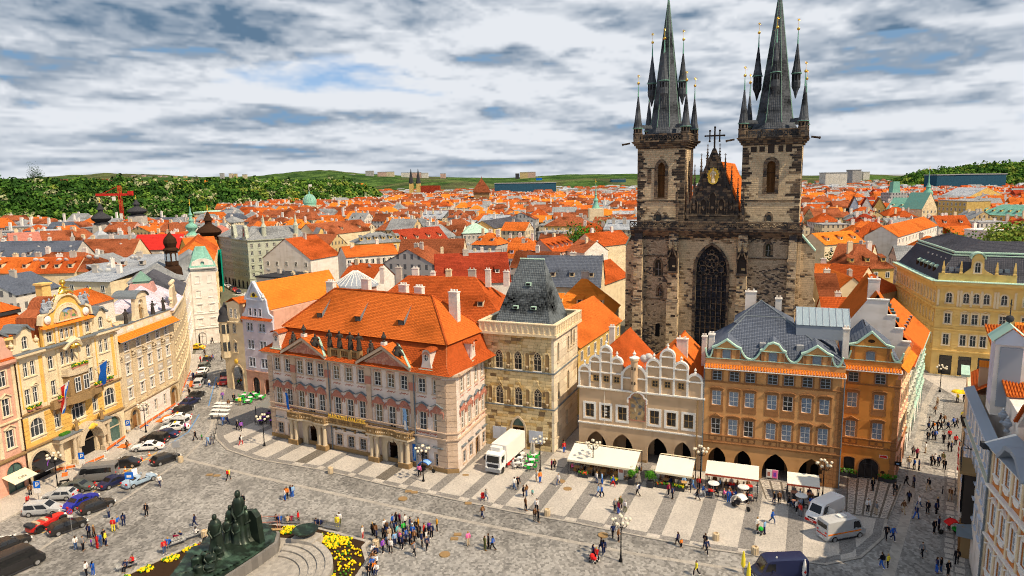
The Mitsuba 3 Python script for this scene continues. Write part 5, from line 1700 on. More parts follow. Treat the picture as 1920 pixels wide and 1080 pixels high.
	# figures
	for s,nm,mt in((6.4,'blue grey metal figure group with torch on the curved gable of the yellow ministry, torch side towards the pink house','zinc'),(13.2,'blue grey metal figure group on the curved gable of the yellow ministry, towards the beige house','zinc')):
		t=thing('rooftop_figure_group',nm,'statue')
		part(t,'figure',figure_mesh(seed=int(s),sit=True).ply(mt,F.at(s-.4,-.1,24.0,.5)@np.diag([1.2,1.2,1.2,1]),50))
		part(t,'figure',figure_mesh(seed=int(s)+1).ply(mt,F.at(s+.6,-.1,23.9,-.4)@np.diag([1.15,1.15,1.1,1]),50))
		part(t,'torch',MB().tube([(s+1.0,-.4,25.3),(s+1.3,-.5,26.2)],.06,5).ball((s+1.3,-.5,26.3),.2,0).ply('gold',F.M))
	t=thing('gilded_emblem','gilded figure emblem crowning the curved gable of the yellow ministry','emblem')
	part(t,'figure',figure_mesh(seed=5,sit=True).ply('gold',F.at(9.75,-.1,26.15)@np.diag([1.5,1,1,1]),50))
	part(t,'orb',MB().ball((9.75,-.1,28.0),.45,1).ply('gold',F.M,True))
	t=thing('gilded_cartouche','gilded cartouche between cream scrolls on the cornice of the yellow ministry','emblem')
	part(t,'figure',figure_mesh(seed=6,sit=True).ply('gold',F.at(9.5,-1.0,17.9),50))
	part(t,'scrolls',MB().tube([(7.9,-.8,18.0),(8.6,-1.0,18.9),(9.5,-1.1,19.3),(10.4,-1.0,18.9),(11.1,-.8,18.0)],[.3,.45,.5,.45,.3],7).ply('pl_cream',F.M))
	# oriel with balconies
	o=Polygon([(7.6,0),(7.9,-1.1),(8.8,-1.5),(10.8,-1.5),(11.6,-1.1),(11.9,0)])
	k=part(b,'oriel',MB().extr(o,10.3,13.9).ply('brown_stone',F.M))
	for s,a in((8.95,0),(10.6,0)):
		part(k,'window',MB().face(hole('r',1.1,2.3),-.03,.02).ply('pane',F.at(s,-1.5,11.2)))
		part(k,'window_frame',MB().face(unary_union([hole('r',1.1,2.3).difference(hole('r',1.1,2.3).buffer(-.09)),bars('r',1.1,2.3,(2,(.66,)))]),-.08,-.03).ply('white',F.at(s,-1.5,11.2)))
	part(k,'cornice',MB().extr(o.buffer(.22),13.9,14.25).ply('stone_trim',F.M))
	part(k,'parapet',MB().extr(o.buffer(.1).difference(o.buffer(-.15)),14.25,14.9).ply('stone_trim',F.M))
	ba=Polygon([(4.9,0),(4.9,-.9),(7.2,-1.2),(8.5,-1.9),(11.0,-1.9),(12.4,-1.2),(14.6,-.9),(14.6,0)])
	k=part(b,'balcony',MB().extr(ba,9.6,9.85).extr(ba.difference(ba.buffer(-.2)),9.854,10.75).ply('brown_stone',F.M))
	for s in(6,8.5,11,13.5):
		part(k,'bracket',MB().side(Polygon([(0,9.6),(-.9,9.6),(-.3,8.6),(0,8.6)][::-1]),s-.2,s+.2).ply('brown_stone',F.M))
	def flowers(s,y,z,w,label=None):
		t=part(b,'flower_box',MB().box(s-w/2,s+w/2,y-.3,y,z,z+.28).ply('rocaille',F.M))
		rg=random.Random(int(s*10+z))
		m,q=MB(),MB()
		for i in range(int(36*w)):
			(m if i%4 else q).ball((s+rg.uniform(-w/2,w/2),y-.15+rg.uniform(-.25,.2),z+.3+rg.random()*.4),rg.uniform(.07,.14),0)
		part(t,'leaves',m.ply('leaf',F.M),kind='stuff')
		part(t,'blossoms',q.ply('petal',F.M),kind='stuff')
	for s,z,w in((2.9,10.6,.9),(1.6,10.6,.9),(15.8,10.6,.8),(17.0,10.6,.8),(6.3,10.75,1.6),(13.3,10.75,1.3)):
		flowers(s,-.15 if s not in(6.3,13.3)else-1.0,z,w)
	flowers(9.0,-1.3,14.9,1.4);flowers(10.6,-1.3,14.9,1.4)
	# ground floor: portico of paired columns, shop arches
	k=part(b,'portico',MB().box(4.6,8.7,-1.4,0,4.4,5.1).box(12.9,14.9,-1.4,0,4.3,5.0).ply('stone_trim',F.M))
	m=MB()
	m.face(LineString([(10.9+2.4*math.cos(t_),2.6+2.6*math.sin(t_))for t_ in np.linspace(0,PI,12)]).buffer(.42,cap_style=2),-1.5,0)
	part(k,'arch',m.ply('stone_trim',F.M))
	part(k,'lead_cover',MB().box(4.4,8.9,-1.6,0,5.104,5.2).box(12.7,15.1,-1.6,0,5.004,5.1).ply('lead',F.M))
	part(k,'crest',MB().ball((10.9,-1.4,5.0),.55,1,(1.2,.5,1)).ball((10.2,-1.4,4.9),.3,0).ball((11.6,-1.4,4.9),.3,0).ply('gold_paint',F.M))
	for s in(5.1,7.6,8.35,13.3,14.4):
		part(k,'column',MB().box(s-.4,s+.4,-1.4,-.6,0,.9).lathe([(.36,.9),(.31,1.2),(.27,3.9),(.4,4.4)],10,c=(s,-1.0)).ply('stone_trim',F.M))
	part(k,'basket',MB().box(5.6,7.2,-.9,-.3,5.25,5.55).ply('leaf',F.M))
	for s in(8.3,13.4):
		t=thing('portico_statue','small brown stone figure on the ministry portico, '+('towards the pink house' if s<10 else 'towards the beige house'),'statue')
		part(t,'figure',figure_mesh(seed=int(s)).ply('brown_stone',F.at(s,-1.0,5.2),50))
	for s,w,h,mt in((2.4,3.4,4.2,'pane_dark'),(16.8,3.0,4.4,'pane_green'),(10.9,3.6,4.4,'black')):
		q=part(b,'shop_window' if s!=10.9 else 'doorway',MB().face(hole('a',w,h),.32,.38).ply(mt,F.at(s,0,0)))
		part(q,'frame',MB().face(hole('a',w+.8,h+.4).difference(hole('a',w,h)),-.1,0).face(sbox(-w/2,h*.56,w/2,h*.6),.2,.3).ply('stone_trim',F.at(s,0,0)))
	t=thing('shop_awning','black drop arm shop awning on the yellow ministry','awning')
	part(t,'cloth',MB().add([(.7,0,2.9),(4.2,0,2.9),(4.3,-2.2,1.9),(.8,-2.2,1.9),(.7,0,2.86),(4.2,0,2.86),(4.3,-2.2,1.86),(.8,-2.2,1.86)],[[0,1,2,3],[4,7,6,5],[3,2,6,7]]).ply('awning_black',F.M))
	part(t,'front_bar',MB().tube([(.75,-2.2,1.9),(4.35,-2.2,1.9)],.06,5).ply('steel',F.M))
	part(t,'lettering',MB().tube([(1.9,-1.5,2.24),(2.2,-1.2,2.40),(2.7,-.9,2.52),(3.2,-.6,2.66)],.05,4).ply('c_purple',F.M))
	# flags
	def flag(s,z,drop,w,cols,nm):
		t=thing('flag',nm,'flag')
		p0,p1=np.array([s,-.2,z-.3]),np.array([s+.3,-2.3,z+1.2])
		part(t,'pole',MB().tube([p0,p1],.05,5).ball(p1,.12,0).ply('white',F.M))
		n=10
		for ci,(c,a0,a1)in enumerate(cols):
			m=MB()
			for i in range(n):
				def pt(a,j):
					u=j/n
					base=p1+(p0-p1)*a*.62
					return base+np.array([(-.75+.5*a)*u*w+.10*math.sin(u*9+a*5),.10*math.sin(u*7+a*4)+.25*u,-drop*u+.35*a*u])
				m.quad(pt(a0,i),pt(a1,i),pt(a1,i+1),pt(a0,i+1))
			part(t,'stripe' if len(cols)>1 else 'cloth',m.ply(c,F.M))
		return t,p1
	flag(6.2,12.4,4.6,1.6,(('c_white',0,.42),('red',.42,1.0),('sign_blue',-.02,.30)),'white, red and blue flag hanging from a pole on the yellow ministry')
	t,p1=flag(14.0,13.6,3.8,.7,(('sign_blue',0,1),),'blue flag with yellow stars hanging from a pole on the yellow ministry')
	m=MB()
	for i in range(12):
		a=i*PI/6
		m.ball((14.15+.35*math.cos(a),-2.42,13.1+.5*math.sin(a)),.055,0)
	part(t,'stars',m.ply('gold_paint',F.M))
	# roof behind the gable
	m=MB()
	crs(m,(-1,6.0,20.4),(9.5,6.0,20.4),(8.8,7.6,23.4),(0.2,7.6,23.4),.34)
	crs(m,(9.5,6.0,20.4),(9.5,17,20.4),(8.8,15.5,23.4),(8.8,7.6,23.4),.34)
	crs(m,(-1,17,20.4),(-1,6,20.4),(.2,7.6,23.4),(.2,15.5,23.4),.34)
	r=part(b,'lower_roof',m.ply('rf_orange',F.M))
	m=MB()
	hip(m,-.2,9.3,7.1,16,24.0,26.6,4.0,6.0,11.5,.34)
	r=part(b,'upper_roof',m.ply('rf_orange',F.M))
	part(r,'gutter',MB().box(-.1,9.2,7.2,15.9,23.4,24.0).ply('charcoal',F.M))
	for x,y,z0,z1 in((2.0,13.5,24,27.4),(6.4,14.5,24,27.6)):
		part(r,'chimney',chimney_mesh(MB(),x,y,z0,z1,1.7,1.2,0).ply('white',F.M))
	part(b,'chimney',MB().box(11.2,12.8,5,6.2,19,27.2).box(11.0,13.0,4.8,6.4,27.2,27.5).ply('pl_mustard',F.M))
	part(b,'body',MB().box(.05,L-.05,.42,18,0,20.3).ply('pl_mustard',F.M))
	part(b,'gable_roof',MB().face(cg.buffer(-.3),.2,4.5).ply('rf_old',F.M))


def mosaic(p,n,uv):
	a=fbm(p.y*1.6,p.z*1.6,3.0,3)
	c=fbm(p.y*2.5+5,p.z*2.0,7.0,3)
	q=mix((.12,.24,.55),(.30,.42,.62),sstep(.3,.7,a))
	low=sstep(24.0,23.2,p.z)
	q=mix(q,mix((.50,.26,.22),(.60,.42,.16),sstep(.4,.6,c)),sstep(.42,.55,c*.6+low*.45))
	return mix(q,(.12,.25,.12),sstep(.58,.64,fbm(p.y*1.9+2,p.z*2.2,1.0,3))*low)


procmat('mosaic',mosaic)
ministry()


def pink_house():
	b=thing('pink_house','pink stucco house at the end of the row beside the yellow ministry','house')
	F=Fr((-73.0,73.5),(-69.66,92.5))
	L=F.L
	ss=[L-1.9-3.3*i for i in range(6)][::-1]
	facade(b,F,0,L,0,18.8,'pl_pink',[dict(s=ss,z=15.2,w=1.1,h=2.2,smat='pl_cream',sw=.2),dict(s=ss,z=11.0,w=1.15,h=2.5,smat='pl_cream',sw=.2,hood='ogee'),dict(s=ss,z=6.4,w=1.2,h=2.6,smat='pl_cream',sw=.22,hood='ogee'),
											dict(s=ss[1::2],z=0,w=2.6,h=4.2,kind='a',rule=(2,(.58,)),fmat='charcoal',pmat='pane_green',smat='rocaille_pale',sill=False)])
	for s in ss:
		part(b,'pilaster',MB().box(s+1.35,s+1.95,-.15,0,5.4,18).ply('pl_cream',F.M))
	band(b,F,0,L,4.7,5.2,.35,'brown_stone');band(b,F,0,L,9.9,10.2,.3,'pl_cream');band(b,F,0,L,18.0,18.8,.7,'pl_pink','cornice')
	m=MB()
	crs(m,(0,-.7,18.8),(L,-.7,18.8),(L,1.2,20),(0,1.2,20),.34)
	crs(m,(0,1.2,20),(L,1.2,20),(L,6,23),(0,6,23),.34)
	part(b,'roof',m.ply('rf_deep',F.M))
	g=[(L-4.4,18.9),(L-.1,18.9),(L-.3,19.8),(L-1.0,20.6),(L-1.2,22.2),(L-3.2,22.2),(L-3.4,20.6),(L-4.2,19.8)]
	part(b,'gable',MB().face(Polygon(g),-.3,.2).ply('pl_pink',F.M))
	part(b,'gable_hood',MB().face(LineString([(L-3.6,22.1),(L-2.2,23.0),(L-.8,22.1)]).buffer(.15),-.6,3).ply('lead',F.M))
	t=thing('shop_awning','cream drop arm shop awning on the pink house','awning')
	s=ss[5]
	part(t,'cloth',MB().add([(s-2.1,0,2.9),(s+1.6,0,2.9),(s+1.7,-2.0,2.0),(s-2.0,-2.0,2.0),(s-2.1,0,2.86),(s+1.6,0,2.86),(s+1.7,-2.0,1.96),(s-2.0,-2.0,1.96)],[[0,1,2,3],[4,7,6,5],[3,2,6,7]]).ply('awning_cream',F.M))
	tx=meshkit.text_mesh('Cafe',.42,.01)
	v=np.array(tx.vertices)
	v=np.column_stack([s-.8+v[:,0],-1.45+v[:,1]*.9,2.0+.45*(.55+v[:,1]*.9)+.02+v[:,2]])
	part(t,'lettering',MB().add(v,np.array(tx.faces)).ply('charcoal',F.M))
	part(t,'bar',MB().tube([(s-2.1,-2.0,2.0),(s+1.8,-2.0,2.0)],.05,5).ply('steel',F.M))
	part(b,'body',MB().box(0,L,.42,16,0,18.7).ply('pl_pink',F.M))
	part(b,'drainpipe',MB().tube([(L-.02,-.25,18.5),(L-.02,-.2,5.3),(L-.02,-.2,.1)],.1,6).ply('dark_wood',F.M))


pink_house()


def beige_house():
	b=thing('beige_house','long beige baroque house with orange tiled eave, white ground floor panel and statues on its attic','house')
	F=Fr((-66.97,112.0),(-66.25,130.46))
	L=F.L
	ss=[3.1,6.75,9.8,12.95,15.95]
	g1=[7.25,10.25,13.35]
	rows=[dict(s=ss,z=14.1,w=1.05,h=1.4,rule=(2,(.33,.66)),smat='pl_white',sw=.2),dict(s=ss,z=9.9,w=1.05,h=1.95,rule=(2,(.33,.66)),smat='pl_white',sw=.25,hood='flat'),dict(s=ss,z=5.55,w=1.05,h=1.85,rule=(2,(.33,.66)),smat='pl_white',sw=.25,hood='flat'),
			dict(s=g1,z=1.0,w=.95,h=2.05,rule=(2,(.33,.66)),smat='pl_white',sw=.1)]
	facade(b,F,0,L,0,16.2,'pl_beige',rows,extra=[(3.6,0,1.7,3.3,'a'),(16.55,0,1.7,3.4,'a')])
	hs=[(s,1.0,1.2,2.1,'r')for s in g1]
	wall(b,F,5.2,15.2,.0,3.75,'pl_white',hs,thick=.06,y=-.08,name='white_panel')
	for s in(3.6,16.55):
		k=part(b,'door',MB().face(hole('a',1.7,3.3),.3,.38).ply('wood',F.at(s,0,0)))
		part(k,'surround',MB().face(hole('a',2.6,3.7).difference(hole('a',1.7,3.3)),-.1,0).ply('brown_stone',F.at(s,0,0)))
		part(k,'fanlight',MB().face(hole('a',1.5,3.2).intersection(sbox(-1,2.3,1,4)),.26,.3).ply('pane',F.at(s,0,0)))
	for i,s in enumerate((1.0,4.9,8.3,11.4,14.45,17.6)):
		part(b,'pilaster',MB().box(s-.5,s+.5,-.16,0,4.6,12.6).box(s-.62,s+.62,-.24,0,4.6,5.2).ply('pl_beige',F.M))
		k=part(b,'capital',MB().box(s-.6,s+.6,-.3,0,12.6,12.8).ball((s-.35,-.25,13.2),.26,0).ball((s+.35,-.25,13.2),.26,0).ball((s,-.3,13.5),.28,0).box(s-.6,s+.6,-.3,0,13.7,14.0).ply('stone_trim',F.M))
	for s in ss:
		for z in(8.0,12.3):
			part(b,'apron',MB().box(s-.8,s+.8,-.08,0,z,z+1.2).ply('pl_grey',F.M))
			part(b,'apron_panel',MB().box(s-.42,s+.42,-.13,-.08,z+.5,z+.75).ply('white',F.M))
	band(b,F,0,L,4.0,4.5,.35,'pl_beige')
	band(b,F,-.2,L+.2,15.7,16.2,.5,'dark_wood','cornice')
	m=MB()
	crs(m,(-.3,-1.35,16.2),(L+.4,-1.35,16.2),(L+.4,.0,17.1),(-.3,.0,17.1),.3)
	part(b,'eave_roof',m.ply('rf_bright',F.M))
	part(b,'gutter',MB().tube([(-.3,-1.4,16.15),(L+.4,-1.4,16.15)],.1,5).ply('lead',F.M))
	k=part(b,'attic',MB().box(0,L,.05,.5,17.0,18.5).ply('pl_cream',F.M))
	for i in range(6):
		part(k,'panel',MB().box(.8+i*3.0,2.9+i*3.0,.0,.05,17.4,18.1).ply('pl_white',F.M))
	part(k,'coping',MB().box(-.1,L+.1,-.1,.65,18.5,18.65).ply('lead',F.M))
	# niche gable with arched hood
	g=part(b,'niche_gable',MB().face(Polygon([(6.2,17),(11.2,17),(11.0,18.6),(10.6,19.6),(10.4,22.6),(6.9,22.6),(6.7,19.6),(6.4,18.6)]).difference(moved(hole('a',1.5,3.5),8.7,18.7)),.0,.6).ply('pl_cream',F.M))
	m=MB()
	for a in np.linspace(0,PI,10)[:-1]:
		e=a+PI/9
		m.quad((8.7-2.1*math.cos(a),-.5,22.5+1.25*math.sin(a)),(8.7-2.1*math.cos(e),-.5,22.5+1.25*math.sin(e)),(8.7-2.1*math.cos(e),4,22.5+1.25*math.sin(e)),(8.7-2.1*math.cos(a),4,22.5+1.25*math.sin(a)))
	part(g,'hood',m.ply('lead',F.M))
	part(g,'tympanum',MB().face(Polygon([(8.7-2*math.cos(a),22.5+1.1*math.sin(a))for a in np.linspace(PI,0,10)]),-.1,.5).ply('pl_cream',F.M))
	part(g,'niche_back',MB().face(moved(hole('a',1.5,3.5),8.7,18.7),.5,.58).ply('white',F.M))
	for i,(s,y,nm)in enumerate(((8.7,.25,'brown statue standing in the arched niche on top of the beige house'),(4.2,.2,'dark statue holding a lance on the beige house attic, on the ministry side of the niche'),(12.6,.2,'dark statue with outstretched arm on the beige house attic, next to the niche on the street side'),(16.2,.2,'dark statue group at the street end of the beige house attic'))):
		t=thing('attic_statue',nm,'statue')
		part(t,'figure',figure_mesh(seed=40+i).ply('brown_stone' if i==0 else 'statue_stone',F.at(s,y,18.65+.05*(i==0))@np.diag([1.25,1.25,1.35,1]),50))
		if i:
			part(t,'lance',MB().tube([(s-.9,y,20.6),(s+1.6,y-.1,20.4)],.05,5).ply('statue_stone',F.M))
	# saddle roofs behind
	m=MB()
	crs(m,(-2.5,1.2,18.4),(2.6,1.2,18.4),(-.5,7.5,23.6),(-2.5,7.5,23.6),.34)
	crs(m,(2.6,1.2,18.4),(3,9,18.6),(-.5,9,23.6),(-.5,7.5,23.6),.34)
	crs(m,(.5,3.4,22.6),(7.0,3.4,22.6),(7.0,8.5,24.6),(-.5,8.5,24.6),.34)
	r=part(b,'roof',m.ply('rf_orange',F.M))
	part(r,'side_wall',MB().box(1.2,7.0,3.8,9,18.4,22.5).ply('pl_white',F.M))
	part(r,'ridge_lead',MB().tube([(2.6,1.2,18.5),(-.5,7.5,23.7)],.15,5).ply('lead',F.M))
	m=MB()
	crs(m,(10.5,1.0,18.6),(L,1.0,18.6),(L-1,5,22),(11,5,22),.5)
	part(b,'roof',m.ply('pl_lilac',F.M))
	part(b,'body',MB().box(.05,L-.05,.42,15,0,18.3).ply('pl_beige',F.M))
	part(b,'drainpipe',MB().tube([(.05,-.25,16),(.05,-.2,.1)],.09,6).ply('lead',F.M))


beige_house()


# ------------------------------------------------------------------ the street leading away
def street_house(name,label,A,B,zt,mat,cols,floors,w=1.05,h=1.9,trim='pl_cream',roof='rf_grey',depth=12,zr=None,base_h=4.2,rmat=None,hood='flat',shop=True,y=0,mans=True):
	b=thing(name,label,'house')
	F=Fr(A,B)
	L=F.L
	ss=[L*(i+.5)/cols for i in range(cols)]
	fh=(zt-base_h-1.2)/floors
	rows=[dict(s=ss,z=base_h+.9+fh*k,w=w,h=min(h,fh-1.3),smat=trim,sw=.16,hood=hood if k<2 else None)for k in range(floors)]
	if shop:
		rows.append(dict(s=ss[::2],z=0.0,w=min(2.0,L/cols*1.2),h=base_h-.9,kind='a',fmat='charcoal',pmat='pane_dark',smat=trim,sill=False))
	facade(b,F,0,L,0,zt,mat,rows)
	band(b,F,0,L,base_h,base_h+.35,.25,trim);band(b,F,-.1,L+.1,zt-.5,zt,.6,trim,'cornice')
	if floors>2:
		band(b,F,0,L,base_h+fh*1+.1,base_h+fh*1+.35,.2,trim)
	part(b,'body',MB().box(.02,L-.02,.41,depth,0,zt-.05).ply(mat,F.M))
	zr=zr or zt+4
	m=MB()
	hip(m,-.3,L+.3,-.5,depth+.3,zt+.01,zr,min(3,L*.3),L-min(3,L*.3),depth/2,.5)
	r=part(b,'roof',m.ply(roof,F.M))
	return b,F,r


def street():
	b,F,r=street_house('cream_gabled_house','tall cream street house with ball finials on its scrolled gable and a pink roof',(-66.25,130.5),(-72.5,147.5),18.2,'pl_beige',6,3,roof='pl_lilac',zr=22.5)
	g=[(1,18.2),(9,18.2),(8.8,19.4),(7.6,20.3),(7.2,22.3),(2.8,22.3),(2.4,20.3),(1.2,19.4)]
	k=part(b,'gable',MB().face(Polygon(g),-.2,.4).ply('pl_beige',F.M))
	for s in(3,5,7,1.2,8.8):
		part(k,'ball_finial',MB().lathe([(.22,0),(.14,.3),(.2,.4)],8,c=(s,.1)).ball((s,.1,.8),.42,1).ply('pl_cream',F.at(0,0,22.3 if 2<s<8 else 19.5),60))
	k=part(r,'lantern',MB().lathe([(2.6,21.6),(2.0,22.6),(2.0,23.2),(2.3,23.25),(.1,25.2)],4,c=(9.5,6),a0=PI/4).ply('copper_old',F.M))
	part(r,'mansard',MB().lathe([(4.4,18.2),(2.7,22.8)],4,c=(9.5,6),a0=PI/4).ply('tank_pink',F.M))
	b,F,r=street_house('narrow_green_roofed_house','narrow cream street house under a dark onion lantern and slate mansard',(-72.5,147.5),(-79.5,164),18.6,'pl_beige',5,3,roof='rf_slate',zr=23)
	k=part(r,'lantern',MB().lathe([(2.6,20),(2.2,24),(1.5,25)],4,c=(0,0),a0=PI/4).lathe([(1.5,25),(1.5,28.4),(1.8,28.5),(1.8,28.8)],8,c=(0,0),a0=PI/8).lathe([(1.8,28.8),(1.2,29.3),(1.55,30.4),(1.4,31.3),(.6,32.3),(.12,33),(.08,35)],12,c=(0,0)).ply('dark_wood',at(-83.5,167,-2)))
	for a in range(8):
		an=a*PI/4
		part(k,'opening',MB().face(hole('a',.75,1.9),-.08,.02).ply('blind',at(-83.5+1.4*math.sin(an),167-1.4*math.cos(an),24,an)))
	b,F,r=street_house('white_corner_house','white corner house with bay windows where the street narrows',(-79.5,164),(-86.6,181.5),19.6,'pl_white',6,3,trim='white',roof='rf_grey',zr=23.5)
	C=Fr((-79.3,163.4),(-74.4,166.0))
	b,F,r=street_house('white_corner_house','bright white corner facade with a round window in its scrolled top, facing the square',(-84.6,178.4),(-79.2,181.2),20.8,'pl_white',2,4,trim='white',roof='rf_copper',zr=26,depth=9,h=1.8)
	part(b,'gable',MB().face(Polygon([(.2,20.8),(F.L-.2,20.8),(F.L-.6,22.3),(F.L/2+.9,23),(F.L/2-.9,23),(.6,22.3)]).difference(Point(F.L/2,21.8).buffer(.5)),-.1,.4).ply('pl_white',F.M))
	street_house('white_corner_house','white street house running back behind the round windowed facade',(-79.2,181.2),(-89.5,203),19.8,'pl_white',8,4,trim='white',roof='rf_grey',zr=24)
	b,F,r=street_house('ochre_street_house','ochre street house with orange roof beyond the white corner house',(-89.5,203),(-101,232),19.5,'pl_ochre',9,4,trim='pl_cream',roof='rf_orange',zr=24)
	b,F,r=street_house('ochre_street_house','ochre street house with green scaffold netting at the far bend',(-101,232),(-115,266),18.5,'pl_ochre',9,4,trim='pl_cream',roof='rf_deep',zr=24)
	k=part(b,'scaffold_net',MB().box(20,36,-1.6,-1.3,3,17.5).box(35.7,36,-1.3,0,3,17.5).ply('net_green',F.M))
	# far side of the bend
	for A,B,zt,mat,cols,nm in(((-127,296),(-117.5,286.2),20.6,'pl_grey',7,'long grey stone block at the bend of the street, darker half'),((-117.5,286.2),(-106.2,274.6),20.2,'pl_sage',8,'long pale green stone block with scrolled gables at the bend of the street')):
		b,F,r=street_house('apartment_block',nm,A,B,zt,mat,cols,5,trim='pl_grey' if mat=='pl_grey' else 'pl_sage',roof='rf_grey',zr=25,w=.95,h=1.7,depth=16)
		if mat=='pl_sage':
			for s in(2.5,F.L-2.5):
				k=part(b,'gable',MB().face(Polygon([(s-2.2,zt),(s+2.2,zt),(s+1.6,zt+2),(s+1.1,zt+5),(s,zt+5.8),(s-1.1,zt+5),(s-1.6,zt+2)]),-.2,1.2).ply('pl_sage',F.M))
				part(k,'window',MB().face(moved(hole('a',.9,1.7),s,zt+1.2),-.26,-.2).face(moved(hole('a',.7,1.3),s,zt+3.4),-.26,-.2).ply('pane',F.M))
	b,F,r=street_house('apartment_block','pale green stone block side with slim turrets, seen over the orange roofs',(-106.2,274.6),(-86,287),20.2,'pl_sage',8,5,trim='pl_sage',roof='rf_grey',zr=25,w=.95,h=1.7,depth=14)
	for s in(7,20):
		part(r,'turret',MB().lathe([(1.0,19),(1.0,25),(1.2,25.1),(.5,26.5),(.5,27.5),(.1,30)],8,c=(s,2)).ply('pl_sage',F.M))
	# the arched corner house and its painted neighbour
	b=thing('arched_corner_house','cream corner house with a round oriel over a big walk-through arch and an orange roof','house')
	F=Fr((-59.87,138.2),(-54.55,135.4))
	L=F.L
	rows=[dict(s=[3.4],z=12.2,w=1.0,h=2.0,smat='pl_cream',sw=.14),dict(s=[3.4],z=8.2,w=1.0,h=2.0,smat='pl_cream',sw=.14,hood='ogee')]
	facade(b,F,0,L,0,14.6,'pl_cream',rows,extra=[(3.4,0,3.1,5.4,'a')])
	part(b,'arch_moulding',MB().face(hole('a',3.7,5.75).difference(hole('a',3.1,5.4)),-.1,0).ply('pl_beige',F.at(3.4,0,0)))
	part(b,'gilt_shield',MB().ball((3.4,-.2,6.3),.55,1,(1,.3,1)).ply('gold_paint',F.M,60))
	k=part(b,'oriel',MB().lathe([(.1,5.4),(.8,6.4),(1.35,6.9),(1.35,14.3),(1.6,14.5)],10,c=(.5,.4)).ply('pl_cream',F.M))
	part(k,'dome',MB().lathe([(1.6,14.5),(1.3,15.6),(1.1,15.9),(1.2,16.6),(.4,17.6),(.1,18.4)],10,c=(.5,.4)).ply('charcoal',F.M,50))
	for z in(8.3,12.0):
		for a in(-.5,.5,1.2):
			part(k,'window',MB().face(hole('r',.7,1.9),-.05,.05).ply('pane',F.at(.5+1.3*math.sin(a),.4-1.3*math.cos(a),z,a)))
	band(b,F,0,L,14.3,14.65,.35,'pl_cream','cornice')
	part(b,'dormer',MB().face(Polygon([(1.6,14.6),(5.2,14.6),(5.2,18.3),(3.4,18.9),(1.6,18.3)]),.1,3).ply('pl_cream',F.M))
	for s in(2.8,4.1):
		window(b,F,s,15.4,.7,1.9,smat='pl_cream',y=.1,depth=-.02,sw=.08)
	m=MB()
	crs(m,(-.2,.3,14.8),(L,.3,14.8),(L-1.5,4.5,19.6),(2.2,4.5,19.6),.36)
	crs(m,(-.2,9,14.8),(-.2,.3,14.8),(2.2,4.5,19.6),(2.2,7,19.6),.36)
	crs(m,(1.3,-.1,18.4),(1.3,4.5,18.4),(3.4,4.5,19.5),(3.4,-.1,19.5),.36)
	crs(m,(5.5,4.5,18.4),(5.5,-.1,18.4),(3.4,-.1,19.5),(3.4,4.5,19.5),.36)
	part(b,'roof',m.ply('rf_orange',F.M))
	part(b,'body',MB().box(0,L,4.2,12,0,14.6).box(0,L,.4,12,5.9,14.6).ply('pl_cream',F.M))
	b2=thing('painted_house','lilac and pink house with a sun painted in its triangular gable','house')
	F=Fr((-54.55,135.4),(-47.2,131.7))
	L=F.L
	ss=[1.5,2.25,4.7,5.5]
	ss=[1.45,2.35,4.8,5.7]
	rows=[dict(s=ss,z=z,w=.72,h=h,smat='pl_blue',sw=.1,rule=(1,(.6,)))for z,h in((5.65,1.9),(9.4,1.75),(13.05,1.65))]
	facade(b2,F,0,L,4.7,15.5,'pl_lilac',rows)
	facade(b2,F,0,L,0,4.7,'pl_pink',[dict(s=[2.6],z=0,w=1.8,h=3.5,kind='a',fmat='charcoal',pmat='pane_dark',smat='rocaille_pale',sill=False)],extra=[(5.6,0,1.6,3.4,'a')])
	part(b2,'arch_wall',MB().box(4.4,6.8,2.6,2.8,0,4.5).ply('pl_pink',F.M))
	out=[(0,15.5),(L,15.5),(L,16.4),(L-.9,16.9),(L-1.3,18.2),(L-1.5,19.6),(3.65,23),(1.5,19.6),(1.3,18.2),(.7,16.9),(0,16.4)]
	wall(b2,F,0,0,0,0,'pl_blue',[(s,16.2,.72,1.55,'r')for s in(2.3,3.65,5.0)],outline=out)
	for s in(2.3,3.65,5.0):
		window(b2,F,s,16.2,.72,1.55,smat='pl_lilac',sw=.1,rule=(1,(.6,)))
	k=part(b2,'painted_sun',MB().face(Polygon([(3.65+(1.3 if i%2 else .7)*math.cos(i*PI/14-PI*.02),20.0+(1.3 if i%2 else .7)*math.sin(i*PI/14))for i in range(15)]),-.03,0).ply('petal',F.M))
	part(k,'disc',MB().face(Point(3.65,20.5).buffer(.38),-.08,-.03).ply('charcoal',F.M))
	part(b2,'gable_coping',MB().face(LineString([(1.3,19.5),(3.65,23.1),(6.0,19.5)]).buffer(.17,cap_style=2),-.3,.5).ply('pl_blue',F.M))
	part(b2,'gable_coping',MB().box(1.2,6.1,-.2,0,19.4,19.65).ply('pl_blue',F.M))
	m=MB()
	crs(m,(-.1,-.6,15.5),(L+.1,-.6,15.5),(L+.1,.1,16.0),(-.1,.1,16.0),.3)
	part(b2,'eave_tiles',m.ply('rf_deep',F.M))
	m=MB()
	crs(m,(.2,22,17.6),(.2,.4,17.6),(3.65,.4,22.9),(3.65,22,22.9),.36)
	crs(m,(7.2,.4,17.6),(7.2,22,17.6),(3.65,22,22.9),(3.65,.4,22.9),.36)
	part(b2,'roof',m.ply('rf_bright',F.M))
	part(b2,'body',MB().box(0,L,3.0,22,0,17.5).box(0,L,.42,3,4.7,17.5).ply('pl_pink',F.M))
	for s in(1.2,6.1):
		part(b2,'urn',urn_mesh(1.3).ply('white',F.at(s,.1,19.6),40))
	band(b2,F,0,L,4.55,4.85,.2,'pl_pink');band(b2,F,0,L,15.2,15.5,.3,'pl_lilac')


street()


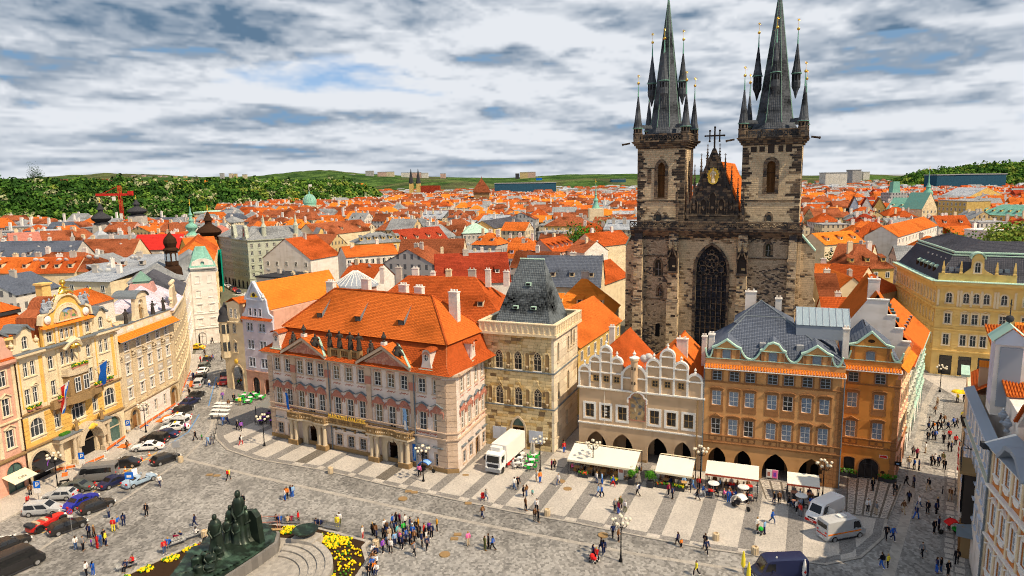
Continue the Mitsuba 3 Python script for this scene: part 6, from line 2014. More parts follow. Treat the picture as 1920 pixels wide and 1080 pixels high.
# ------------------------------------------------------------------ the lane on the other side
def lane():
	b,F,r=street_house('white_lane_house','narrow white lane house with dormered orange roof beside the amber corner house',(58.7,97.7),(66.0,108.2),14.0,'pl_white',5,3,trim='pl_sage',roof='rf_deep',zr=20,h=1.7,base_h=3.6,depth=11)
	m=MB()
	crs(m,(1,.2,16.2),(6,.2,16.2),(6,5.5,19.3),(1,5.5,19.3),.3)
	part(r,'dormer',m.ply('rf_old',F.M));part(r,'dormer_wall',MB().box(1.3,5.7,.5,4,14,16.3).ply('pl_white',F.M))
	b,F,r=street_house('white_lane_house','pale green trimmed lane house with a steep orange tile roof, farther down the lane',(66.0,108.2),(77.0,124),13.2,'pl_white',7,3,trim='cu_pale',roof='rf_orange',zr=19.5,h=1.7,base_h=3.6,depth=11)
	for x in(3,6,9,12,15):
		part(r,'roof_window',MB().box(x-.4,x+.4,2.2,3.2,15.9,16.6).ply('pane',F.M))
	# stepped white gable with red roof behind the corner house
	b=thing('stepped_gable_house','house with a white stepped gable end and a steep orange roof behind the amber corner house','house')
	F=Fr((50.2,102.0),(58.7,98.2))
	pts=[(0,0),(9.3,0),(9.3,17.5),(8.3,17.5),(8.3,19.4),(7.2,19.4),(7.2,21.3),(6.1,21.3),(6.1,23.6),(3.4,23.6),(3.0,23),(0,18.6)]
	wall(b,F,0,0,0,0,'pl_white',outline=pts,thick=.5)
	for x,z in((8.8,17.5),(7.75,19.4),(6.65,21.3),(4.75,23.6)):
		part(b,'step_coping',MB().box(x-.65 if x>5 else x-1.5,x+.62 if x>5 else x+1.5,-.1,.6,z,z+.18).ply('white',F.M))
	m=MB()
	crs(m,(9.6,.5,16.8),(9.6,26,16.8),(4.7,26,24.4),(4.7,.5,24.4),.36)
	crs(m,(-.2,26,16.8),(-.2,.5,16.8),(4.7,.5,24.4),(4.7,26,24.4),.36)
	r=part(b,'roof',m.ply('rf_orange',F.M))
	for y,z in((6,19.6),(9,20),(13,19.8),(16,20.4),(20,19.4)):
		x=4.7+(24.4-z)*4.9/7.6
		part(r,'roof_window',MB().box(x-.2,x+.5,y,y+.9,z-.3,z+.35).ply('pane_green',F.M))
	part(r,'chimney',chimney_mesh(MB(),4.4,5,21,26,1.6,1.0,2).ply('pl_white',F.M))
	part(b,'body',MB().box(0,9.2,.5,26,0,16.7).ply('pl_cream',F.M))

	# the yellow corner building at the end
	b=thing('yellow_corner_building','large yellow corner building with dark slate mansard roof, white window surrounds and arched top floor windows','building')
	F=Fr((88.95,141.05),(114,128.0))
	L=F.L
	ss1=[1.1+1.25,5.3,7.05,8.8,11.9]
	ss=[2.35,5.35,7.1,8.85,11.8,15.5,18.6,21.7,24.8]
	rows=[dict(s=ss,z=15.5,w=1.1,h=2.15,kind='a',smat='pl_cream',sw=.24),dict(s=ss,z=11.1,w=1.1,h=2.2,smat='pl_cream',sw=.24,hood='tri'),dict(s=ss,z=6.5,w=1.1,h=2.35,smat='pl_cream',sw=.24),
			dict(s=[2.6,6.0,9.4,12.8,16.2,19.6,23],z=0.1,w=2.3,h=4.2,fmat='charcoal',pmat='pane_dark',smat='pl_mustard',sill=False,rule=(1,(.78,)))]
	facade(b,F,0,L,0,19.0,'pl_mustard',rows)
	for s in(.4,3.9,4.4,6.2,8.0,10.2,10.7,13.6,17,20):
		part(b,'pilaster',MB().box(s-.2,s+.2,-.18,0,14.8,18.2).ply('pl_cream',F.M))
	for k in range(16):
		part(b,'rusticated_course',MB().box(.1,1.2,-.1,0,5.4+k*.58,5.92+k*.58).box(3.4,4.5,-.1,0,5.4+k*.58,5.92+k*.58).ply('pl_mustard',F.M))
	for z0,z1,o in((5.0,5.4,.3),(9.6,10.0,.3),(14.2,14.7,.35),(10.4,10.6,.15)):
		band(b,F,0,L,z0,z1,o,'pl_mustard')
	band(b,F,-.5,L,19.0,20.0,1.1,'pl_mustard','cornice')
	part(b,'copper_cornice_cover',MB().box(-.6,L,-1.25,.5,20.0,20.15).ply('cu_pale',F.M))
	k=part(b,'attic_parapet',MB().box(.2,13.6,.5,.8,20.15,21.6).ply('pl_mustard',F.M))
	for s in(1.0,4.1,10.2,13.2):
		part(k,'obelisk',MB().lathe([(.42,21.6),(.42,21.9),(.3,22.0),(.36,22.6),(.1,24.2)],4,c=(s,.6),a0=PI/4).ply('pl_mustard',F.M))
	d=part(b,'attic_dormer',MB().face(Polygon([(4.5,21.6),(9.7,21.6),(8.6,22.2),(8.0,22.8),(7.9,24.9),(7.5,25.6),(6.9,25.9),(6.3,25.6),(5.9,24.9),(5.8,22.8),(5.2,22.2)]).difference(moved(hole('a',1.0,2.2),6.9,21.9)),.4,1.2).ply('pl_mustard',F.M))
	window(b,F,6.9,21.9,1.0,2.2,'a',smat='pl_cream',y=.4,sw=.25)
	part(d,'hood',MB().face(LineString([(6.9+1.25*math.cos(t),24.9+1.1*math.sin(t))for t in np.linspace(0,PI,10)]).buffer(.13),.1,3).ply('cu_pale',F.M))
	W=Fr((98.3,172.6),(88.95,141.05))
	sw=[1.3+2.35*i for i in range(14)]
	rows=[dict(s=sw,z=15.5,w=.95,h=2.15,smat='pl_cream',sw=.2,pmat='pane_warm'),dict(s=sw,z=11.1,w=1.0,h=2.2,smat='pl_mustard',sw=.2,hood='seg',pmat='pane_warm'),dict(s=sw,z=6.5,w=1.0,h=2.35,smat='pl_mustard',sw=.2,pmat='pane_warm')]
	facade(b,W,0,W.L-.4,0,19.0,'pl_mustard',rows)
	for z0,z1,o in((5.0,5.4,.3),(9.6,10.0,.3),(14.2,14.7,.35)):
		band(b,W,0,W.L,z0,z1,o,'pl_mustard')
	band(b,W,0,W.L+.5,19.0,20.0,1.1,'pl_mustard','cornice')
	part(b,'copper_cornice_cover',MB().box(0,W.L+.6,-1.25,.5,20.0,20.15).ply('cu_pale',W.M))
	# mansard
	m=MB()
	p=lambda fr,x,y,z:fr.w(x,y,z)
	crs(m,p(F,.0,.6,20.1),p(F,L,.6,20.1),p(F,L,4.5,25.6),p(F,3.2,4.5,25.6),.5)
	crs(m,p(W,0,.2,20.1),p(F,.0,.6,20.1),p(F,3.2,4.5,25.6),p(W,0,4.5,25.6),.5)
	r=part(b,'roof',m.ply('rf_slate'))
	m=MB()
	crs(m,p(F,3.2,4.5,25.6),p(F,L,4.5,25.6),p(F,L,12,27.6),p(F,9,12,27.6),.6)
	crs(m,p(W,0,4.5,25.6),p(F,3.2,4.5,25.6),p(F,9,12,27.6),p(W,0,11,27.6),.6)
	part(r,'upper_slope',m.ply('rf_slate'))
	part(r,'copper_roll',MB().tube([p(W,0,4.4,25.65),p(F,3.2,4.4,25.65),p(F,L,4.4,25.65)],.25,6).tube([p(W,0,4.0,25.1),p(F,2.9,4.0,25.1),p(F,L,4.0,25.1)],.15,5).ply('cu_pale'))
	part(b,'body',MB().box(.5,L,.45,16,0,20).ply('pl_mustard',F.M));part(b,'body',MB().box(0,W.L-.6,.45,15,0,20).ply('pl_mustard',W.M))
	for i in range(5):
		s=22+i*2.0 if i else 21.5
		k=part(r,'dormer_hood',MB().lathe([(.0,0),(.62,.1),(.62,.9),(.0,1.2)],8).ply('cu_pale',W.at(13.5+i*3.2,1.6,21.6)))
		part(r,'dormer_opening',MB().box(-.5,.5,-.7,-.1,-.4,.5).ply('dark_wood',W.at(13.5+i*3.2,1.6,21.6)))
		part(r,'roof_window',MB().box(-.25,.25,-.1,.9,0,.9).ply('white',W.at(14.2+i*3.2,3.0,23.3)))
	for s in(2.5,3.6,10.9,12.1):
		part(r,'roof_window',MB().box(-.42,.42,-.1,.4,0,.75).ply('pane_blue',F.at(s,1.9,21.9)))
	# right hand row, seen from above
	b=thing('stucco_house','orange and white stucco house at the edge of the square with a flowing tiled gable roof','house')
	d=np.array([.313,.95]);d/=np.linalg.norm(d)
	P0=np.array([45.9,62.0])
	F=Fr(P0,P0-d*26)
	L=F.L
	ss=[1.35+2.45*i for i in range(10)]
	rows=[dict(s=ss,z=13.75,w=1.05,h=1.75,smat='white',sw=.3,pmat='pane_blue',hood=None,rule=(2,(.3,.65))),dict(s=ss,z=8.7,w=1.1,h=2.2,smat='white',sw=.3,pmat='pane_blue',hood='ogee',rule=(2,(.3,.65))),dict(s=ss,z=4.0,w=1.1,h=2.3,smat='white',sw=.3,pmat='pane_blue',hood='ogee',rule=(2,(.3,.65)))]
	facade(b,F,0,L,0,16.2,'pl_terracotta',rows)
	for s in[.1]+[2.57+2.45*i for i in range(9)]:
		part(b,'pilaster_strip',MB().box(s-.2,s+.2,-.12,0,3,16).ply('pl_cream',F.M))
	for s in ss:
		for z in(13.15,8.1,3.4):
			part(b,'window_apron',MB().face(Polygon([(s-.7,z+.5),(s-.6,z),(s,z-.15),(s+.6,z),(s+.7,z+.5)]),-.12,0).ply('white',F.M))
	band(b,F,0,L,12.0,12.5,.45,'white');band(b,F,0,L,7.1,7.5,.35,'white')
	band(b,F,-.1,L,15.9,16.5,.6,'white','cornice')
	part(b,'metal_cornice_cover',MB().add([(-.2,-.85,16.5),(L,-.85,16.5),(L,1.6,17.6),(-.2,1.6,17.6)],[[0,1,2,3]]).ply('zinc',F.M))
	k=part(b,'bonnet',MB().face(LineString([(3.6,16.6),(4.4,17.2),(5.2,18.0),(6.4,18.2),(7.6,18.0),(8.4,17.2),(9.2,16.6)]).buffer(.2),-1.0,2.4).ply('zinc',F.M))
	out=[(1.5,16.5),(12.5,16.5),(12.2,19),(11.4,20.6),(9,22),(7,22.6),(5,22),(2.6,20.6),(1.8,19)]
	wall(b,F,0,0,0,0,'pl_terracotta',[(5.0,18.3,1.0,1.8,'o'),(9.0,18.3,1.0,1.8,'o')],outline=out,y=2.2)
	for s in(5.0,9.0):
		window(b,F,s,18.3,1.0,1.8,'o',(2,(.5,)),smat='white',sw=.22,y=2.2,sill=False,pmat='pane_blue')
	for s in(2.4,7.0,11.6):
		part(b,'pilaster_strip',MB().box(s-.3,s+.3,2.05,2.2,16.6,20).ply('white',F.M))
	part(b,'gable_scroll',put(HOODS[1],'white',F.at(3.4,2.15,19.8)))
	ln=LineString([(.8,18.8),(2.6,20.9),(5,22.4),(7,23),(9,22.4),(11.4,20.9),(13.2,18.8)])
	part(b,'gable_cornice',MB().face(ln.buffer(.22),1.3,2.9).ply('white',F.M))
	m=MB()
	cs=list(ln.coords)
	for i in range(len(cs)-1):
		(a,za),(c,zc)=cs[i],cs[i+1]
		n=9
		for j in range(n):
			x0,z0,x1,z1=a+(c-a)*j/n,za+(zc-za)*j/n,a+(c-a)*(j+1)/n,za+(zc-za)*(j+1)/n
			m.tube([((x0+x1)/2,1.0,(z0+z1)/2+.3),((x0+x1)/2,12,(z0+z1)/2+.3)],.16,5)
	part(b,'roof_tiles',m.ply('rf_deep',F.M),kind='stuff')
	part(b,'body',MB().box(0,L,2.6,14,0,16.4).ply('pl_terracotta',F.M))
	part(b,'drainpipe',MB().tube([(-.1,-.9,16.4),(-.1,-.25,15.6),(-.1,-.25,.2)],.1,6).ply('lead',F.M))
	part(b,'gutter_head',MB().box(-.5,.5,-1.1,-.2,16.0,16.5).ply('charcoal',F.M))
	# white house with grey dormer, pantiled roof
	b=thing('white_gutter_house','narrow white house with a tall copper capped dormer and a large orange pantile roof','house')
	A,B=np.array([55.5,80.2]),np.array([46.0,62.4])
	F=Fr(A,B)
	L=F.L
	ss=[1.5,4.0,6.5,9.5,12,14.5,17,19]
	rows=[dict(s=ss,z=z,w=.95,h=2.0,smat='pl_blue',sw=.15,hood='flat',pmat='pane')for z in(13.0,9.0,5.0)]
	facade(b,F,0,L,0,16.2,'pl_white',rows)
	band(b,F,0,L,15.6,16.2,.5,'pl_blue','cornice');band(b,F,0,L,12.0,12.3,.25,'pl_sage')
	part(b,'metal_eave',MB().add([(0,-.5,16.2),(L,-.5,16.2),(L,.5,16.6),(0,.5,16.6)],[[0,1,2,3]]).ply('zinc',F.M))
	facade(b,F,4,9.7,17.0,20.4,'pl_white',[dict(s=[5.5,8],z=17.6,w=.8,h=1.9,smat='pl_blue',sw=.14)],y=1.4)
	part(b,'metal_eave',MB().add([(7,.9,20.4),(9.7,.9,20.4),(9.7,1.9,20.9),(7,1.9,20.9)],[[0,1,2,3]]).ply('zinc',F.M))
	k=part(b,'dormer',MB().box(9.8,12.8,.5,3.2,17,24.6).ply('pl_white',F.M))
	part(k,'grey_panel',MB().box(10,12.6,.46,.5,18,24.4).ply('pl_lilac',F.M))
	part(k,'pedimented_front',MB().side(Polygon([(.4,24.6),(.4,25.0),(1.8,26.3),(3.3,25.0),(3.3,24.6)][::-1]),12.8,13.1).ply('pl_blue',F.M))
	part(k,'louvre',MB().box(12.8,13.0,.9,2.8,18,24.3).ply('zinc',F.M))
	part(k,'copper_roof',MB().add([(9.5,.1,24.9),(13.3,.1,24.9),(13.3,1.8,26.5),(9.5,1.8,26.5),(13.3,3.6,24.9),(9.5,3.6,24.9)],[[0,1,2,3],[3,2,4,5]]).ply('cu_pale',F.M))
	part(k,'weather_vane',MB().tube([(10.5,1.8,26.4),(10.5,1.8,29)],.05,5).ball((10.5,1.8,26.9),.4,1).box(10,11,1.77,1.83,28.4,28.5).ply('charcoal',F.M))
	m=MB()
	E0,E1,R0,R1=(np.array(q)for q in((49.9,66.5,19.6),(64,62.5,19.6),(52.6,74.5,25.3),(66.7,70.5,25.3)))
	crs(m,E0,E1,R1,R0,.42,.06)
	for i in range(52):
		t=(i+.5)/52
		m.tube([E0+(E1-E0)*t+[0,0,.1],R0+(R1-R0)*t+[0,0,.1]],.10,5)
	part(b,'pantile_roof',m.ply('rf_orange'),kind='stuff')
	m=MB()
	crs(m,(20.2,6,20),(24,6,20),(22,14,26),(20.2,14,26),.4)
	part(b,'roof',m.ply('rf_deep',F.M))
	part(b,'body',MB().box(0,L,1.8,14,0,19.4).ply('pl_white',F.M))
	for s in(15.9,18.6):
		part(b,'urn',urn_mesh(1.6).ply('zinc',F.at(s,1.2,17.2),40))
	# brick stepped gable and the lane houses beyond
	b=thing('brick_gable_house','tall narrow beige house with a brick gable capped by small orange tile saddles','house')
	F=Fr((61.5,89.5),(55.6,80.4))
	wall(b,F,0,F.L,0,15.5,'pl_cream',[(s,z,.9,1.8,'r')for s in(2,5,8)for z in(6,10)])
	for s in(2,5,8):
		for z in(6,10):
			window(b,F,s,z,.9,1.8,smat='pl_beige')
	G=Fr(F.w(F.L-.4,1.2)[:2],F.w(F.L-.4,9)[:2])
	G=Fr(F.w(8.2,1.0)[:2],F.w(9.8,3.2)[:2])
	for i,(x,z)in enumerate(((0,18.6),(1.1,20.2),(2.1,22),(3.1,23.9))):
		k=part(b,'brick_step',MB().box(7.6+x*.35,9.2+x*.35,1.0+x,2.1+x,13,z).ply('pl_school',F.M))
		m=MB()
		m.add([(7.4+x*.35,.9+x,z),(7.4+x*.35,2.2+x,z),(8.4+x*.35,2.2+x,z+.6),(8.4+x*.35,.9+x,z+.6),(9.4+x*.35,.9+x,z),(9.4+x*.35,2.2+x,z)],[[0,3,2,1],[3,4,5,2]])
		part(k,'tile_saddle',m.ply('rf_bright',F.M))
	part(b,'body',MB().box(0,F.L,.42,12,0,15.4).ply('pl_cream',F.M))
	m=MB();crs(m,(0,.4,15.5),(F.L,.4,15.5),(F.L,6,19.5),(0,6,19.5),.36)
	part(b,'roof',m.ply('rf_deep',F.M))
	part(b,'copper_gutter',MB().box(-2.5,3,-.7,.3,15.5,15.8).ply('cu_pale',F.M))
	# dark stone bay in front
	b=thing('dark_stone_house','dark brown stone house front with a big barred window bay and a small railed balcony','house')
	F=Fr((57.6,83.0),(48.2,68.5))
	L=F.L
	k=part(b,'bay',MB().box(11.0,15.2,-.2,3.0,3.9,9.6).ply('dark_stone',F.M))
	part(k,'window',MB().box(11.8,14.4,-.26,-.2,4.9,8.6).ply('pane_warm',F.M))
	m=MB()
	for i in range(3):
		m.box(11.75+i*1.3,11.9+i*1.3,-.36,-.24,4.9,8.6)
	for z in(4.85,5.8,6.75,7.7,8.55):
		m.box(11.75,14.5,-.35,-.25,z,z+.1)
	part(k,'window_bars',m.ply('black',F.M))
	part(k,'sill_panel',MB().box(11.9,14.3,-.3,-.2,4.1,4.6).ply('pl_grey',F.M))
	q=part(b,'balcony',MB().box(10.6,15.4,-.7,1.5,9.6,9.9).ply('brown_stone',F.M))
	m=MB().tube([(10.7,-.65,11.0),(15.3,-.65,11.0)],.05,5).tube([(10.7,-.65,11),(10.7,1.4,11)],.05,5)
	for i in range(24):
		m.tube([(10.7+i*.2,-.65,9.9),(10.7+i*.2,-.65,11.0)],.025,4)
	part(q,'railing',m.ply('charcoal',F.M))
	part(b,'portal',MB().box(10.7,15.6,-.1,3.0,0,3.7).ply('brown_stone',F.M))
	part(b,'portal_leaf',MB().box(11.3,12.9,-.25,-.1,0,3.3).box(13.2,15.0,-.25,-.1,0,3.3).ply('wood',F.M))
	part(b,'lead_roof',MB().add([(15.2,-.6,3.7),(17.2,-.6,3.2),(17.2,1.5,3.2),(15.2,1.5,4.2)],[[0,1,2,3]]).ply('lead',F.M))
	part(b,'wall',MB().box(0,L,1.6,4,0,9).ply('pl_school',F.M))
	k=part(b,'oriel',MB().box(1.5,4.0,-.3,2.5,5.5,11.5).lathe([(.2,3.8),(1.4,5.5)],4,c=(2.75,.8),a0=PI/4).ply('brown_stone',F.M))
	part(k,'window',MB().box(2.1,3.4,-.36,-.3,7.0,9.5).ply('pane',F.M))
	part(k,'cornice',MB().box(1.2,4.3,-.6,2.6,11.5,11.8).box(1.3,4.2,-.45,-.3,6.2,6.5).ply('dark_stone',F.M))
	t=thing('hanging_flag','red and dark green flag hanging beside the railed balcony','flag')
	m=MB()
	for i in range(5):
		m.quad((10.1,-.9-.1*math.sin(i),11.6-i*.7),(10.5,-.8,11.5-i*.7),(10.5,-.8-.08*math.sin(i+1),10.8-i*.7),(10.1,-.9,10.9-i*.7))
	part(t,'cloth',m.ply('red',F.M))
	part(t,'pole',MB().tube([(10.4,.5,10.6),(10.1,-1.0,11.8)],.04,5).ply('charcoal',F.M))


lane()

# ------------------------------------------------------------------ the old town behind: houses placed one by one
DISH=mikit.ply(MB().lathe([(.03,0),(.4,.08),(.75,.26)],12).arr(),None)
PANE1={}


def pane_box(w,h):
	return proto(('pb',w,h),lambda:MB().box(-w/2,w/2,-.06,.05,0,h))


def frame_box(w,h):
	return proto(('fb',w,h),lambda:MB().face(unary_union([sbox(-w/2-.14,-.12,w/2+.14,h+.14).difference(sbox(-w/2,0,w/2,h)),sbox(-.05,0,.05,h)]),-.1,.02))


def house(A,B,zE,dep,zR,kind,wm,rm,label,nw=0,fl=2,chim=2,name='town_house',hatch=0,ridge=False,group=None,dishes=0,seed=0,wallname='wall'):
	"""A, B: the ends of the front eave seen left to right (or of the ridge, with ridge=True)"""
	b=thing(name,label,'house',group)
	F=Fr(A,B)
	L=F.L
	rg=random.Random(seed+int(abs(A[0])*7+abs(A[1])))
	y0=-dep/2 if ridge else 0
	y1=y0+dep
	ym=(y0+y1)/2
	body=MB()
	if kind=='f':
		body.face(Polygon([(0,0),(L,0),(L,zE),(L/2,zR-.15),(0,zE)]),y0,y1)
	else:
		body.box(0,L,y0,y1,0,zE)
		if kind=='g':
			body.side(Polygon([(y0+.1,zE),(y1-.1,zE),(ym,zR-.12)]),.02,L-.02)
	part(b,'wall',body.ply(wm,F.M))
	m=MB()
	o=.45
	st=.5 if A[1]<230 else .9
	if kind=='g':
		crs(m,(-.2,y0-o,zE-.1),(L+.2,y0-o,zE-.1),(L+.2,ym,zR),(-.2,ym,zR),st)
		crs(m,(L+.2,y1+o,zE-.1),(-.2,y1+o,zE-.1),(-.2,ym,zR),(L+.2,ym,zR),3)
	elif kind=='h':
		q=min(dep/2,L/2.2)
		hip(m,-o,L+o,y0-o,y1+o,zE,zR,q,L-q,ym,st)
	elif kind=='f':
		crs(m,(-o,y1,zE-.1),(-o,y0-.2,zE-.1),(L/2,y0-.2,zR),(L/2,y1,zR),st)
		crs(m,(L+o,y0-.2,zE-.1),(L+o,y1,zE-.1),(L/2,y1,zR),(L/2,y0-.2,zR),st)
	elif kind=='s':
		crs(m,(-.2,y0-o,zE),(L+.2,y0-o,zE),(L+.2,y1,zR),(-.2,y1,zR),st)
		m.box(0,L,y1-.3,y1,zE-.1,zR-.02)
	else:
		m.box(-.2,L+.2,y0-.2,y1+.2,zE+.01,zE+.5)
	r=part(b,'roof',m.ply(rm,F.M))
	for i in range(chim):
		x=L*(i+.4+.3*rg.random())/chim
		y=ym+rg.uniform(-.5,1.5)if kind!='f' else y0+dep*rg.uniform(.2,.7)
		if kind=='f':
			x=L/2+rg.choice((-1,1))*1.2
		zt=zR if kind!='m' else zE+.5
		part(r,'chimney',chimney_mesh(MB(),x,y,zt-2.2,zt+rg.uniform(.6,1.6),rg.uniform(.9,1.8),.8,2).ply(rg.choice(('pl_white','pl_white','pl_cream','pl_grey')),F.M))
	for i in range(hatch):
		x=L*(i+.5)/hatch
		z=zE+(zR-zE)*.32
		y=y0-o+(ym-y0+o)*.32
		q=part(r,'dormer',MB().box(x-.65,x+.65,y-.1,y+1.6,z-.1,z+1.1).ply(wm,F.M))
		part(q,'window',MB().box(x-.42,x+.42,y-.14,y-.1,z+.2,z+.95).ply('pane',F.M))
		mm=MB()
		crs(mm,(x-.85,y-.3,z+1.1),(x+.85,y-.3,z+1.1),(x+.85,y+2.4,z+2.0),(x-.85,y+2.4,z+2.0),.5)
		part(q,'roof',mm.ply(rm,F.M))
	for i in range(nw):
		x=L*(i+.5)/nw
		for k in range(fl):
			z=zE-2.7-3.3*k
			kk=part(b,'window',put(pane_box(1.0,1.6),'pane',F.at(x,y0,z)))
			scene[kk+'__frame']=put(frame_box(1.0,1.6),'white',F.at(x,y0,z))
	for i in range(dishes):
		x=L*rg.random()
		part(r,'satellite_dish',put(DISH,'dish',F.at(x,y0+dep*.35,(zE+zR)/2+1.2,rg.uniform(-.5,.9))@np.array([[1,0,0,0],[0,.5,.87,0],[0,-.87,.5,0],[0,0,0,1.0]])))
	return b,F,r


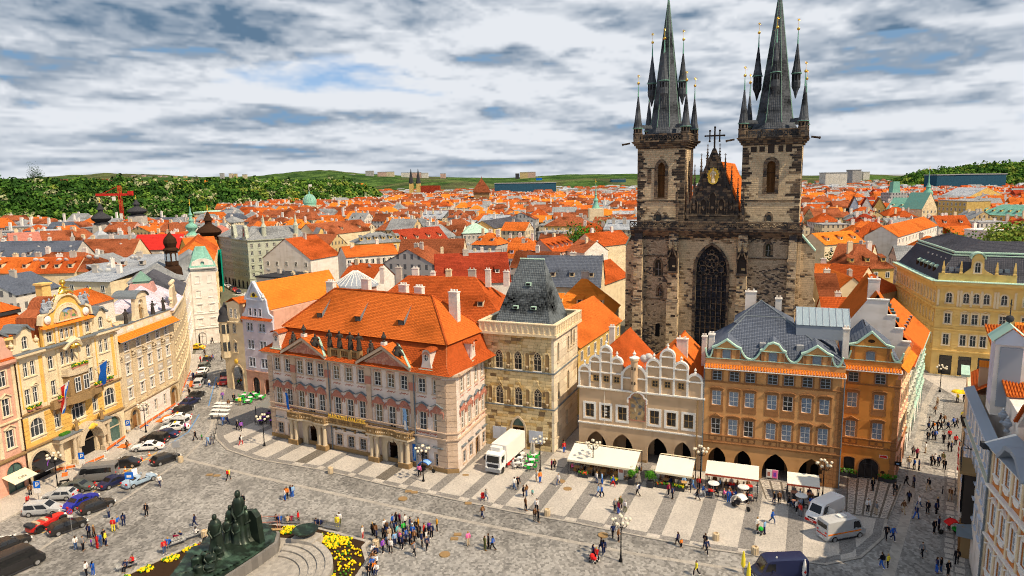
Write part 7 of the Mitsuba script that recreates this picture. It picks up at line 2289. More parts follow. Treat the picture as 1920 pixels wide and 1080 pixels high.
HOUSES=[
	# behind the palace and the tower house
	((-31.45,153.75),(0.04,145.77),13.5,17,21.5,'h','pl_cream','rf_deep','long orange roofed house behind the palace with a row of stubby chimneys',0,2,8,3,1,0),
	((10.23,161.46),(23.86,157.24),11.5,15,19,'h','pl_cream','rf_bright','bright orange roof with three hatches between the tower house and the church',0,2,1,3,1,0),
	((4.52,185.65),(24.34,181.34),14.5,14,22,'g','pl_cream','rf_slate_blue','blue slate roofed house with copper gutter and red dormers behind the tower house',0,2,1,4,1,0),
	((-77.21,204.37),(-62.05,196.93),14.5,12,15.4,'m','pl_grey','charcoal','dark flat roof crowded with aerials and dishes behind the painted house',0,2,3,0,0,3),
	((-93.00,254.31),(-72.89,246.21),15,18,22.5,'f','pl_white','rf_deep','big white gable fronted house with paired narrow windows and a red roof',5,1,2,0,0,0),
	((-38.58,240.19),(-16.29,238.13),15.5,15,22.5,'g','pl_cream','rf_brown','long brown roofed house with cream end gable in the middle of the old town',7,1,0,0,1,0),
	((-22.81,202.04),(-1.43,204.88),13,16,21,'g','pl_white','rf_red','broad red roofed house with white chimneys and slim dormers behind the chimney row',0,1,4,3,1,0),
	((-60.50,242.48),(-43.93,252.19),16.5,10,20,'g','pl_white','rf_orange','white house with orange roof and long balconies beyond the pale cone roof',9,3,2,0,1,1),
	((-64.27,279.79),(-47.97,288.27),18,14,22,'h','pl_mustard','rf_grey','yellow house with flat grey roof and a row of skylights',8,1,1,6,1,0),
	((-104.98,350.13),(-85.30,388.92),16,14,22,'g','pl_cream','rf_old','long rust roofed house with small roof windows below the domed ministry',0,1,0,3,1,0),
	((-51.44,295.44),(-33.51,315.78),16,13,22,'g','pl_cream','rf_red','dark red roofed house with three arched dormers',0,1,1,4,1,0),
	((-38.43,344.74),(-22.86,340.76),16,12,21,'g','pl_white','rf_brown','brown roofed house with two wide white dormers beside the mint roof',4,2,1,2,1,0),
	((-23.58,334.15),(-9.32,338.08),17,13,21.5,'h','pl_grey','cu_pale','beige house with mint copper hipped roof',7,2,1,0,0,0),
	((-9.27,369.02),(8.01,411.99),17,14,21,'g','pl_mustard','rf_slate','yellow house with dark slate roof and many tall windows',9,2,0,0,0,0),
	((8.33,412.53),(13.63,427.06),16,9,16.4,'m','pl_blue','grey','narrow pale blue house with flat roof beside the yellow one',3,2,1,0,0,0),
	((19.06,395.08),(45.41,388.59),16,16,21,'h','pl_mustard','rf_old','big yellow school like house with brown hipped roof and two yellow chimneys',8,2,2,0,0,0),
	((45.71,388.51),(68.43,378.38),16,14,21,'g','pl_yellow','rf_old','yellow wing with brown roof running behind the church tower',6,2,0,0,0,0),
	((10.79,258.14),(21.52,276.58),15,12,20,'g','pl_pink','rf_deep','red roofed house with a row of dark dormers beside the green courtyard tree',6,1,1,5,1,0),
	((-1.72,241.16),(8.08,239.75),15,10,20,'g','pl_lilac','rf_orange','lilac house with orange roof and three white dormers',4,1,1,3,0,0),
	((11.60,118.42),(22.79,141.53),12.5,12,17.5,'g','pl_ochre','rf_orange','ochre house with orange roof along the passage beside the tower house',7,2,0,0,0,0),
	((33.67,266.49),(50.45,282.21),16,13,21,'g','pl_cream','rf_deep','red roofed house half hidden by the left church tower',0,1,2,0,0,0),
	((27.41,254.91),(37.12,261.31),15,11,19,'f','pl_white','rf_old','small rust roofed house between the courtyard tree and the church',2,1,1,0,0,1),
	((-94.15,331.54),(-90.39,333.96),17,8,21,'f','pl_mustard','rf_grey','narrow yellow house with a scrolled gable beside the white gabled house',3,1,0,0,0,0),
	((25.85,189.02),(35.35,205.35),13,12,18,'g','pl_cream','rf_deep','low red roof pressed against the side of the church',0,1,1,0,0,0),
	((-51.67,205.07),(-40.83,199.30),14,10,18,'g','pl_white','rf_deep','low red roofed house between the palace roof and the white gabled house',0,1,2,0,0,2),
	# right of the church
	((112.50,255.34),(132.02,264.95),17,12,21,'g','pl_cream','rf_bright','orange roofed house with a round white dormer just right of the church',3,1,0,3,1,0),
	((138.66,279.68),(153.77,271.48),17,15,23,'h','pl_pink','rf_deep','pink and white house with steep orange roof and a corner pyramid',6,2,1,3,0,0),
	((151.41,266.89),(203.63,326.40),18,12,22,'g','pl_white','rf_orange','white and terracotta row of scrolled facades running back beside the pink house',13,3,2,0,0,0),
	((108.14,225.02),(116.35,217.85),14,14,20,'g','pl_cream','rf_old','rust roofed house behind the small tree right of the church',0,1,1,0,1,0),
	((97.70,197.51),(111.93,198.17),15,12,21,'h','pl_ochre','rf_old','ochre house with a hipped tile roof and three yellow dormers',4,1,2,3,0,0),
	((72.76,162.53),(77.49,161.96),12,13,19,'g','pl_cream','rf_brown','dark mottled tile roof beside the right hand buttress of the church',0,1,1,0,1,0),
	((83.32,176.01),(81.55,161.26),12,13,18,'g','pl_cream','rf_orange','orange roof with stepped shed dormers behind the skylight',0,1,1,4,1,1),
	((90.05,174.68),(96.27,178.87),15,10,18.5,'f','pl_cream','rf_deep','small cream gabled house with brown window frames behind the stepped gable',2,2,0,0,0,0),
	((64.76,141.33),(75.19,139.01),11,12,17,'g','pl_white','rf_deep','red ribbed tile roof just behind the glass skylight',0,1,2,0,1,0),
	((89.67,165.26),(99.87,172.86),13,10,17,'h','pl_beige','rf_deep','low beige house with a domed front beside the yellow corner building',0,1,0,0,0,0),
	((176.02,270.79),(185.72,273.86),13,10,18,'f','pl_beige','rf_orange','beige blank gabled house beyond the slate mansard',0,1,1,0,0,0),
	((179.52,265.97),(192.57,270.89),15,12,21,'s','pl_beige','rf_orange','tall beige wall with sloping top beside the white modern house',0,1,1,0,0,0),
	((183.71,258.67),(192.50,262.14),20,12,20.4,'m','pl_white','white','white modern house with ribbon windows beyond the slate mansard',4,3,0,0,0,0),
	((225.33,497.61),(242.23,491.03),18,22,18.5,'m','charcoal','black','black glass cube like department store right of the church',0,1,0,0,0,0),
	((246.11,498.94),(252.57,496.37),18,14,27,'f','pl_blue','rf_brown','pale blue tall scrolled gable in the row of merchants houses',3,3,0,0,0,0),
	((256.98,504.31),(264.42,501.30),18,14,26,'f','pl_white','rf_red','white scrolled gable second in the row of merchants houses',3,3,0,0,0,0),
	((264.74,501.17),(272.41,498.07),18,14,26,'f','pl_ochre','rf_old','cream yellow scrolled gable third in the row of merchants houses',3,3,0,0,0,0),
	((268.44,490.07),(280.14,467.45),18,16,26,'g','pl_cream','copper','long cream house with green copper roof in the row of merchants houses',9,3,0,4,0,0),
	((276.29,460.39),(288.67,464.19),19,16,30,'f','pl_cream','copper','cream house with a stepped gable at the end of the merchants row',4,3,0,0,0,0),
	((279.80,449.61),(282.22,424.75),25,16,25.5,'m','pl_ochre','grey','beige modern office block with large dark windows',7,6,0,0,0,0),
	((278.23,407.69),(286.64,380.28),18,16,24,'h','pl_mustard','copper','grand yellow building with green mansard roof and small dormers',9,2,0,6,0,0),
	((488.41,731.76),(551.80,771.33),18,30,27,'f','pl_ochre','rf_metal','arched station like hall with metal roof',0,1,0,0,0,0),
	# left: behind the north row
	((-115.16,173.88),(-101.22,170.40),18.5,12,20.5,'s','pl_cream','rf_metal','cream house with pale blue metal roof behind the beige house',3,1,2,0,0,2),
	((-153.53,197.28),(-137.96,195.41),18,12,22,'g','pl_cream','rf_orange','orange roofed house with two dark dormers behind the yellow ministry',0,1,2,2,0,2),
	((-136.76,194.11),(-125.76,195.09),18,12,22,'g','pl_cream','rf_deep','orange roofed house with a dormer and satellite dishes above the cream metal roofed one',0,1,2,3,0,3),
	((-146.48,208.18),(-121.06,202.63),18,14,23,'h','pl_cream','rf_old','long rust hipped roof in the quarter behind the ministry',0,1,2,0,1,2),
	((-172.03,224.24),(-156.78,222.01),17,12,20,'g','pl_cream','rf_deep','orange roof at the edge of the quarter behind the ministry',0,1,2,2,1,2),
	((-192.25,254.21),(-156.83,249.91),16,14,23,'g','pl_grey','rf_slate_blue','long dark blue slate roof with pale dormer boxes',0,1,4,3,1,3),
	((-169.05,271.19),(-146.48,269.37),15,13,22,'g','pl_cream','rf_old','rust and slate roof row with white chimney blocks',0,1,3,0,1,1),
	((-232.35,315.68),(-223.69,323.90),16,13,22,'g','pl_white','mural_red','plain crimson roof among the far left roofs',0,1,2,0,1,1),
	((-225.31,327.77),(-213.36,332.29),16,12,22,'g','pl_white','rf_old','rust roof right of the crimson one',0,1,1,0,1,1),
	((-242.32,314.55),(-233.52,315.93),16,12,22,'h','pl_white','rf_bright','orange roof at the far left edge of the town',0,1,2,0,1,0),
	((-158.96,290.95),(-140.16,292.96),16,13,22,'g','pl_grey','red','long crimson roof beside the green onion spire',0,1,2,0,1,1),
	((-210.01,341.93),(-204.36,348.27),16,14,21,'h','pl_grey','rf_metal','grey metal hipped roof below the black onion dome',0,1,1,0,1,0),
	((-197.16,339.04),(-188.02,340.71),15,12,21,'h','pl_white','rf_deep','small red hipped roof below the crane',0,1,2,0,1,1),
	((-125.00,211.33),(-107.48,211.78),17,14,20,'s','pl_grey','rf_metal','wide grey metal roof with skylights and dishes left of the onion lantern',0,1,2,3,0,3),
	((-114.32,192.55),(-111.14,199.23),17,10,20,'s','pl_white','rf_metal','small pale metal roof between the roof garden and the pink mansard',0,1,1,0,0,1),
	((-156.94,346.20),(-140.36,354.83),16,18,22,'h','pl_lilac','mural_red','large pink hipped roof beyond the brown onion dome',7,1,1,0,1,0),
	((-125.33,264.05),(-116.51,271.54),17,12,22,'g','pl_yellow','rf_orange','orange roofs stepping up behind the white corner house',0,1,1,1,0,0),
]
for i,(A,B,zE,dep,zR,kd,wm,rm,lab,nw,fl,ch,ht,rdg,dsh)in enumerate(HOUSES):
	house(A,B,zE,dep,zR,kd,wm,rm,lab,nw,fl,ch,hatch=ht,ridge=bool(rdg),dishes=dsh,seed=i)

# the pale cone roof, and landmarks over the roofs
LM=lambda name,label,cat:thing(name,label,cat)
x,y=(-40.32,174.52)
k=LM('round_turret','pink round turret with a ribbed pale metal cone roof behind the palace','turret')
part(k,'wall',MB().lathe([(5.2,8),(5.2,16.2)],24,c=(x,y)).ply('pl_pink'));q=part(k,'roof',MB().lathe([(5.8,16.0),(5.5,16.6),(.6,19.8),(.1,20)],24,c=(x,y)).ply('zinc'))
for i in range(24):
	a=i*PI/12
	part(q,'rib',MB().tube([(x+5.6*math.cos(a),y+5.6*math.sin(a),16.55),(x+.6*math.cos(a),y+.6*math.sin(a),19.85)],.09,4).ply('white'))


def onion(name,label,pt,z0,prof,mat,wall=None,wz=None,n=12):
	k=LM(name,label,'tower')
	if wall:
		part(k,'wall',MB().box(pt[0]-wz,pt[0]+wz,pt[1]-wz,pt[1]+wz,0,z0).ply(wall))
	part(k,'dome',MB().lathe([(r,z0+z)for r,z in prof],n,c=pt).ply(mat,smooth=50))
	part(k,'finial',MB().tube([(pt[0],pt[1],z0+prof[-1][1]-.3),(pt[0],pt[1],z0+prof[-1][1]+3)],.12,5).ball((pt[0],pt[1],z0+prof[-1][1]+1.0),.4,0).ply('gold_paint'))
	return k


BULB=[(1.0,0),(1.0,.3),(.75,.5),(1.15,.9),(1.3,1.3),(1.1,1.8),(.6,2.3),(.35,2.6),(.35,3.1),(.5,3.2),(.3,3.8),(.08,4.6)]
sc_=lambda p,r,h:[(a*r,b*h)for a,b in p]
onion('onion_spire','slender green copper onion spire over the crimson roof',(-151.43,324.47),19,sc_([(4.6,0),(4.2,1),(2.6,2.5),(2.6,4),(4.4,6.5),(4.6,8),(3.4,9.8),(1.7,11),(1.7,13),(2.2,13.3),(1.2,15),(1.2,18),(1.7,18.3),(.7,21),(.15,27)],.6,.52),'copper','pl_cream',4)
onion('onion_tower','broad dark brown onion dome beside the long grey stone block',(-130.64,295.86),19,sc_(BULB,4.0,2.6),'dark_wood','pl_ochre',3.6)
onion('dark_dome_tower','small black dome far off at the foot of the wooded hill',(-263.18,483.93),22,sc_(BULB,5,2.5),'charcoal','pl_grey',4.5)
onion('black_onion_tower','black onion turret far off left of the red crane',(-248.15,415.73),20,sc_(BULB,4.2,2.8),'charcoal','pl_grey',3.6)
x,y=(-220.45,749.26)
k=LM('domed_ministry','stone government building with a ribbed green dome and a flag below the wooded hill','building')
part(k,'wall',MB().box(x-120,x+110,y-10,y+40,0,13).box(x-9,x+9,y-12,y+24,0,19).ply('fw_cream'))
part(k,'copper_roof',MB().box(x-121,x+111,y-11,y+41,13,14.5).ply('cu_pale'))
d=part(k,'dome',MB().lathe([(r*.46,18+(z-30)*.55)for r,z in((15,30),(15,37),(16,37.2),(15.5,39),(14.5,44),(11,50),(6,53.5),(2,54.5),(2,58),(.3,60))],20,c=(x,y+6)).ply('copper',smooth=40))
for i in range(12):
	a=i*PI/6
	part(d,'rib',MB().tube([(x+.47*r*math.cos(a),y+6+.47*r*math.sin(a),18+(z-30)*.55)for r,z in((15.9,39),(14.9,44),(11.3,50),(6.2,53.6))],.2,4).ply('cu_pale'))
part(k,'flag',MB().tube([(x,y+6,33),(x,y+6,42)],.15,4).box(x,x+3.5,y+5.9,y+6.1,39.5,42).ply('white'))
x,y=(60.13,485.55)
k=onion('green_spire_tower','tall green copper spire with a bulb far behind the yellow school',(x,y),22,sc_([(5,0),(4.2,3),(2.5,8),(2.5,13),(3.4,13.4),(2.2,16),(1.2,18),(1.2,22),(1.7,22.4),(.8,25),(.15,42)],.6,.42),'copper','pl_cream',5)
x,y=(298.04,491.23)
k=onion('clock_dome_tower','green copper bulbous dome with a needle spire over the merchants row',(x,y),23,sc_([(6,0),(6,1),(3.6,2.5),(3.6,7),(5.6,8.5),(6,11),(4.6,14),(2.6,16),(2.6,19),(3.2,19.5),(2,22),(1,25),(.25,42)],.55,.52),'copper','dark_stone',5)
x,y=(352.09,623.41)
k=LM('teal_roof_tower','square tower with a tall tapering teal roof right of the church','tower')
part(k,'wall',MB().box(x-8,x+8,y,y+16,0,26).ply('fw_grey'));part(k,'roof',MB().lathe([(5,26),(4,35),(4.2,35.2),(3.8,36)],4,c=(x,y+8),a0=PI/4).ply('copper'))
x,y=(-40.98,973.31)
k=LM('pyramid_roof_tower','stone tower with brown pyramid roof in the middle distance','tower')
part(k,'wall',MB().box(x-11,x+11,y,y+22,0,28).ply('brown_stone'));part(k,'roof',MB().lathe([(18,27),(13,34),(1,46),(.2,50)],4,c=(x,y+11),a0=PI/4).ply('rf_brown'))
for nm,lab,pt,w,z,mat in(('glass_tower','dark blue glass office tower on the horizon left of the church',(455.79,2903.51),60,42,'far_glass'),('blue_tower','slim blue tower far on the horizon',(196.83,4711.36),40,60,'sign_blue'),('glass_office','long dark curved glass office building in the far middle',(36.24,1682.56),150,36,'far_glass'),('glass_office','dark glass office slabs below the green hill at the right',(865.43,1294.79),130,40,'far_glass'),('glass_office','white office block far right of the church',(905.93,1918.69),60,50,'fw_white'),('glass_office','pale tower block far right of the church',(1063.21,2120.17),26,58,'fw_grey')):
	x,y=pt
	k=LM(nm,lab,'building')
	part(k,'wall',MB().box(x-w/2,x+w/2,y,y+40,0,z).ply(mat));part(k,'roof',MB().box(x-w/2-1,x+w/2+1,y-1,y+41,z,z+2).ply('grey'))
x,y=(-238.31,1719.33)
k=LM('twin_spired_church','small distant church with two dark needle spires','church')
for o in(-9,9):
	part(k,'tower',MB().box(x+o-5,x+o+5,y,y+10,0,40).ply('pl_ochre'));part(k,'spire',MB().lathe([(6.5,40),(.3,76)],6,c=(x+o,y+5)).ply('charcoal'))
part(k,'nave_roof',MB().box(x+5,x+62,y+2,y+22,0,34).ply('rf_red'))
x,y=(-424.84,750.49)
k=LM('tower_crane','red tower crane with a short jib standing at the foot of the wooded hill','crane')
m=MB()
for a in(-1.2,1.2):
	for c in(-1.2,1.2):
		m.tube([(x+a,y+c,0),(x+a,y+c,44)],.35,4)
for i in range(14):
	m.tube([(x-1.2,y-1.2,i*3.1),(x+1.2,y-1.2,i*3.1+3.1)],.22,4)
part(k,'mast',m.ply('red'));part(k,'jib',MB().box(x-26,x+14,y-1,y+1,33,35.6).tube([(x,y,44),(x-20,y,35)],.3,4).ply('red'));part(k,'cab',MB().box(x-8,x-5,y-2,y,28,32).ply('white'));part(k,'banner',MB().box(x-1.6,x+1.6,y-1.8,y-1.6,4,14).ply('white'));part(k,'counterweight',MB().box(x+9,x+14,y-1.5,y+1.5,34,38).ply('red'))

# ------------------------------------------------------------------ the rest of the town, house by house and then as a mass
taken=[((a[0]+b[0])/2,(a[1]+b[1])/2,max(13,.5*math.dist(a,b))+6)for a,b,*_ in HOUSES]
taken+=[(c[0],c[1],14)for c in((-40.32,174.52),(-151.43,324.47),(-130.64,295.86),(60.13,485.55))]+[(-100,268,34),(-80,215,30),(-90,245,26),(-70,185,26),(40,155,34),(45,175,26),(100,155,28),(80,110,22)]
rg=random.Random(77)
cand=[]
for r in range(0,60):
	yy=150+r*21
	for c in range(-70,70):
		ang=.22*math.sin(yy*.006+c*.15)+.18
		x=c*19.5+(r%2)*6+rg.uniform(-2,2)
		y=yy+rg.uniform(-2.5,2.5)-x*.18
		d=math.hypot(x,y)
		if y<165 or d<180 or x<-.83*y-40 or x>.83*y+40:
			continue
		if x<-.42*y and y>520+.35*(x+400)and y+x*.25>480:
			continue        # river and wooded hill
		if any((x-a)**2+(y-b)**2<q*q for a,b,q in taken):
			continue
		if r%5==4 and d<700 or rg.random()<.06:
			continue
		cand.append((d,x,y,ang))
cand.sort()
RC={'rf_orange':'orange tile','rf_deep':'deep orange tile','rf_red':'red tile','rf_brown':'brown tile','rf_bright':'bright orange tile','rf_old':'rust coloured tile','rf_slate_blue':'blue slate','rf_grey':'grey metal','rf_metal':'pale metal','grey':'flat grey'}
WC={'fw_white':'white','fw_cream':'cream','fw_grey':'grey','fw_ochre':'ochre','fw_pink':'pink'}
mass={}
for i,(d,x,y,ang)in enumerate(cand):
	u=x/y
	left=u<-.35
	wts=('rf_deep','rf_old','rf_slate_blue','rf_grey','rf_orange','rf_metal','grey')if left else('rf_orange','rf_deep','rf_old','rf_brown','rf_bright','rf_old','rf_grey','grey','rf_metal')if u<.5 else('rf_orange','rf_deep','grey','rf_grey','rf_red')
	rm,wm=rg.choice(wts),rg.choice(('fw_white','fw_white','fw_cream','fw_cream','fw_grey','fw_ochre','fw_pink'))
	L,dep,zE=rg.uniform(12,20),rg.uniform(11,15),rg.uniform(12,17)
	kd=rg.choice(('g','g','h','h','f'))if rm not in('grey','rf_metal')else 'm' if rm=='grey' else 's'
	zR=zE+rg.uniform(3.5,6)
	if d<900:
		c,s=math.cos(ang)*L/2,-math.sin(ang)*L/2
	A,B=(x-c,y-s),(x+c,y+s)
	if i<225:
		zone='behind the north row' if u<-.42 else 'beyond the palace' if u<.0 else 'beyond the stone tower house' if u<.22 else 'right of the church'
		lab=f'{WC[wm]} house with {RC[rm]} roof in the crowded old town {zone}'
		house(A,B,zE,dep,zR,kd,wm,rm,lab,chim=rg.choice((1,2,2,3)),hatch=rg.choice((0,0,2))if kd in 'gh' else 0,group=f'old town roofs {zone}',dishes=rg.choice((0,0,1,2))if left else rg.choice((0,0,1)),seed=i)
	else:
		F=Fr(A,B)
		m=mass.setdefault(wm,MB())
		w=MB().box(0,L,0,dep,0,zE)
		m.mesh(w,F.M)
		t=MB()
		if kd in('g','h','f'):
			q=dep/2 if kd=='h' else 0
			t.add([(-.4,-.4,zE),(L+.4,-.4,zE),(L+.4,dep+.4,zE),(-.4,dep+.4,zE),(q,dep/2,zR),(L-q,dep/2,zR)],[[0,1,5,4],[1,2,5,5],[2,3,4,5],[3,0,4,4]])
		else:
			t.box(-.2,L+.2,-.2,dep+.2,zE,zE+.6)
		mass.setdefault(rm,MB()).mesh(t,F.M)
		if rg.random()<.8:
			mass.setdefault('pl_white',MB()).mesh(MB().box(L*.3,L*.3+1.6,dep*.5,dep*.5+1,zE,zR+1.2),F.M)
# farther still, out to the hills
for i in range(5200):
	y=1150*math.exp(rg.random()*1.25)
	x=rg.uniform(-.78,.82)*y
	if x<-.30*y and y<1900 or(x<-.12*y and y<1500 and rg.random()<.7):
		continue
	if rg.random()<.25+.5*(math.sin(x*.006)*math.sin(y*.004)>.25):
		continue
	L,dep,zE=rg.uniform(14,34),rg.uniform(12,20),rg.uniform(8,18)
	w=MB().box(x-L/2,x+L/2,y,y+dep,0,zE)
	wm,rm=rg.choice(FARW),rg.choice(('rf_old','rf_old','rf_deep','rf_brown','grey','rf_grey','rf_metal'))
	mass.setdefault(wm,MB()).mesh(w)
	zR=zE+rg.uniform(2,5)
	mass.setdefault(rm,MB()).add([(x-L/2,y-.4,zE),(x+L/2,y-.4,zE),(x+L/2,y+dep,zE),(x-L/2,y+dep,zE),(x-L/2+4,y+dep/2,zR),(x+L/2-4,y+dep/2,zR)],[[0,1,5,4],[1,2,5,5],[2,3,4,5],[3,0,4,4]])
labels['distant_houses']={'label':'dense mass of distant houses filling the town out to the hills','category':'houses','kind':'stuff'}
for mt,m in mass.items():
	part('distant_houses',('walls_' if mt in FARW else 'chimneys_' if mt=='pl_white' else 'roofs_')+WC.get(mt,RC.get(mt,'white')).replace(' ','_'),m.ply(mt),kind='stuff')

# ------------------------------------------------------------------ hills, woods, trees


def ridge(name,pts,base_y,back,mat='woods',seed=0):
	"""a hill: crest points in the world, a foot line nearer by base_y (fraction) and a falling back"""
	P=np.array(pts,float)
	t=np.linspace(0,1,len(P))
	tt=np.linspace(0,1,240)
	C=np.stack([np.interp(tt,t,P[:,i])for i in range(3)],1)
	n=14
	v=[]
	for j in range(n+1):
		a=j/n
		f=base_y+(1-base_y)*min(a*1.25,1)+(back if a>.8 else 0)*(a-.8)/.2
		h=math.sin(min(a/.8,1)*PI/2)**1.3 if a<=.8 else 1-.3*(a-.8)/.2
		q=C*np.array([f,f,0])+np.array([0,0,1])*(C[:,2:3]*h)
		q[:,2]+=(meshkit.fbm(np.column_stack([q[:,0]/90,q[:,1]/90,np.zeros(240)]),3,seed)-.5)*C[:,2]*.10*h-.5
		v.append(q)
	v=np.vstack(v)
	f=[[j*240+i,j*240+i+1,(j+1)*240+i+1,(j+1)*240+i]for j in range(n)for i in range(239)]
	struct(name,mikit.ply((v,np.array(f)),mat,True))
	return v


ridge('far_hill',[(-5113.0,6000.0,130.3),(-4420.7,6000.0,123.9),(-3956.1,6000.0,143.9),(-3492.0,6000.0,163.9),(-3078.5,6000.0,143.7),(-2664.8,6000.0,118.9),(-2249.0,6000.0,116.9),(-1830.7,6000.0,151.3),(-1553.1,6000.0,160.5),(-1277.9,6000.0,124.3),(-724.4,6000.0,92.7),(-31.0,6000.0,68.0),(478.3,6000.0,91.9),(1079.7,6000.0,87.0),(2052.2,6000.0,57.8),(2608.3,6000.0,49.0),(3070.9,6000.0,55.4),(3443.1,6000.0,31.2),(3907.1,6000.0,23.9),(5200.4,6000.0,58.2)],.62,.3)
ridge('middle_hill',[(-660.0,3200.0,22.1),(-485.9,3200.0,46.3),(-263.5,3200.0,52.5),(-66.4,3200.0,29.8),(106.7,3200.0,39.3),(353.8,3200.0,50.0),(600.8,3200.0,41.2),(823.3,3200.0,32.8),(1046.2,3200.0,19.5),(1343.3,3200.0,12.3),(1590.4,3200.0,18.2),(1814.3,3200.0,-0.0)],.8,.3,seed=3)
vg=ridge('green_hill',[(1062.3,1900.0,20.2),(1134.1,1900.0,42.2),(1221.2,1900.0,52.4),(1293.9,1900.0,58.5),(1381.7,1900.0,60.0),(1527.4,1900.0,66.3),(1747.0,1900.0,65.7)],.8,.3,seed=5)
vl=ridge('wooded_hill',[(-807.0,860.0,46.7),(-700.9,860.0,46.3),(-649.6,880.0,44.6),(-560.2,900.0,44.4),(-481.6,950.0,42.1),(-427.1,1050.0,40.4),(-370.2,1150.0,38.7),(-305.9,1250.0,37.9),(-262.4,1270.0,24.4),(-243.4,1280.0,9.2)],.86,.5,seed=7)


def leaf_clump(rg_,n,r,flat_=.8,leaf=1.0):
	"""a crown: n small tilted faces through the volume of a lumpy ball, denser towards its skin"""
	c,s=[],[]
	k=max(3,n//22)
	lobes=[(rg_.normal(size=3)*r*np.array([.42,.42,.36*flat_]))for _ in range(k)]
	d=rg_.normal(size=(n,3));d/=np.linalg.norm(d,axis=1,keepdims=True)
	lob=np.array(lobes)[rg_.integers(0,k,n)]
	p=lob+d*(r*.56*rg_.uniform(.7,1.05,(n,1)))*np.array([1,1,flat_])
	u=np.cross(d+rg_.normal(size=(n,3))*.5,rg_.normal(size=(n,3)));u/=np.linalg.norm(u,axis=1,keepdims=True)
	w=np.cross(d,u);w/=np.linalg.norm(w,axis=1,keepdims=True)+1e-9
	z=leaf*rg_.uniform(.6,1.3,(n,1))
	v=np.stack([p-u*z,p+w*z*.8,p+u*z,p-w*z*.8],1).reshape(-1,3)
	f=np.arange(n*4).reshape(n,4)
	return v,f


NR=np.random.default_rng(3)
CROWNS=[leaf_clump(NR,150,1.0,.85,.17)for _ in range(7)]
woods_mesh={}


def scatter(v,rows,n,size,mats,wts,seed,lift=.45):
	r2=np.random.default_rng(seed)
	i=r2.integers(0,239,n);j=r2.uniform(0,rows,n)
	for a in range(n):
		jj=int(j[a]);q=j[a]-jj
		p=v[jj*240+i[a]]*(1-q)+v[(jj+1)*240+i[a]+1]*q
		s=size*r2.uniform(.6,1.25)
		mt=r2.choice(mats,p=wts(p))
		cv,cf=CROWNS[r2.integers(0,7)]
		th=r2.uniform(0,6.3);c_,s_=math.cos(th),math.sin(th)
		w=cv@np.array([[c_,-s_,0],[s_,c_,0],[0,0,1]]).T*s+p+[0,0,s*lift]
		woods_mesh.setdefault(str(mt),MB()).add(w,cf)


MT=['foliage_dark','foliage_mid','foliage_light','foliage_yellow','foliage_blossom']


def wl(p):
	u=p[0]/p[1]
	q=min(max((u+.72)/.42,0),1)
	a=np.array([.46-.3*q,.36,.12+.14*q,.02+.08*q,.04+.08*q]);return a/a.sum()


scatter(vl,12,3000,9.5,MT,wl,11)
scatter(vg,12,900,13,MT[:4],lambda p:[.2,.3,.35,.15],12,.2)
labels['hillside_wood']={'label':'dense spring green wood covering the slopes beyond the river','category':'wood','kind':'stuff'}
for mt,m in woods_mesh.items():
	part('hillside_wood',{'foliage_dark':'dark_trees','foliage_mid':'green_trees','foliage_light':'light_trees','foliage_yellow':'yellow_green_trees','foliage_blossom':'blossoming_trees'}[mt],m.ply(mt),kind='stuff')


def tree(label,pt,z0,h,r,mat,seed,tall=1.0):
	k=thing('tree',label,'tree')
	g=np.random.default_rng(seed)
	x,y=pt
	m=MB().tube([(x,y,0),(x+.2,y,z0+h*.35),(x,y+.3,z0+h*.7)],[r*.10,r*.07,r*.03],7)
	for a in range(6):
		t=a*1.05
		m.tube([(x+.1,y,z0+h*(.25+.06*a)),(x+r*.6*math.cos(t),y+r*.6*math.sin(t),z0+h*(.5+.06*a))],[r*.045,r*.012],5)
	part(k,'trunk',m.ply('bark'))
	for i,mt in enumerate(mat):
		v,f=leaf_clump(g,900,r,tall,r*.075)
		part(k,'crown' if i==0 else 'light_foliage' if len(mat)==2 else 'foliage',mikit.ply((v+[x,y,z0+h*.62],f),mt))


tree('tall fresh green tree in a courtyard left of the church',(29.86,290.45),6,16,7.5,['foliage_fresh','foliage_mid'],1,1.1)
tree('pale blossoming tree in front of the yellow wing near the church',(54.85,370.24),5,16,7,['foliage_mid','foliage_blossom'],2,.8)
tree('round green tree among the roofs right of the church',(109.96,223.41),4,13,5.0,['foliage_mid','foliage_dark'],3,1.0)
tree('small roof terrace tree beyond the slate mansard',(160.22,247.19),12,9,4.5,['foliage_fresh','foliage_light'],4,.8)
tree('wide yellow green tree at the right edge beyond the slate mansard',(190.64,256.95),8,16,9,['foliage_yellow','foliage_light'],5,.8)
tree('yellow green tree left of the wide one beyond the slate mansard',(174.60,244.75),8,13,6.5,['foliage_light','foliage_yellow'],6,.8)
for i,(p,h)in enumerate((((-605.7,880.0,48.0),27),((-598.4,880.0,46.5),22))):
	tree(('taller' if i==0 else 'shorter')+' of two slim poplars on the hill crest',p[:2],42,h,6,['foliage_dark'],8+i,2.4)
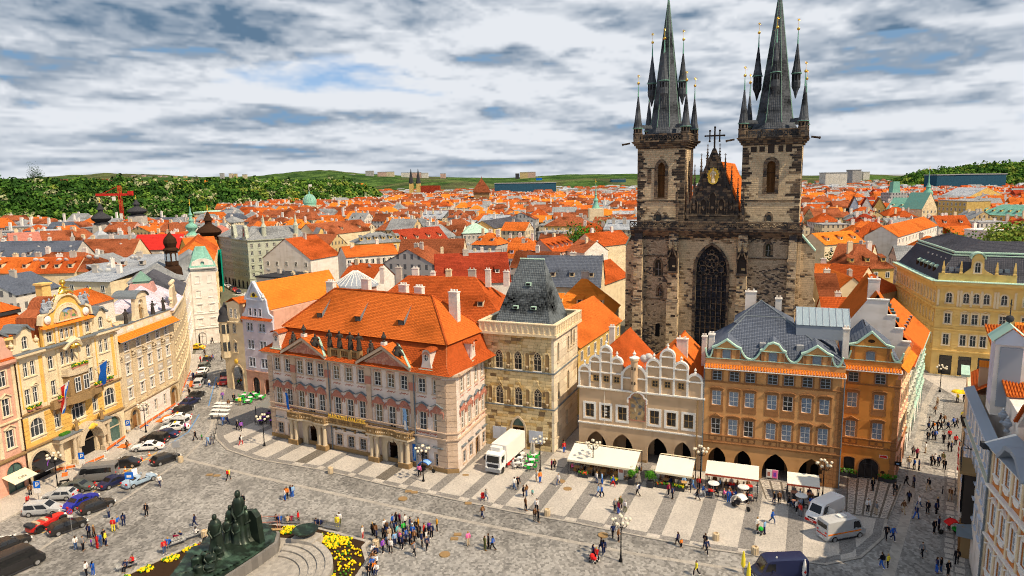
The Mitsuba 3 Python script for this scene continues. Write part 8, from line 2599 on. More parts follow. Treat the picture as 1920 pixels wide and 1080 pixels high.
# long buildings on the plateau and high-rises on the skyline
for nm,lab,A,B,w,h,wm,rm in(('barracks','long red roofed building along the crest of the wooded hill',(-738.2,1000.0,45.0),(-559.3,1000.0,43.7),20,12,'fw_grey','rf_brown'),('barracks','orange roofed mansion on the crest of the wooded hill',(-556.4,1150.0,41.7),(-492.6,1150.0,40.7),20,14,'fw_cream','rf_bright'),('barracks','low brown flat building on the crest of the wooded hill',(-586.4,1060.0,42.9),(-519.5,1060.0,41.0),20,9,'fw_grey','rf_deep'),('barracks','orange roofed palace at the end of the wooded hill',(-326.9,1400.0,27.5),(-289.1,1400.0,25.8),24,22,'fw_cream','rf_bright')):
	k=thing(nm,lab,'building')
	F=Fr(A[:2],B[:2])
	part(k,'wall',MB().box(0,F.L,0,w,0,A[2]+3).ply(wm,F.M));m=MB();hip(m,-1,F.L+1,-1,w+1,A[2]+3,A[2]+3+h*.55,w/2,F.L-w/2,w/2,4)
	part(k,'roof',m.ply(rm,F.M))
rg=random.Random(9)
for i,(u,v,w,h,mt)in enumerate([(250,333,22,40,'fw_ochre'),(276,334,20,44,'fw_pink'),(295,333,20,44,'fw_pink'),(306,335,18,40,'fw_grey'),(324,334,20,40,'fw_pink'),(334,334,20,34,'fw_pink'),(352,334,20,38,'fw_ochre'),(370,334,20,38,'fw_ochre'),(437,331,26,54,'fw_grey'),(453,331,22,50,'fw_cream'),(461,331,22,46,'fw_ochre'),(478,332,30,44,'fw_cream'),(605,334,40,70,'fw_pink'),(625,331,130,40,'fw_grey'),(662,331,130,36,'fw_cream'),(705,327,60,54,'fw_grey'),(728,328,70,46,'fw_pink'),(742,328,60,50,'fw_cream'),(772,328,80,36,'fw_white'),(790,328,70,40,'fw_pink'),(805,329,50,40,'fw_white'),(838,330,40,40,'fw_pink'),(985,331,60,70,'fw_ochre'),(999,331,60,74,'fw_pink'),(973,331,30,50,'charcoal'),(1570,333,50,50,'fw_white'),(1596,333,26,80,'fw_grey'),(1607,333,40,76,'fw_white'),(1712,334,90,60,'fw_white'),(1724,334,80,56,'fw_grey'),(1880,318,60,30,'fw_white'),(1540,333,12,40,'fw_white')]):
	y=5200 if u<1500 else 4300
	t=y*((u-960)/1280)
	q=np.array([t*1.02,y])
	zz=42+y/1280*((354-.0157*u)-v)*1.02
	side_='left of the dome' if u<560 else 'beyond the dome' if u<900 else 'beyond the glass offices' if u<1200 else 'right of the church'
	k=thing('tower_block',f"{dict(fw_ochre='ochre', fw_pink='pink', fw_grey='grey', fw_cream='cream', fw_white='white').get(mt, 'dark')} {'slab' if w > 60 else 'tower'} block on the skyline {side_}",'tower block','tower blocks on the skyline')
	part(k,'wall',MB().box(q[0]-w/2,q[0]+w/2,y,y+25,0,zz+h*.45).ply(mt));part(k,'roof',MB().box(q[0]-w/2-1,q[0]+w/2+1,y-1,y+26,zz+h*.45,zz+h*.45+3).ply('grey'))
# embankment road and tunnel mouth below the wood
struct('embankment_wall',MB().add([(*(-449.2,840.0,-10.0)[:2],0),(*(-396.4,870.0,-0.1)[:2],0),(*(-396.4,870.0,-0.1)[:2],9),(*(-449.2,840.0,-10.0)[:2],6)],[[0,1,2,3]]).ply('brown_stone'))
struct('ramp_wall',MB().add([(*(-369.3,1000.0,4.6)[:2],0),(*(-328.4,1080.0,13.8)[:2],0),(*(-328.4,1080.0,13.8)[:2],22),(*(-369.3,1000.0,4.6)[:2],10)],[[0,1,2,3]]).ply('pl_white'))
x,y=(-354.7,880.0,4.1)[:2]
k=thing('tunnel_portal','pale arched road tunnel mouth in the foot of the wooded hill','tunnel')
part(k,'arch',MB().face(hole('a',26,17).difference(hole('a',14,11)),-3,8).ply('pl_white',at(x,y,0)));part(k,'mouth',MB().face(hole('a',14,11),2,3).ply('charcoal',at(x,y,0)))

# ------------------------------------------------------------------ the bronze memorial and its flower bed
def memorial():
	b=thing('memorial','dark green bronze memorial with a tall robed figure on a curved granite base','memorial')
	base=Polygon([(-36,61),(-35.9,66.3),(-36.4,69.3),(-35.9,72.4),(-35.8,75),(-34.6,76.9),(-31.5,77.6),(-29.4,76.8),(-28.1,75),(-27.7,73),(-28.8,70.2),(-30.7,66.2),(-33,61)]).buffer(-.3).buffer(.6)
	part(b,'base',MB().extr(base,0,1.5).ply('base_granite'))
	part(b,'base_cap',MB().extr(base.buffer(-.35),1.5,1.62).ply('bronze'))
	g=np.random.default_rng(4)
	m=MB()
	xs,ys=np.meshgrid(np.linspace(-37,-27.5,44),np.linspace(61,77.5,44))
	h=1.7+1.3*meshkit.fbm(np.stack([xs/2.4,ys/2.4,xs*0],-1),4,2)*np.clip((-29-xs)/5,0,1)
	P=np.stack([xs,ys,h],-1).reshape(-1,3)
	ins=shapely.contains_xy(base.buffer(-.5),P[:,0],P[:,1])
	f=[[j*44+i,j*44+i+1,(j+1)*44+i+1,(j+1)*44+i]for j in range(43)for i in range(43)]
	f=[q for q in f if all(ins[k]for k in q)]
	part(b,'bronze_ground',mikit.ply((P,np.array(f)),'bronze',True))

	def robe(pt,z,hh,r,seed,flare=1.5,head=True):
		rr=random.Random(seed)
		n=20
		prof=[(1.0*flare,0),(.86,.12),(.66,.35),(.60,.6),(.66,.78),(.5,.86),(.2,.9)]
		ph=[rr.uniform(0,6.28)for _ in range(3)]
		v=[]
		for q,t in prof:
			for k in range(n):
				a=k*2*PI/n
				w=1+(.13*math.sin(5*a+ph[0])+.08*math.sin(9*a+ph[1]+t*4))*(1-t*.7)
				v.append((pt[0]+r*q*w*math.cos(a),pt[1]+r*q*w*math.sin(a)*.85,z+hh*t))
		m=MB().add(v,[[i*n+k,i*n+(k+1)%n,(i+1)*n+(k+1)%n,(i+1)*n+k]for i in range(len(prof)-1)for k in range(n)])
		if head:
			m.ball((pt[0],pt[1]-.05,z+hh*.955),hh*.062,1,(.9,1,1.25)).lathe([(r*.24,z+hh*.86),(hh*.04,z+hh*.93)],8,c=pt)
			m.tube([(pt[0]+r*.5,pt[1],z+hh*.8),(pt[0]+r*.62,pt[1]-r*.4,z+hh*.6),(pt[0]+.1,pt[1]-r*.75,z+hh*.55)],[r*.2,r*.17,r*.1],6)
			m.tube([(pt[0]-r*.5,pt[1],z+hh*.8),(pt[0]-r*.62,pt[1]-r*.4,z+hh*.6),(pt[0]-.1,pt[1]-r*.75,z+hh*.5)],[r*.2,r*.17,r*.1],6)
		return m
	part(b,'tall_robed_figure',robe((-32.81,69.68),1.9,4.7,1.0,1,1.7).ply('bronze',smooth=50))
	for i,(pt,z,hh,r,s)in enumerate((((-31.45,72.82),1.8,6.0,1.0,2),((-32.44,72.85),1.8,4.3,.8,3),((-30.89,73.28),1.8,4.0,.9,4),((-32.74,72.39),1.8,3.0,.7,5),((-31.60,72.12),1.8,2.9,.7,6))):
		part(b,'group_figure',robe(pt,z,hh,r,s).ply('bronze',smooth=50))
	x,y=(-30.21,73.26)
	part(b,'flag_slab',MB().add(*MB().face(Polygon([(-1.1,0),(1.3,0),(1.0,3.0),(.4,3.6),(-.8,3.3)]).buffer(.15),-.35,.35).arr()).ply('bronze',at(x,y,1.7,-.5)))
	for i in range(9):
		px,py=g.uniform(-35.2,-32.2),69-.75*i+g.uniform(-.5,.5)
		part(b,'fallen_figure',robe((px,py),1.6,g.uniform(1.1,2.0),g.uniform(.7,1.1),20+i,1.9,i%2==0).ply('bronze',smooth=50))
	part(b,'dark_lintel_relief',MB().tube([(-30.2,70.4,.4),(-29.7,71.4,1.2)],[.3,.2],5).tube([(-30.9,69.0,.3),(-30.4,70.0,1.1)],[.25,.2],5).ply('base_granite'))
	# steps and bowl
	for i in range(4):
		a=Point(-28,67.5).buffer(8.1,24).difference(Point(-28,67.5).buffer(4.6+i*.9,24)).intersection(sbox(-27,58,-18,73.9)).difference(base)
		part(b,'step',MB().extr(a,0,.4+.2*i).ply('kerb_stone'))
	t=thing('bronze_bowl','wide shallow green bronze bowl on a stone block by the memorial steps','bowl')
	x,y=(-24.83,75.15)
	part(t,'block',MB().box(-1.5,1.5,-1.1,1.1,0,1.2,.08).ply('kerb_stone',at(x+.3,y-.4,0,-.35)))
	part(t,'bowl',MB().lathe([(.5,1.2),(1.0,1.4),(1.45,1.75),(1.5,1.85),(1.38,1.83),(.9,1.5),(.1,1.4)],24,c=(x,y)).ply('bronze',smooth=40))
	# bed
	kerb=Polygon([(-47,63),(-43.2,68.6),(-40.2,72.8),(-37.0,76.9),(-33.5,79.2),(-29.6,79.8),(-25.3,79.3),(-17.2,75.3),(-17.6,74.0),(-16.5,71),(-16.9,68.3),(-18,64),(-20,60),(-44,57)])
	bed=kerb.buffer(-.45)
	k=thing('flower_bed','flower bed with yellow blossoms and bare soil round the bronze memorial','flower bed')
	part(k,'soil',MB().extr(bed.difference(base),-.1,.14).ply('soil'));part(k,'kerb',MB().extr(kerb.difference(bed),-.1,.2).ply('kerb_stone'))
	part(k,'stone_apron',MB().extr(Polygon([(-29.5,76.5),(-24.6,75.8),(-22.5,73.6),(-21.5,60),(-40,57),(-36,62),(-28.5,73.5)]).difference(base),.0,.2).ply('kerb_stone'))
	m,q=MB(),MB()
	for c,r,n in[((-27.6,78.0),1.3,130),((-25.6,77.6),1.0,100),((-22.6,75.9),1.5,150),((-20.6,75.2),1.3,130),((-21.6,74.2),.8,60),((-36.3,75.6),.9,70),((-37.8,74.0),1.1,110),((-39.4,72.0),1.0,90),((-41.2,70.0),1.0,90),((-42.5,68),.9,70),((-19.3,72.6),2.2,60),((-19.2,69.4),2.4,70),((-20.2,66.8),2.0,80)]:
		for i in range(n):
			a,d=g.uniform(0,6.28),r*math.sqrt(g.uniform(0,1))
			p=(c[0]+d*math.cos(a),c[1]+d*math.sin(a)*.75)
			if kerb.buffer(-.6).contains(Point(p)):
				(m if i%4 else q).ball((p[0],p[1],.22+.2*g.random()),g.uniform(.08,.17),0)
	part(k,'blossoms',m.ply('petal'),kind='stuff');part(k,'leaves',q.ply('leaf'),kind='stuff')
	t=thing('scaffold_frame','rusty scaffold tubes with a dark platform behind the memorial','scaffold')
	x,y=(-29.60,76.45)
	m=MB()
	for dx,dy in((-.9,-.6),(1.2,-.4),(.9,1.2),(-1.2,1.0)):
		m.tube([(x+dx,y+dy,0),(x+dx,y+dy,2.6)],.045,5)
	m.tube([(x-.9,y-.6,2.4),(x+1.2,y-.4,2.4)],.04,5).tube([(x-1.2,y+1,2.3),(x+.9,y+1.2,2.3)],.04,5)
	part(t,'tubes',m.ply('rocaille'));part(t,'platform',MB().box(x-1.6,x+.8,y-1,y+.3,1.5,1.62).ply('dark_wood'));part(t,'planks',MB().box(x-.5,x+2.0,y-1.0,y-.7,1.62,1.7).ply('wood_light'))


granite('base_granite',(.20,.19,.18),.35,1.2)
memorial()


# ------------------------------------------------------------------ street furniture
def lamp_post(pt,label,n=8,h=4.6):
	k=thing('street_lamp',label,'street lamp','globe street lamps')
	x,y=pt
	part(k,'post',MB().lathe([(.2,0),(.2,.3),(.11,.5),(.075,1.2),(.06,h)],8,c=pt).ply('black'))
	m=MB()
	for i in range(n):
		a=i*2*PI/n
		r=.8 if i%2 else .95
		g=(x+r*math.cos(a),y+r*math.sin(a),h+(.1 if i%2 else .35))
		m.tube([(x,y,h-.5),(x+r*.6*math.cos(a),y+r*.6*math.sin(a),h-.45),g],.03,4)
		part(k,'globe',MB().ball((g[0],g[1],g[2]+.12),.20,1).ply('globe',smooth=True))
	part(k,'arms',m.ply('black'));part(k,'globe',MB().ball((x,y,h+.8),.21,1).ply('globe',smooth=True));part(k,'stem',MB().tube([(x,y,h-.2),(x,y,h+.7)],.03,4).ply('black'))


for p,l in(((11.60,70.22),'tall black lamp with a ring of globes standing alone on the open cobbles'),((3.69,94.25),'black globe lamp beside the red and white chairs in front of the stone tower house'),((11.19,92.51),'black globe lamp behind the first big cream awning'),((25.79,89.70),'black globe lamp between the second and third awning'),((40.39,84.35),'black globe lamp at the corner of the smallest awning'),((-13.00,91.47),'black globe lamp in front of the palace corner beside the blue pedicab'),((-40.67,105.84),'black globe lamp at the left corner of the palace'),((-64.51,90.95),'black globe lamp on the pavement of the yellow ministry'),((-63.60,112.80),'black globe lamp in front of the beige house doorway'),((83.17,128.32),'black globe lamp on the small square at the end of the lane')):
	lamp_post(p,l)


def bin_(pt,label):
	k=thing('litter_bin',label,'litter bin','round stone litter bins')
	part(k,'body',MB().lathe([(.30,0),(.36,.1),(.36,.95),(.26,1.0),(.26,.8),(0,.8)],12,c=pt).ply('pl_beige',smooth=40));m=MB()
	for i in range(12):
		a=i*PI/6
		m.box(-.03,.03,-.02,.02,.12,.93)
		m.v[-1]=m.v[-1]+[pt[0]+.375*math.cos(a),pt[1]+.375*math.sin(a),0]
	part(k,'slats',m.ply('stone_trim'))


for p,l in(((-27.06,94.87),'round stone litter bin on the paving edge in front of the palace'),((-51.45,99.87),'round stone litter bin by the road under the tall sign'),((3.99,80.93),'round stone litter bin on the paving edge below the first big awning'),((23.39,74.36),'round stone litter bin on the dark paving strip right of the lone lamp'),((26.85,71.25),'round stone litter bin next to the closed yellow parasol'),((-16.35,74.03),'round stone litter bin at the corner of the flower bed beside the crowd'),((-37.63,76.98),'round stone litter bin left of the memorial at the end of the benches')):
	bin_(p,l)


def sign(pt,h,kind,label):
	k=thing('road_sign',label,'sign')
	M=at(pt[0],pt[1],0,.1)
	part(k,'post',MB().tube([(0,.05,0),(0,.05,h)],.04,6).ply('steel',M))
	if kind=='round':
		part(k,'plate',MB().face(Point(0,h-.35).buffer(.38),-.02,.02).ply('red',M));part(k,'disc',MB().face(Point(0,h-.35).buffer(.28),-.03,-.02).ply('sign_blue',M));part(k,'bars',MB().face(LineString([(-.2,h-.55),(.2,h-.15)]).buffer(.05),-.04,-.03).face(LineString([(-.2,h-.15),(.2,h-.55)]).buffer(.05),-.041,-.031).ply('red',M));part(k,'plate',MB().box(-.3,.3,-.02,.02,h-1.1,h-.8).ply('white',M))
	else:
		w=.42 if kind=='P' else .55
		part(k,'plate',MB().box(-w,w,-.02,.02,h-1.0,h).ply('sign_blue' if kind!='W' else 'grey',M))
		tx=meshkit.text_mesh('P',.6,.01,True)if kind=='P' else None
		if tx is not None:
			v=np.array(tx.vertices)
			part(k,'letter',MB().add(np.column_stack([v[:,0]-.2,-.03-v[:,2],v[:,1]+h-.8]),np.array(tx.faces)).ply('white',M));part(k,'plate',MB().box(-w,w,-.02,.02,h-1.7,h-1.05).ply('white',M))
		elif kind=='B':
			part(k,'pictogram',MB().box(-.3,.3,-.03,-.02,h-.75,h-.4).ply('white',M))


for p,h,kd,l in(((-64.35,86.75),3.2,'P','blue parking sign on the pavement in front of the pink house'),((-64.38,96.47),3.2,'P','blue parking sign behind the grey minibus'),((-66.29,112.16),2.6,'P','blue parking sign where the yellow ministry meets the beige house'),((-54.11,77.75),3.6,'round','round red and blue no stopping sign beside the black hatchback'),((-52.70,88.23),3.6,'B','blue sign on a post beside the pale blue sports car'),((-51.95,99.89),3.4,'W','tall grey sign plate beside the road next to the litter bin')):
	sign(p,h,kd,l)
for i,p in enumerate(((-57.83,102.82),(-57.99,100.74),(-58.39,97.00),(-58.72,95.33),(-60.24,98.42))):
	k=thing('traffic_cone',('farthest','second farthest','middle','nearest','lone')[i]+' orange and white traffic cone along the yellow line by the parked cars','traffic cone','traffic cones')
	part(k,'cone',MB().box(p[0]-.2,p[0]+.2,p[1]-.2,p[1]+.2,.03,.07).lathe([(.16,.07),(.03,.72)],10,c=p).ply('c_orange'));part(k,'stripe',MB().lathe([(.125,.26),(.085,.45)],10,c=p).ply('white'))
for i,(a,c,l)in enumerate((((-68.34,96.43),(-66.26,97.69),'orange mesh barrier on red and blue feet in front of the portico'),((-65.14,98.22),(-64.09,101.39),'orange mesh barrier beside the ministry doorway'),((-65.27,103.98),(-65.50,109.92),'orange mesh barrier under the green shop window'),((-65.29,113.89),(-65.32,127.01),'long orange mesh barrier along the beige house'),((-67.50,133.76),(-73.26,150.45),'orange mesh barrier at the mouth of the street'))):
	k=thing('mesh_barrier',l,'barrier')
	F=Fr(a,c)
	part(k,'mesh',MB().box(0,F.L,-.02,.02,.45,.8).ply('orange_net',F.M));n=max(2,int(F.L/2))
	for j in range(n+1):
		part(k,'foot',MB().box(F.L*j/n-.1,F.L*j/n+.1,-.35,.35,.13,.22).ply('blue' if j%2 else 'white',F.M));part(k,'post',MB().box(F.L*j/n-.03,F.L*j/n+.03,-.03,.03,.2,1.1).ply('white',F.M))
	part(k,'sheet',MB().box(F.L*.3,F.L*.6,-2.2,-.6,.14,.16).ply('orange_net',F.M))
i=0
for p in((-52.60,116.21),(-51.87,113.81),(-51.07,111.50),(-50.29,109.27),(-49.65,107.36),(-53.47,118.72),(-54.25,121.03),(-55.05,123.43),(-55.89,125.92),(56.79,85.32),(58.00,84.65)):
	k=thing('bollard','slim dark bollard '+('in the row along the palace side kerb' if i<9 else 'standing in the lane pavement by the stone house'),'bollard','bollards along the kerb' if i<9 else 'bollards in the lane')
	part(k,'post',MB().lathe([(.09,0),(.07,.2),(.06,1.0),(.09,1.05),(.02,1.15)],8,c=p).ply('charcoal'));i+=1


def bench(pt,rot,label):
	k=thing('bench',label,'bench','steel benches round the flower bed')
	M=at(pt[0],pt[1],0,rot)
	for i in range(4):
		part(k,'slat',MB().box(-1.1,1.1,-.28+i*.15,-.16+i*.15,.43,.47).ply('steel',M))
	for i in range(3):
		part(k,'back_slat',MB().box(-1.1,1.1,.30,.34,.55+i*.14,.65+i*.14).ply('steel',M))
	for s in(-1,1):
		part(k,'leg',MB().box(s*.9-.03,s*.9+.03,-.25,.33,.38,.43).box(s*.9-.03,s*.9+.03,-.25,-.2,0,.38).box(s*.9-.03,s*.9+.03,.28,.34,0,.95).ply('steel',M))


for p,r,l in(((-30.05,80.12),-.05,'first of two adjoining steel benches behind the scaffold'),((-28.03,79.65),-.1,'second of two adjoining steel benches behind the scaffold, with two seated people'),((-24.45,79.01),-.35,'steel bench behind the bronze bowl with two dark dressed people'),((-22.52,78.16),-.35,'empty steel bench behind the bronze bowl'),((-40.26,75.23),.75,'steel bench left of the memorial with three people'),((-39.02,76.78),.7,'steel bench left of the memorial holding one person in white'),((-43.32,70.48),.75,'steel bench at the lower left of the flower bed'),((-16.15,70.55),1.35,'long bench full of people along the right kerb of the flower bed')):
	bench(p,r,l)


# ------------------------------------------------------------------ cars
def loft(st,n_side=5):
	"""closed body from stations (x, half width low, z low, half width belt, z belt, half width roof, z roof)"""
	v=[]
	for x,w0,z0,w1,z1,w2,z2 in st:
		half=[(w0*.9,z0),(w0,z0+(z1-z0)*.35),(w1,z1),(w2,z2-.05*(z2-z1)),(w2*.6,z2)]
		v+=[(x,-a,z)for a,z in half]+[(x,a,z)for a,z in half[::-1]]
	n=10
	m=MB().add(v,[[i*n+k,i*n+(k+1)%n,(i+1)*n+(k+1)%n,(i+1)*n+k]for i in range(len(st)-1)for k in range(n)])
	m.add(v[:n],[[0,k+1,k]for k in range(1,n-1)])
	return m.add(v[-n:],[[0,k,k+1]for k in range(1,n-1)])


KINDS={ # length, stations in fractions of length, belt height, roof height, half width
	'sedan':(4.75,[(0,.5,.62),(.02,.72,.72),(.14,.92,.93),(.20,.95,.97),(.33,.96,1.40),(.55,.96,1.43),(.70,.95,.98),(.75,.93,.93),(.97,.72,.74),(1,.55,.62)],.88),
	'hatch':(4.25,[(0,.6,.7),(.02,.85,.88),(.05,.93,1.0),(.15,.96,1.42),(.55,.96,1.47),(.71,.95,1.0),(.76,.93,.95),(.97,.72,.76),(1,.55,.62)],.89),
	'mpv':(4.6,[(0,.7,.8),(.02,.9,1.0),(.05,.95,1.65),(.58,.97,1.70),(.76,.97,1.08),(.80,.95,1.02),(.97,.8,.85),(1,.6,.7)],.92),
	'van':(5.6,[(0,.8,1.1),(.01,.95,2.35),(.03,.97,2.52),(.72,.97,2.55),(.80,.97,2.35),(.90,.97,1.25),(.93,.95,1.15),(.99,.85,.95),(1,.7,.75)],1.0),
	'sports':(4.6,[(0,.6,.72),(.03,.9,.86),(.2,.98,1.0),(.38,.96,1.22),(.52,.94,1.25),(.72,.98,.88),(.9,.9,.74),(1,.6,.58)],.97)}


def car_parts(kind):
	Ln,st,W=KINDS[kind]
	belt={'van':1.25,'mpv':1.0,'sports':.86}.get(kind,.92)
	S=[]
	for q,w,z in st:
		top=z>belt+.15
		zb=belt if top else z-.04
		S.append(((q-.5)*Ln,W*w,.26,W*min(w*1.02,1),zb,W*(.80 if top else .9)*w if kind!='van' else W*.94*w,z))
	body=loft(S)
	glass=MB()
	top=[s for s in S if s[6]>belt+.15]
	a,c=S[S.index(top[0])-1],S[S.index(top[-1])+1]
	f,l=top[0],top[-1]
	e=.012
	for s in(-1,1):
		if kind=='van':
			x1,x0=l[0]+.25,l[0]-.85
			glass.add([(x0,s*(W*.985+e),1.35),(x1,s*(W*.975+e),1.35),(x1-.35,s*(W*.955+e),2.2),(x0,s*(W*.96+e),2.2)],[[0,1,2,3]])
		else:
			xs=[a[0]+.16 if kind!='mpv' else f[0]+.1,c[0]-.30,l[0]-.04,f[0]+.08]
			mid=(f[0]+l[0])/2
			for p,q in((0,.47),(.53,1)):
				b0,b1=xs[0]+(xs[1]-xs[0])*p,xs[0]+(xs[1]-xs[0])*q
				t0,t1=xs[3]+(xs[2]-xs[3])*p,xs[3]+(xs[2]-xs[3])*q
				zt=f[6]-.12
				glass.add([(b0,s*(W*.985+e),belt+.03),(b1,s*(W*.985+e),belt+.03),(t1,s*(W*.83+e),zt),(t0,s*(W*.83+e),zt)],[[0,1,2,3]])

	def screen(lo,hi,sg):
		d=np.array([hi[0]-lo[0],0,hi[6]-lo[6]]);nn=np.array([-d[2],0,d[0]])*sg;nn/=np.linalg.norm(nn)*60
		if nn[2]<0:
			nn=-nn
		P=lambda s,t,w:tuple(np.array([lo[0]+d[0]*t,s*w,lo[6]+d[2]*t])+nn)
		glass.add([P(-1,.12,W*.74),P(1,.12,W*.74),P(1,.9,W*.66),P(-1,.9,W*.66)],[[0,1,2,3]])
	screen(c,l,1)
	if kind=='van':
		glass.add([(S[1][0]-e-.02,s*W*.75,z)for s,z in((-1,1.5),(1,1.5),(1,2.2),(-1,2.2))],[[0,1,2,3]])
	else:
		screen(a,f,-1)
	x0,x1=-Ln/2,Ln/2
	return body,glass,Ln,W,(x0+Ln*.19,x1-Ln*.18)


CARP={}
WHEEL={}


def car(kind,col,pt,dirn,label,name='parked_car',group=None,sc=1.0):
	if kind not in CARP:
		bd,gl,Ln,W,wx=car_parts(kind)
		CARP[kind]=(mikit.ply(bd.arr(),None,35),mikit.ply(gl.arr(),None),Ln,W,wx)
	bd,gl,Ln,W,wx=CARP[kind]
	k=thing(name,label,'van' if kind=='van' else 'car',group)
	M=at(pt[0],pt[1],.02,math.atan2(dirn[1],dirn[0]),sc)
	part(k,'body',put(bd,col,M));part(k,'glass',put(gl,'pane_dark',M))
	r=.34 if kind!='van' else .37
	for x in wx:
		for s in(-1,1):
			w=part(k,'wheel',put(proto(('tyre',r),lambda:MB().lathe([(r*.6,-.11),(r,-.09),(r,.09),(r*.6,.11)],16)),'tyre',M@np.array([[1,0,0,x],[0,0,1,s*(W-.10)],[0,-1,0,r],[0,0,0,1.0]])))
			scene[w+'__rim']=put(proto(('rim',r),lambda:MB().lathe([(.05,-.12),(r*.66,-.115),(r*.66,.115),(.05,.12)],10)),'rim',M@np.array([[1,0,0,x],[0,0,1,s*(W-.10)],[0,-1,0,r],[0,0,0,1.0]]))
	hz,tz=(.78,1.2)if kind=='van' else(.62,.82)
	for s in(-1,1):
		part(k,'headlight',put(proto(('hl',),lambda:MB().box(-.12,.06,-.2,.2,-.08,.08,.04)),'lamp_white',M@at(Ln/2-.08,s*W*.62,hz)))
		part(k,'tail_light',put(proto(('tl',),lambda:MB().box(-.05,.1,-.16,.16,-.09,.09,.03)),'lamp_red',M@at(-Ln/2+.02,s*W*.66,tz)))
		part(k,'mirror',put(proto(('mi',),lambda:MB().box(-.08,.08,-.1,.1,-.07,.07,.03)),col,M@at(Ln*.2,s*(W+.08),1.0 if kind!='van' else 1.4)))
	for s in(-1,1):
		part(k,'number_plate',put(proto(('np',),lambda:MB().box(-.02,.02,-.26,.26,-.06,.06)),'white',M@at(s*(Ln/2+.01),0,.48)))
	part(k,'sill',put(proto(('si',kind),lambda:MB().box(wx[0]+.4,wx[1]-.4,-W+.04,W-.04,.17,.3)),'charcoal',M))
	return k,M,Ln,W


CARS=[('hatch','car_silver',(-64.22,87.84),(-60.43,88.19),'silver hatchback parked nose to the pavement, third from the no stopping sign'),('sedan','car_green',(-63.78,90.76),(-59.71,90.61),'grey green saloon parked behind the silver hatchback'),('mpv','car_silver',(-59.71,84.04),(-63.52,83.59),'silver people carrier parked across from the red vintage car'),('sedan','car_blue',(-57.62,87.77),(-58.83,84.31),'bright blue saloon parked beside the yellow line'),
		('hatch','car_black',(-54.18,86.10),(-56.34,83.35),'black hatchback parked just below the bright blue saloon'),('hatch','car_black',(-54.62,80.78),(-56.79,77.96),'black hatchback right behind the red and blue no stopping sign'),('sedan','car_navy',(-56.41,94.14),(-58.08,90.39),'dark navy saloon parked below the grey minibus'),('sedan','car_black',(-61.40,98.47),(-57.42,98.90),'long black limousine parked nose to the ministry'),('sedan','car_white',(-60.90,104.89),(-57.55,105.42),'white coupe parked in the blue marked bay'),
		('hatch','car_black',(-53.06,101.16),(-54.61,98.99),'black hatchback alone on the cobbles by the tall grey sign'),('mpv','car_black',(-61.73,108.57),(-57.98,108.18),'black estate parked behind the white coupe'),('sedan','car_navy',(-60.75,111.18),(-57.81,110.56),'dark grey saloon parked two places behind the white coupe'),('sedan','car_white',(-60.98,113.44),(-57.21,114.31),'white taxi nearest the dark saloons below the beige house'),('mpv','car_silver',(-61.64,116.09),(-58.03,115.66),'beige grey people carrier between the two white taxis'),
		('sedan','car_white',(-62.45,118.30),(-59.50,119.00),'white taxi farthest up, below the beige house'),('hatch','car_black',(-61.69,124.96),(-62.60,122.01),'black car first in the parked line up the street'),('sedan','car_navy',(-62.57,129.12),(-63.37,126.60),'navy car second in the parked line up the street'),('sedan','car_black',(-63.51,133.56),(-63.88,130.84),'dark car third in the parked line up the street'),('mpv','car_silver',(-67.54,143.06),(-66.29,138.01),'silver car fourth in the parked line up the street'),
		('hatch','car_black',(-69.04,147.22),(-68.20,143.50),'black car fifth in the parked line up the street'),('sedan','car_white',(-70.70,152.06),(-70.23,148.55),'white car in the parked line up the street'),('mpv','car_green',(-71.97,155.78),(-71.54,152.56),'dark green car in the parked line up the street'),('sedan','car_black',(-74.27,162.22),(-73.43,158.23),'black car last in the parked line, before the yellow taxi'),('sedan','car_yellow',(-83.37,173.52),(-81.65,173.41),'bright yellow taxi at the far corner of the street'),
		('hatch','car_red',(-62.83,144.81),(-61.33,139.24),'red car by the arched corner house'),('mpv','car_black',(-64.16,148.63),(-63.53,145.66),'dark car parked behind the red one by the arched corner house'),('sedan','car_black',(-59.24,76.17),(-60.71,73.85),'black car at the lower left behind the large black van'),('sports','car_iceblue',(-53.00,94.02),(-54.73,91.11),'pale blue sports car with its doors swung upwards')]
for i,(kd,col,f,r,l)in enumerate(CARS):
	f,r=np.array(f),np.array(r)
	k,M,Ln,W=car(kd,col,(f+r)/2,f-r,l,group='cars parked along the street')
	if kd=='sports':
		for s in(-1,1):
			part(k,'raised_door',MB().add([(.3,s*.8,.9),(-.5,s*.9,1.0),(-.2,s*1.35,1.9),(.5,s*1.2,1.9),(.3,s*.84,.86),(-.5,s*.94,.96),(-.2,s*1.39,1.86),(.5,s*1.24,1.86)],[[0,1,2,3],[4,7,6,5]]).ply('white',M))
	if 'taxi' in l:
		part(k,'roof_sign',MB().box(-.2,.0,-.3,.3,1.43,1.6).ply('yellow',M))
for i,(p,c)in enumerate((((-120.64,285.09),'car_white'),((-117.61,280.41),'car_silver'),((-114.15,275.14),'car_black'),((-110.82,270.05),'car_red'),((-107.87,265.81),'car_navy'))):
	car('hatch',c,p,(.5,-.85),['white car first','silver car second','black car third','dark red car fourth','navy car last'][i]+' in the short parked row at the far bend',group='cars at the far bend')
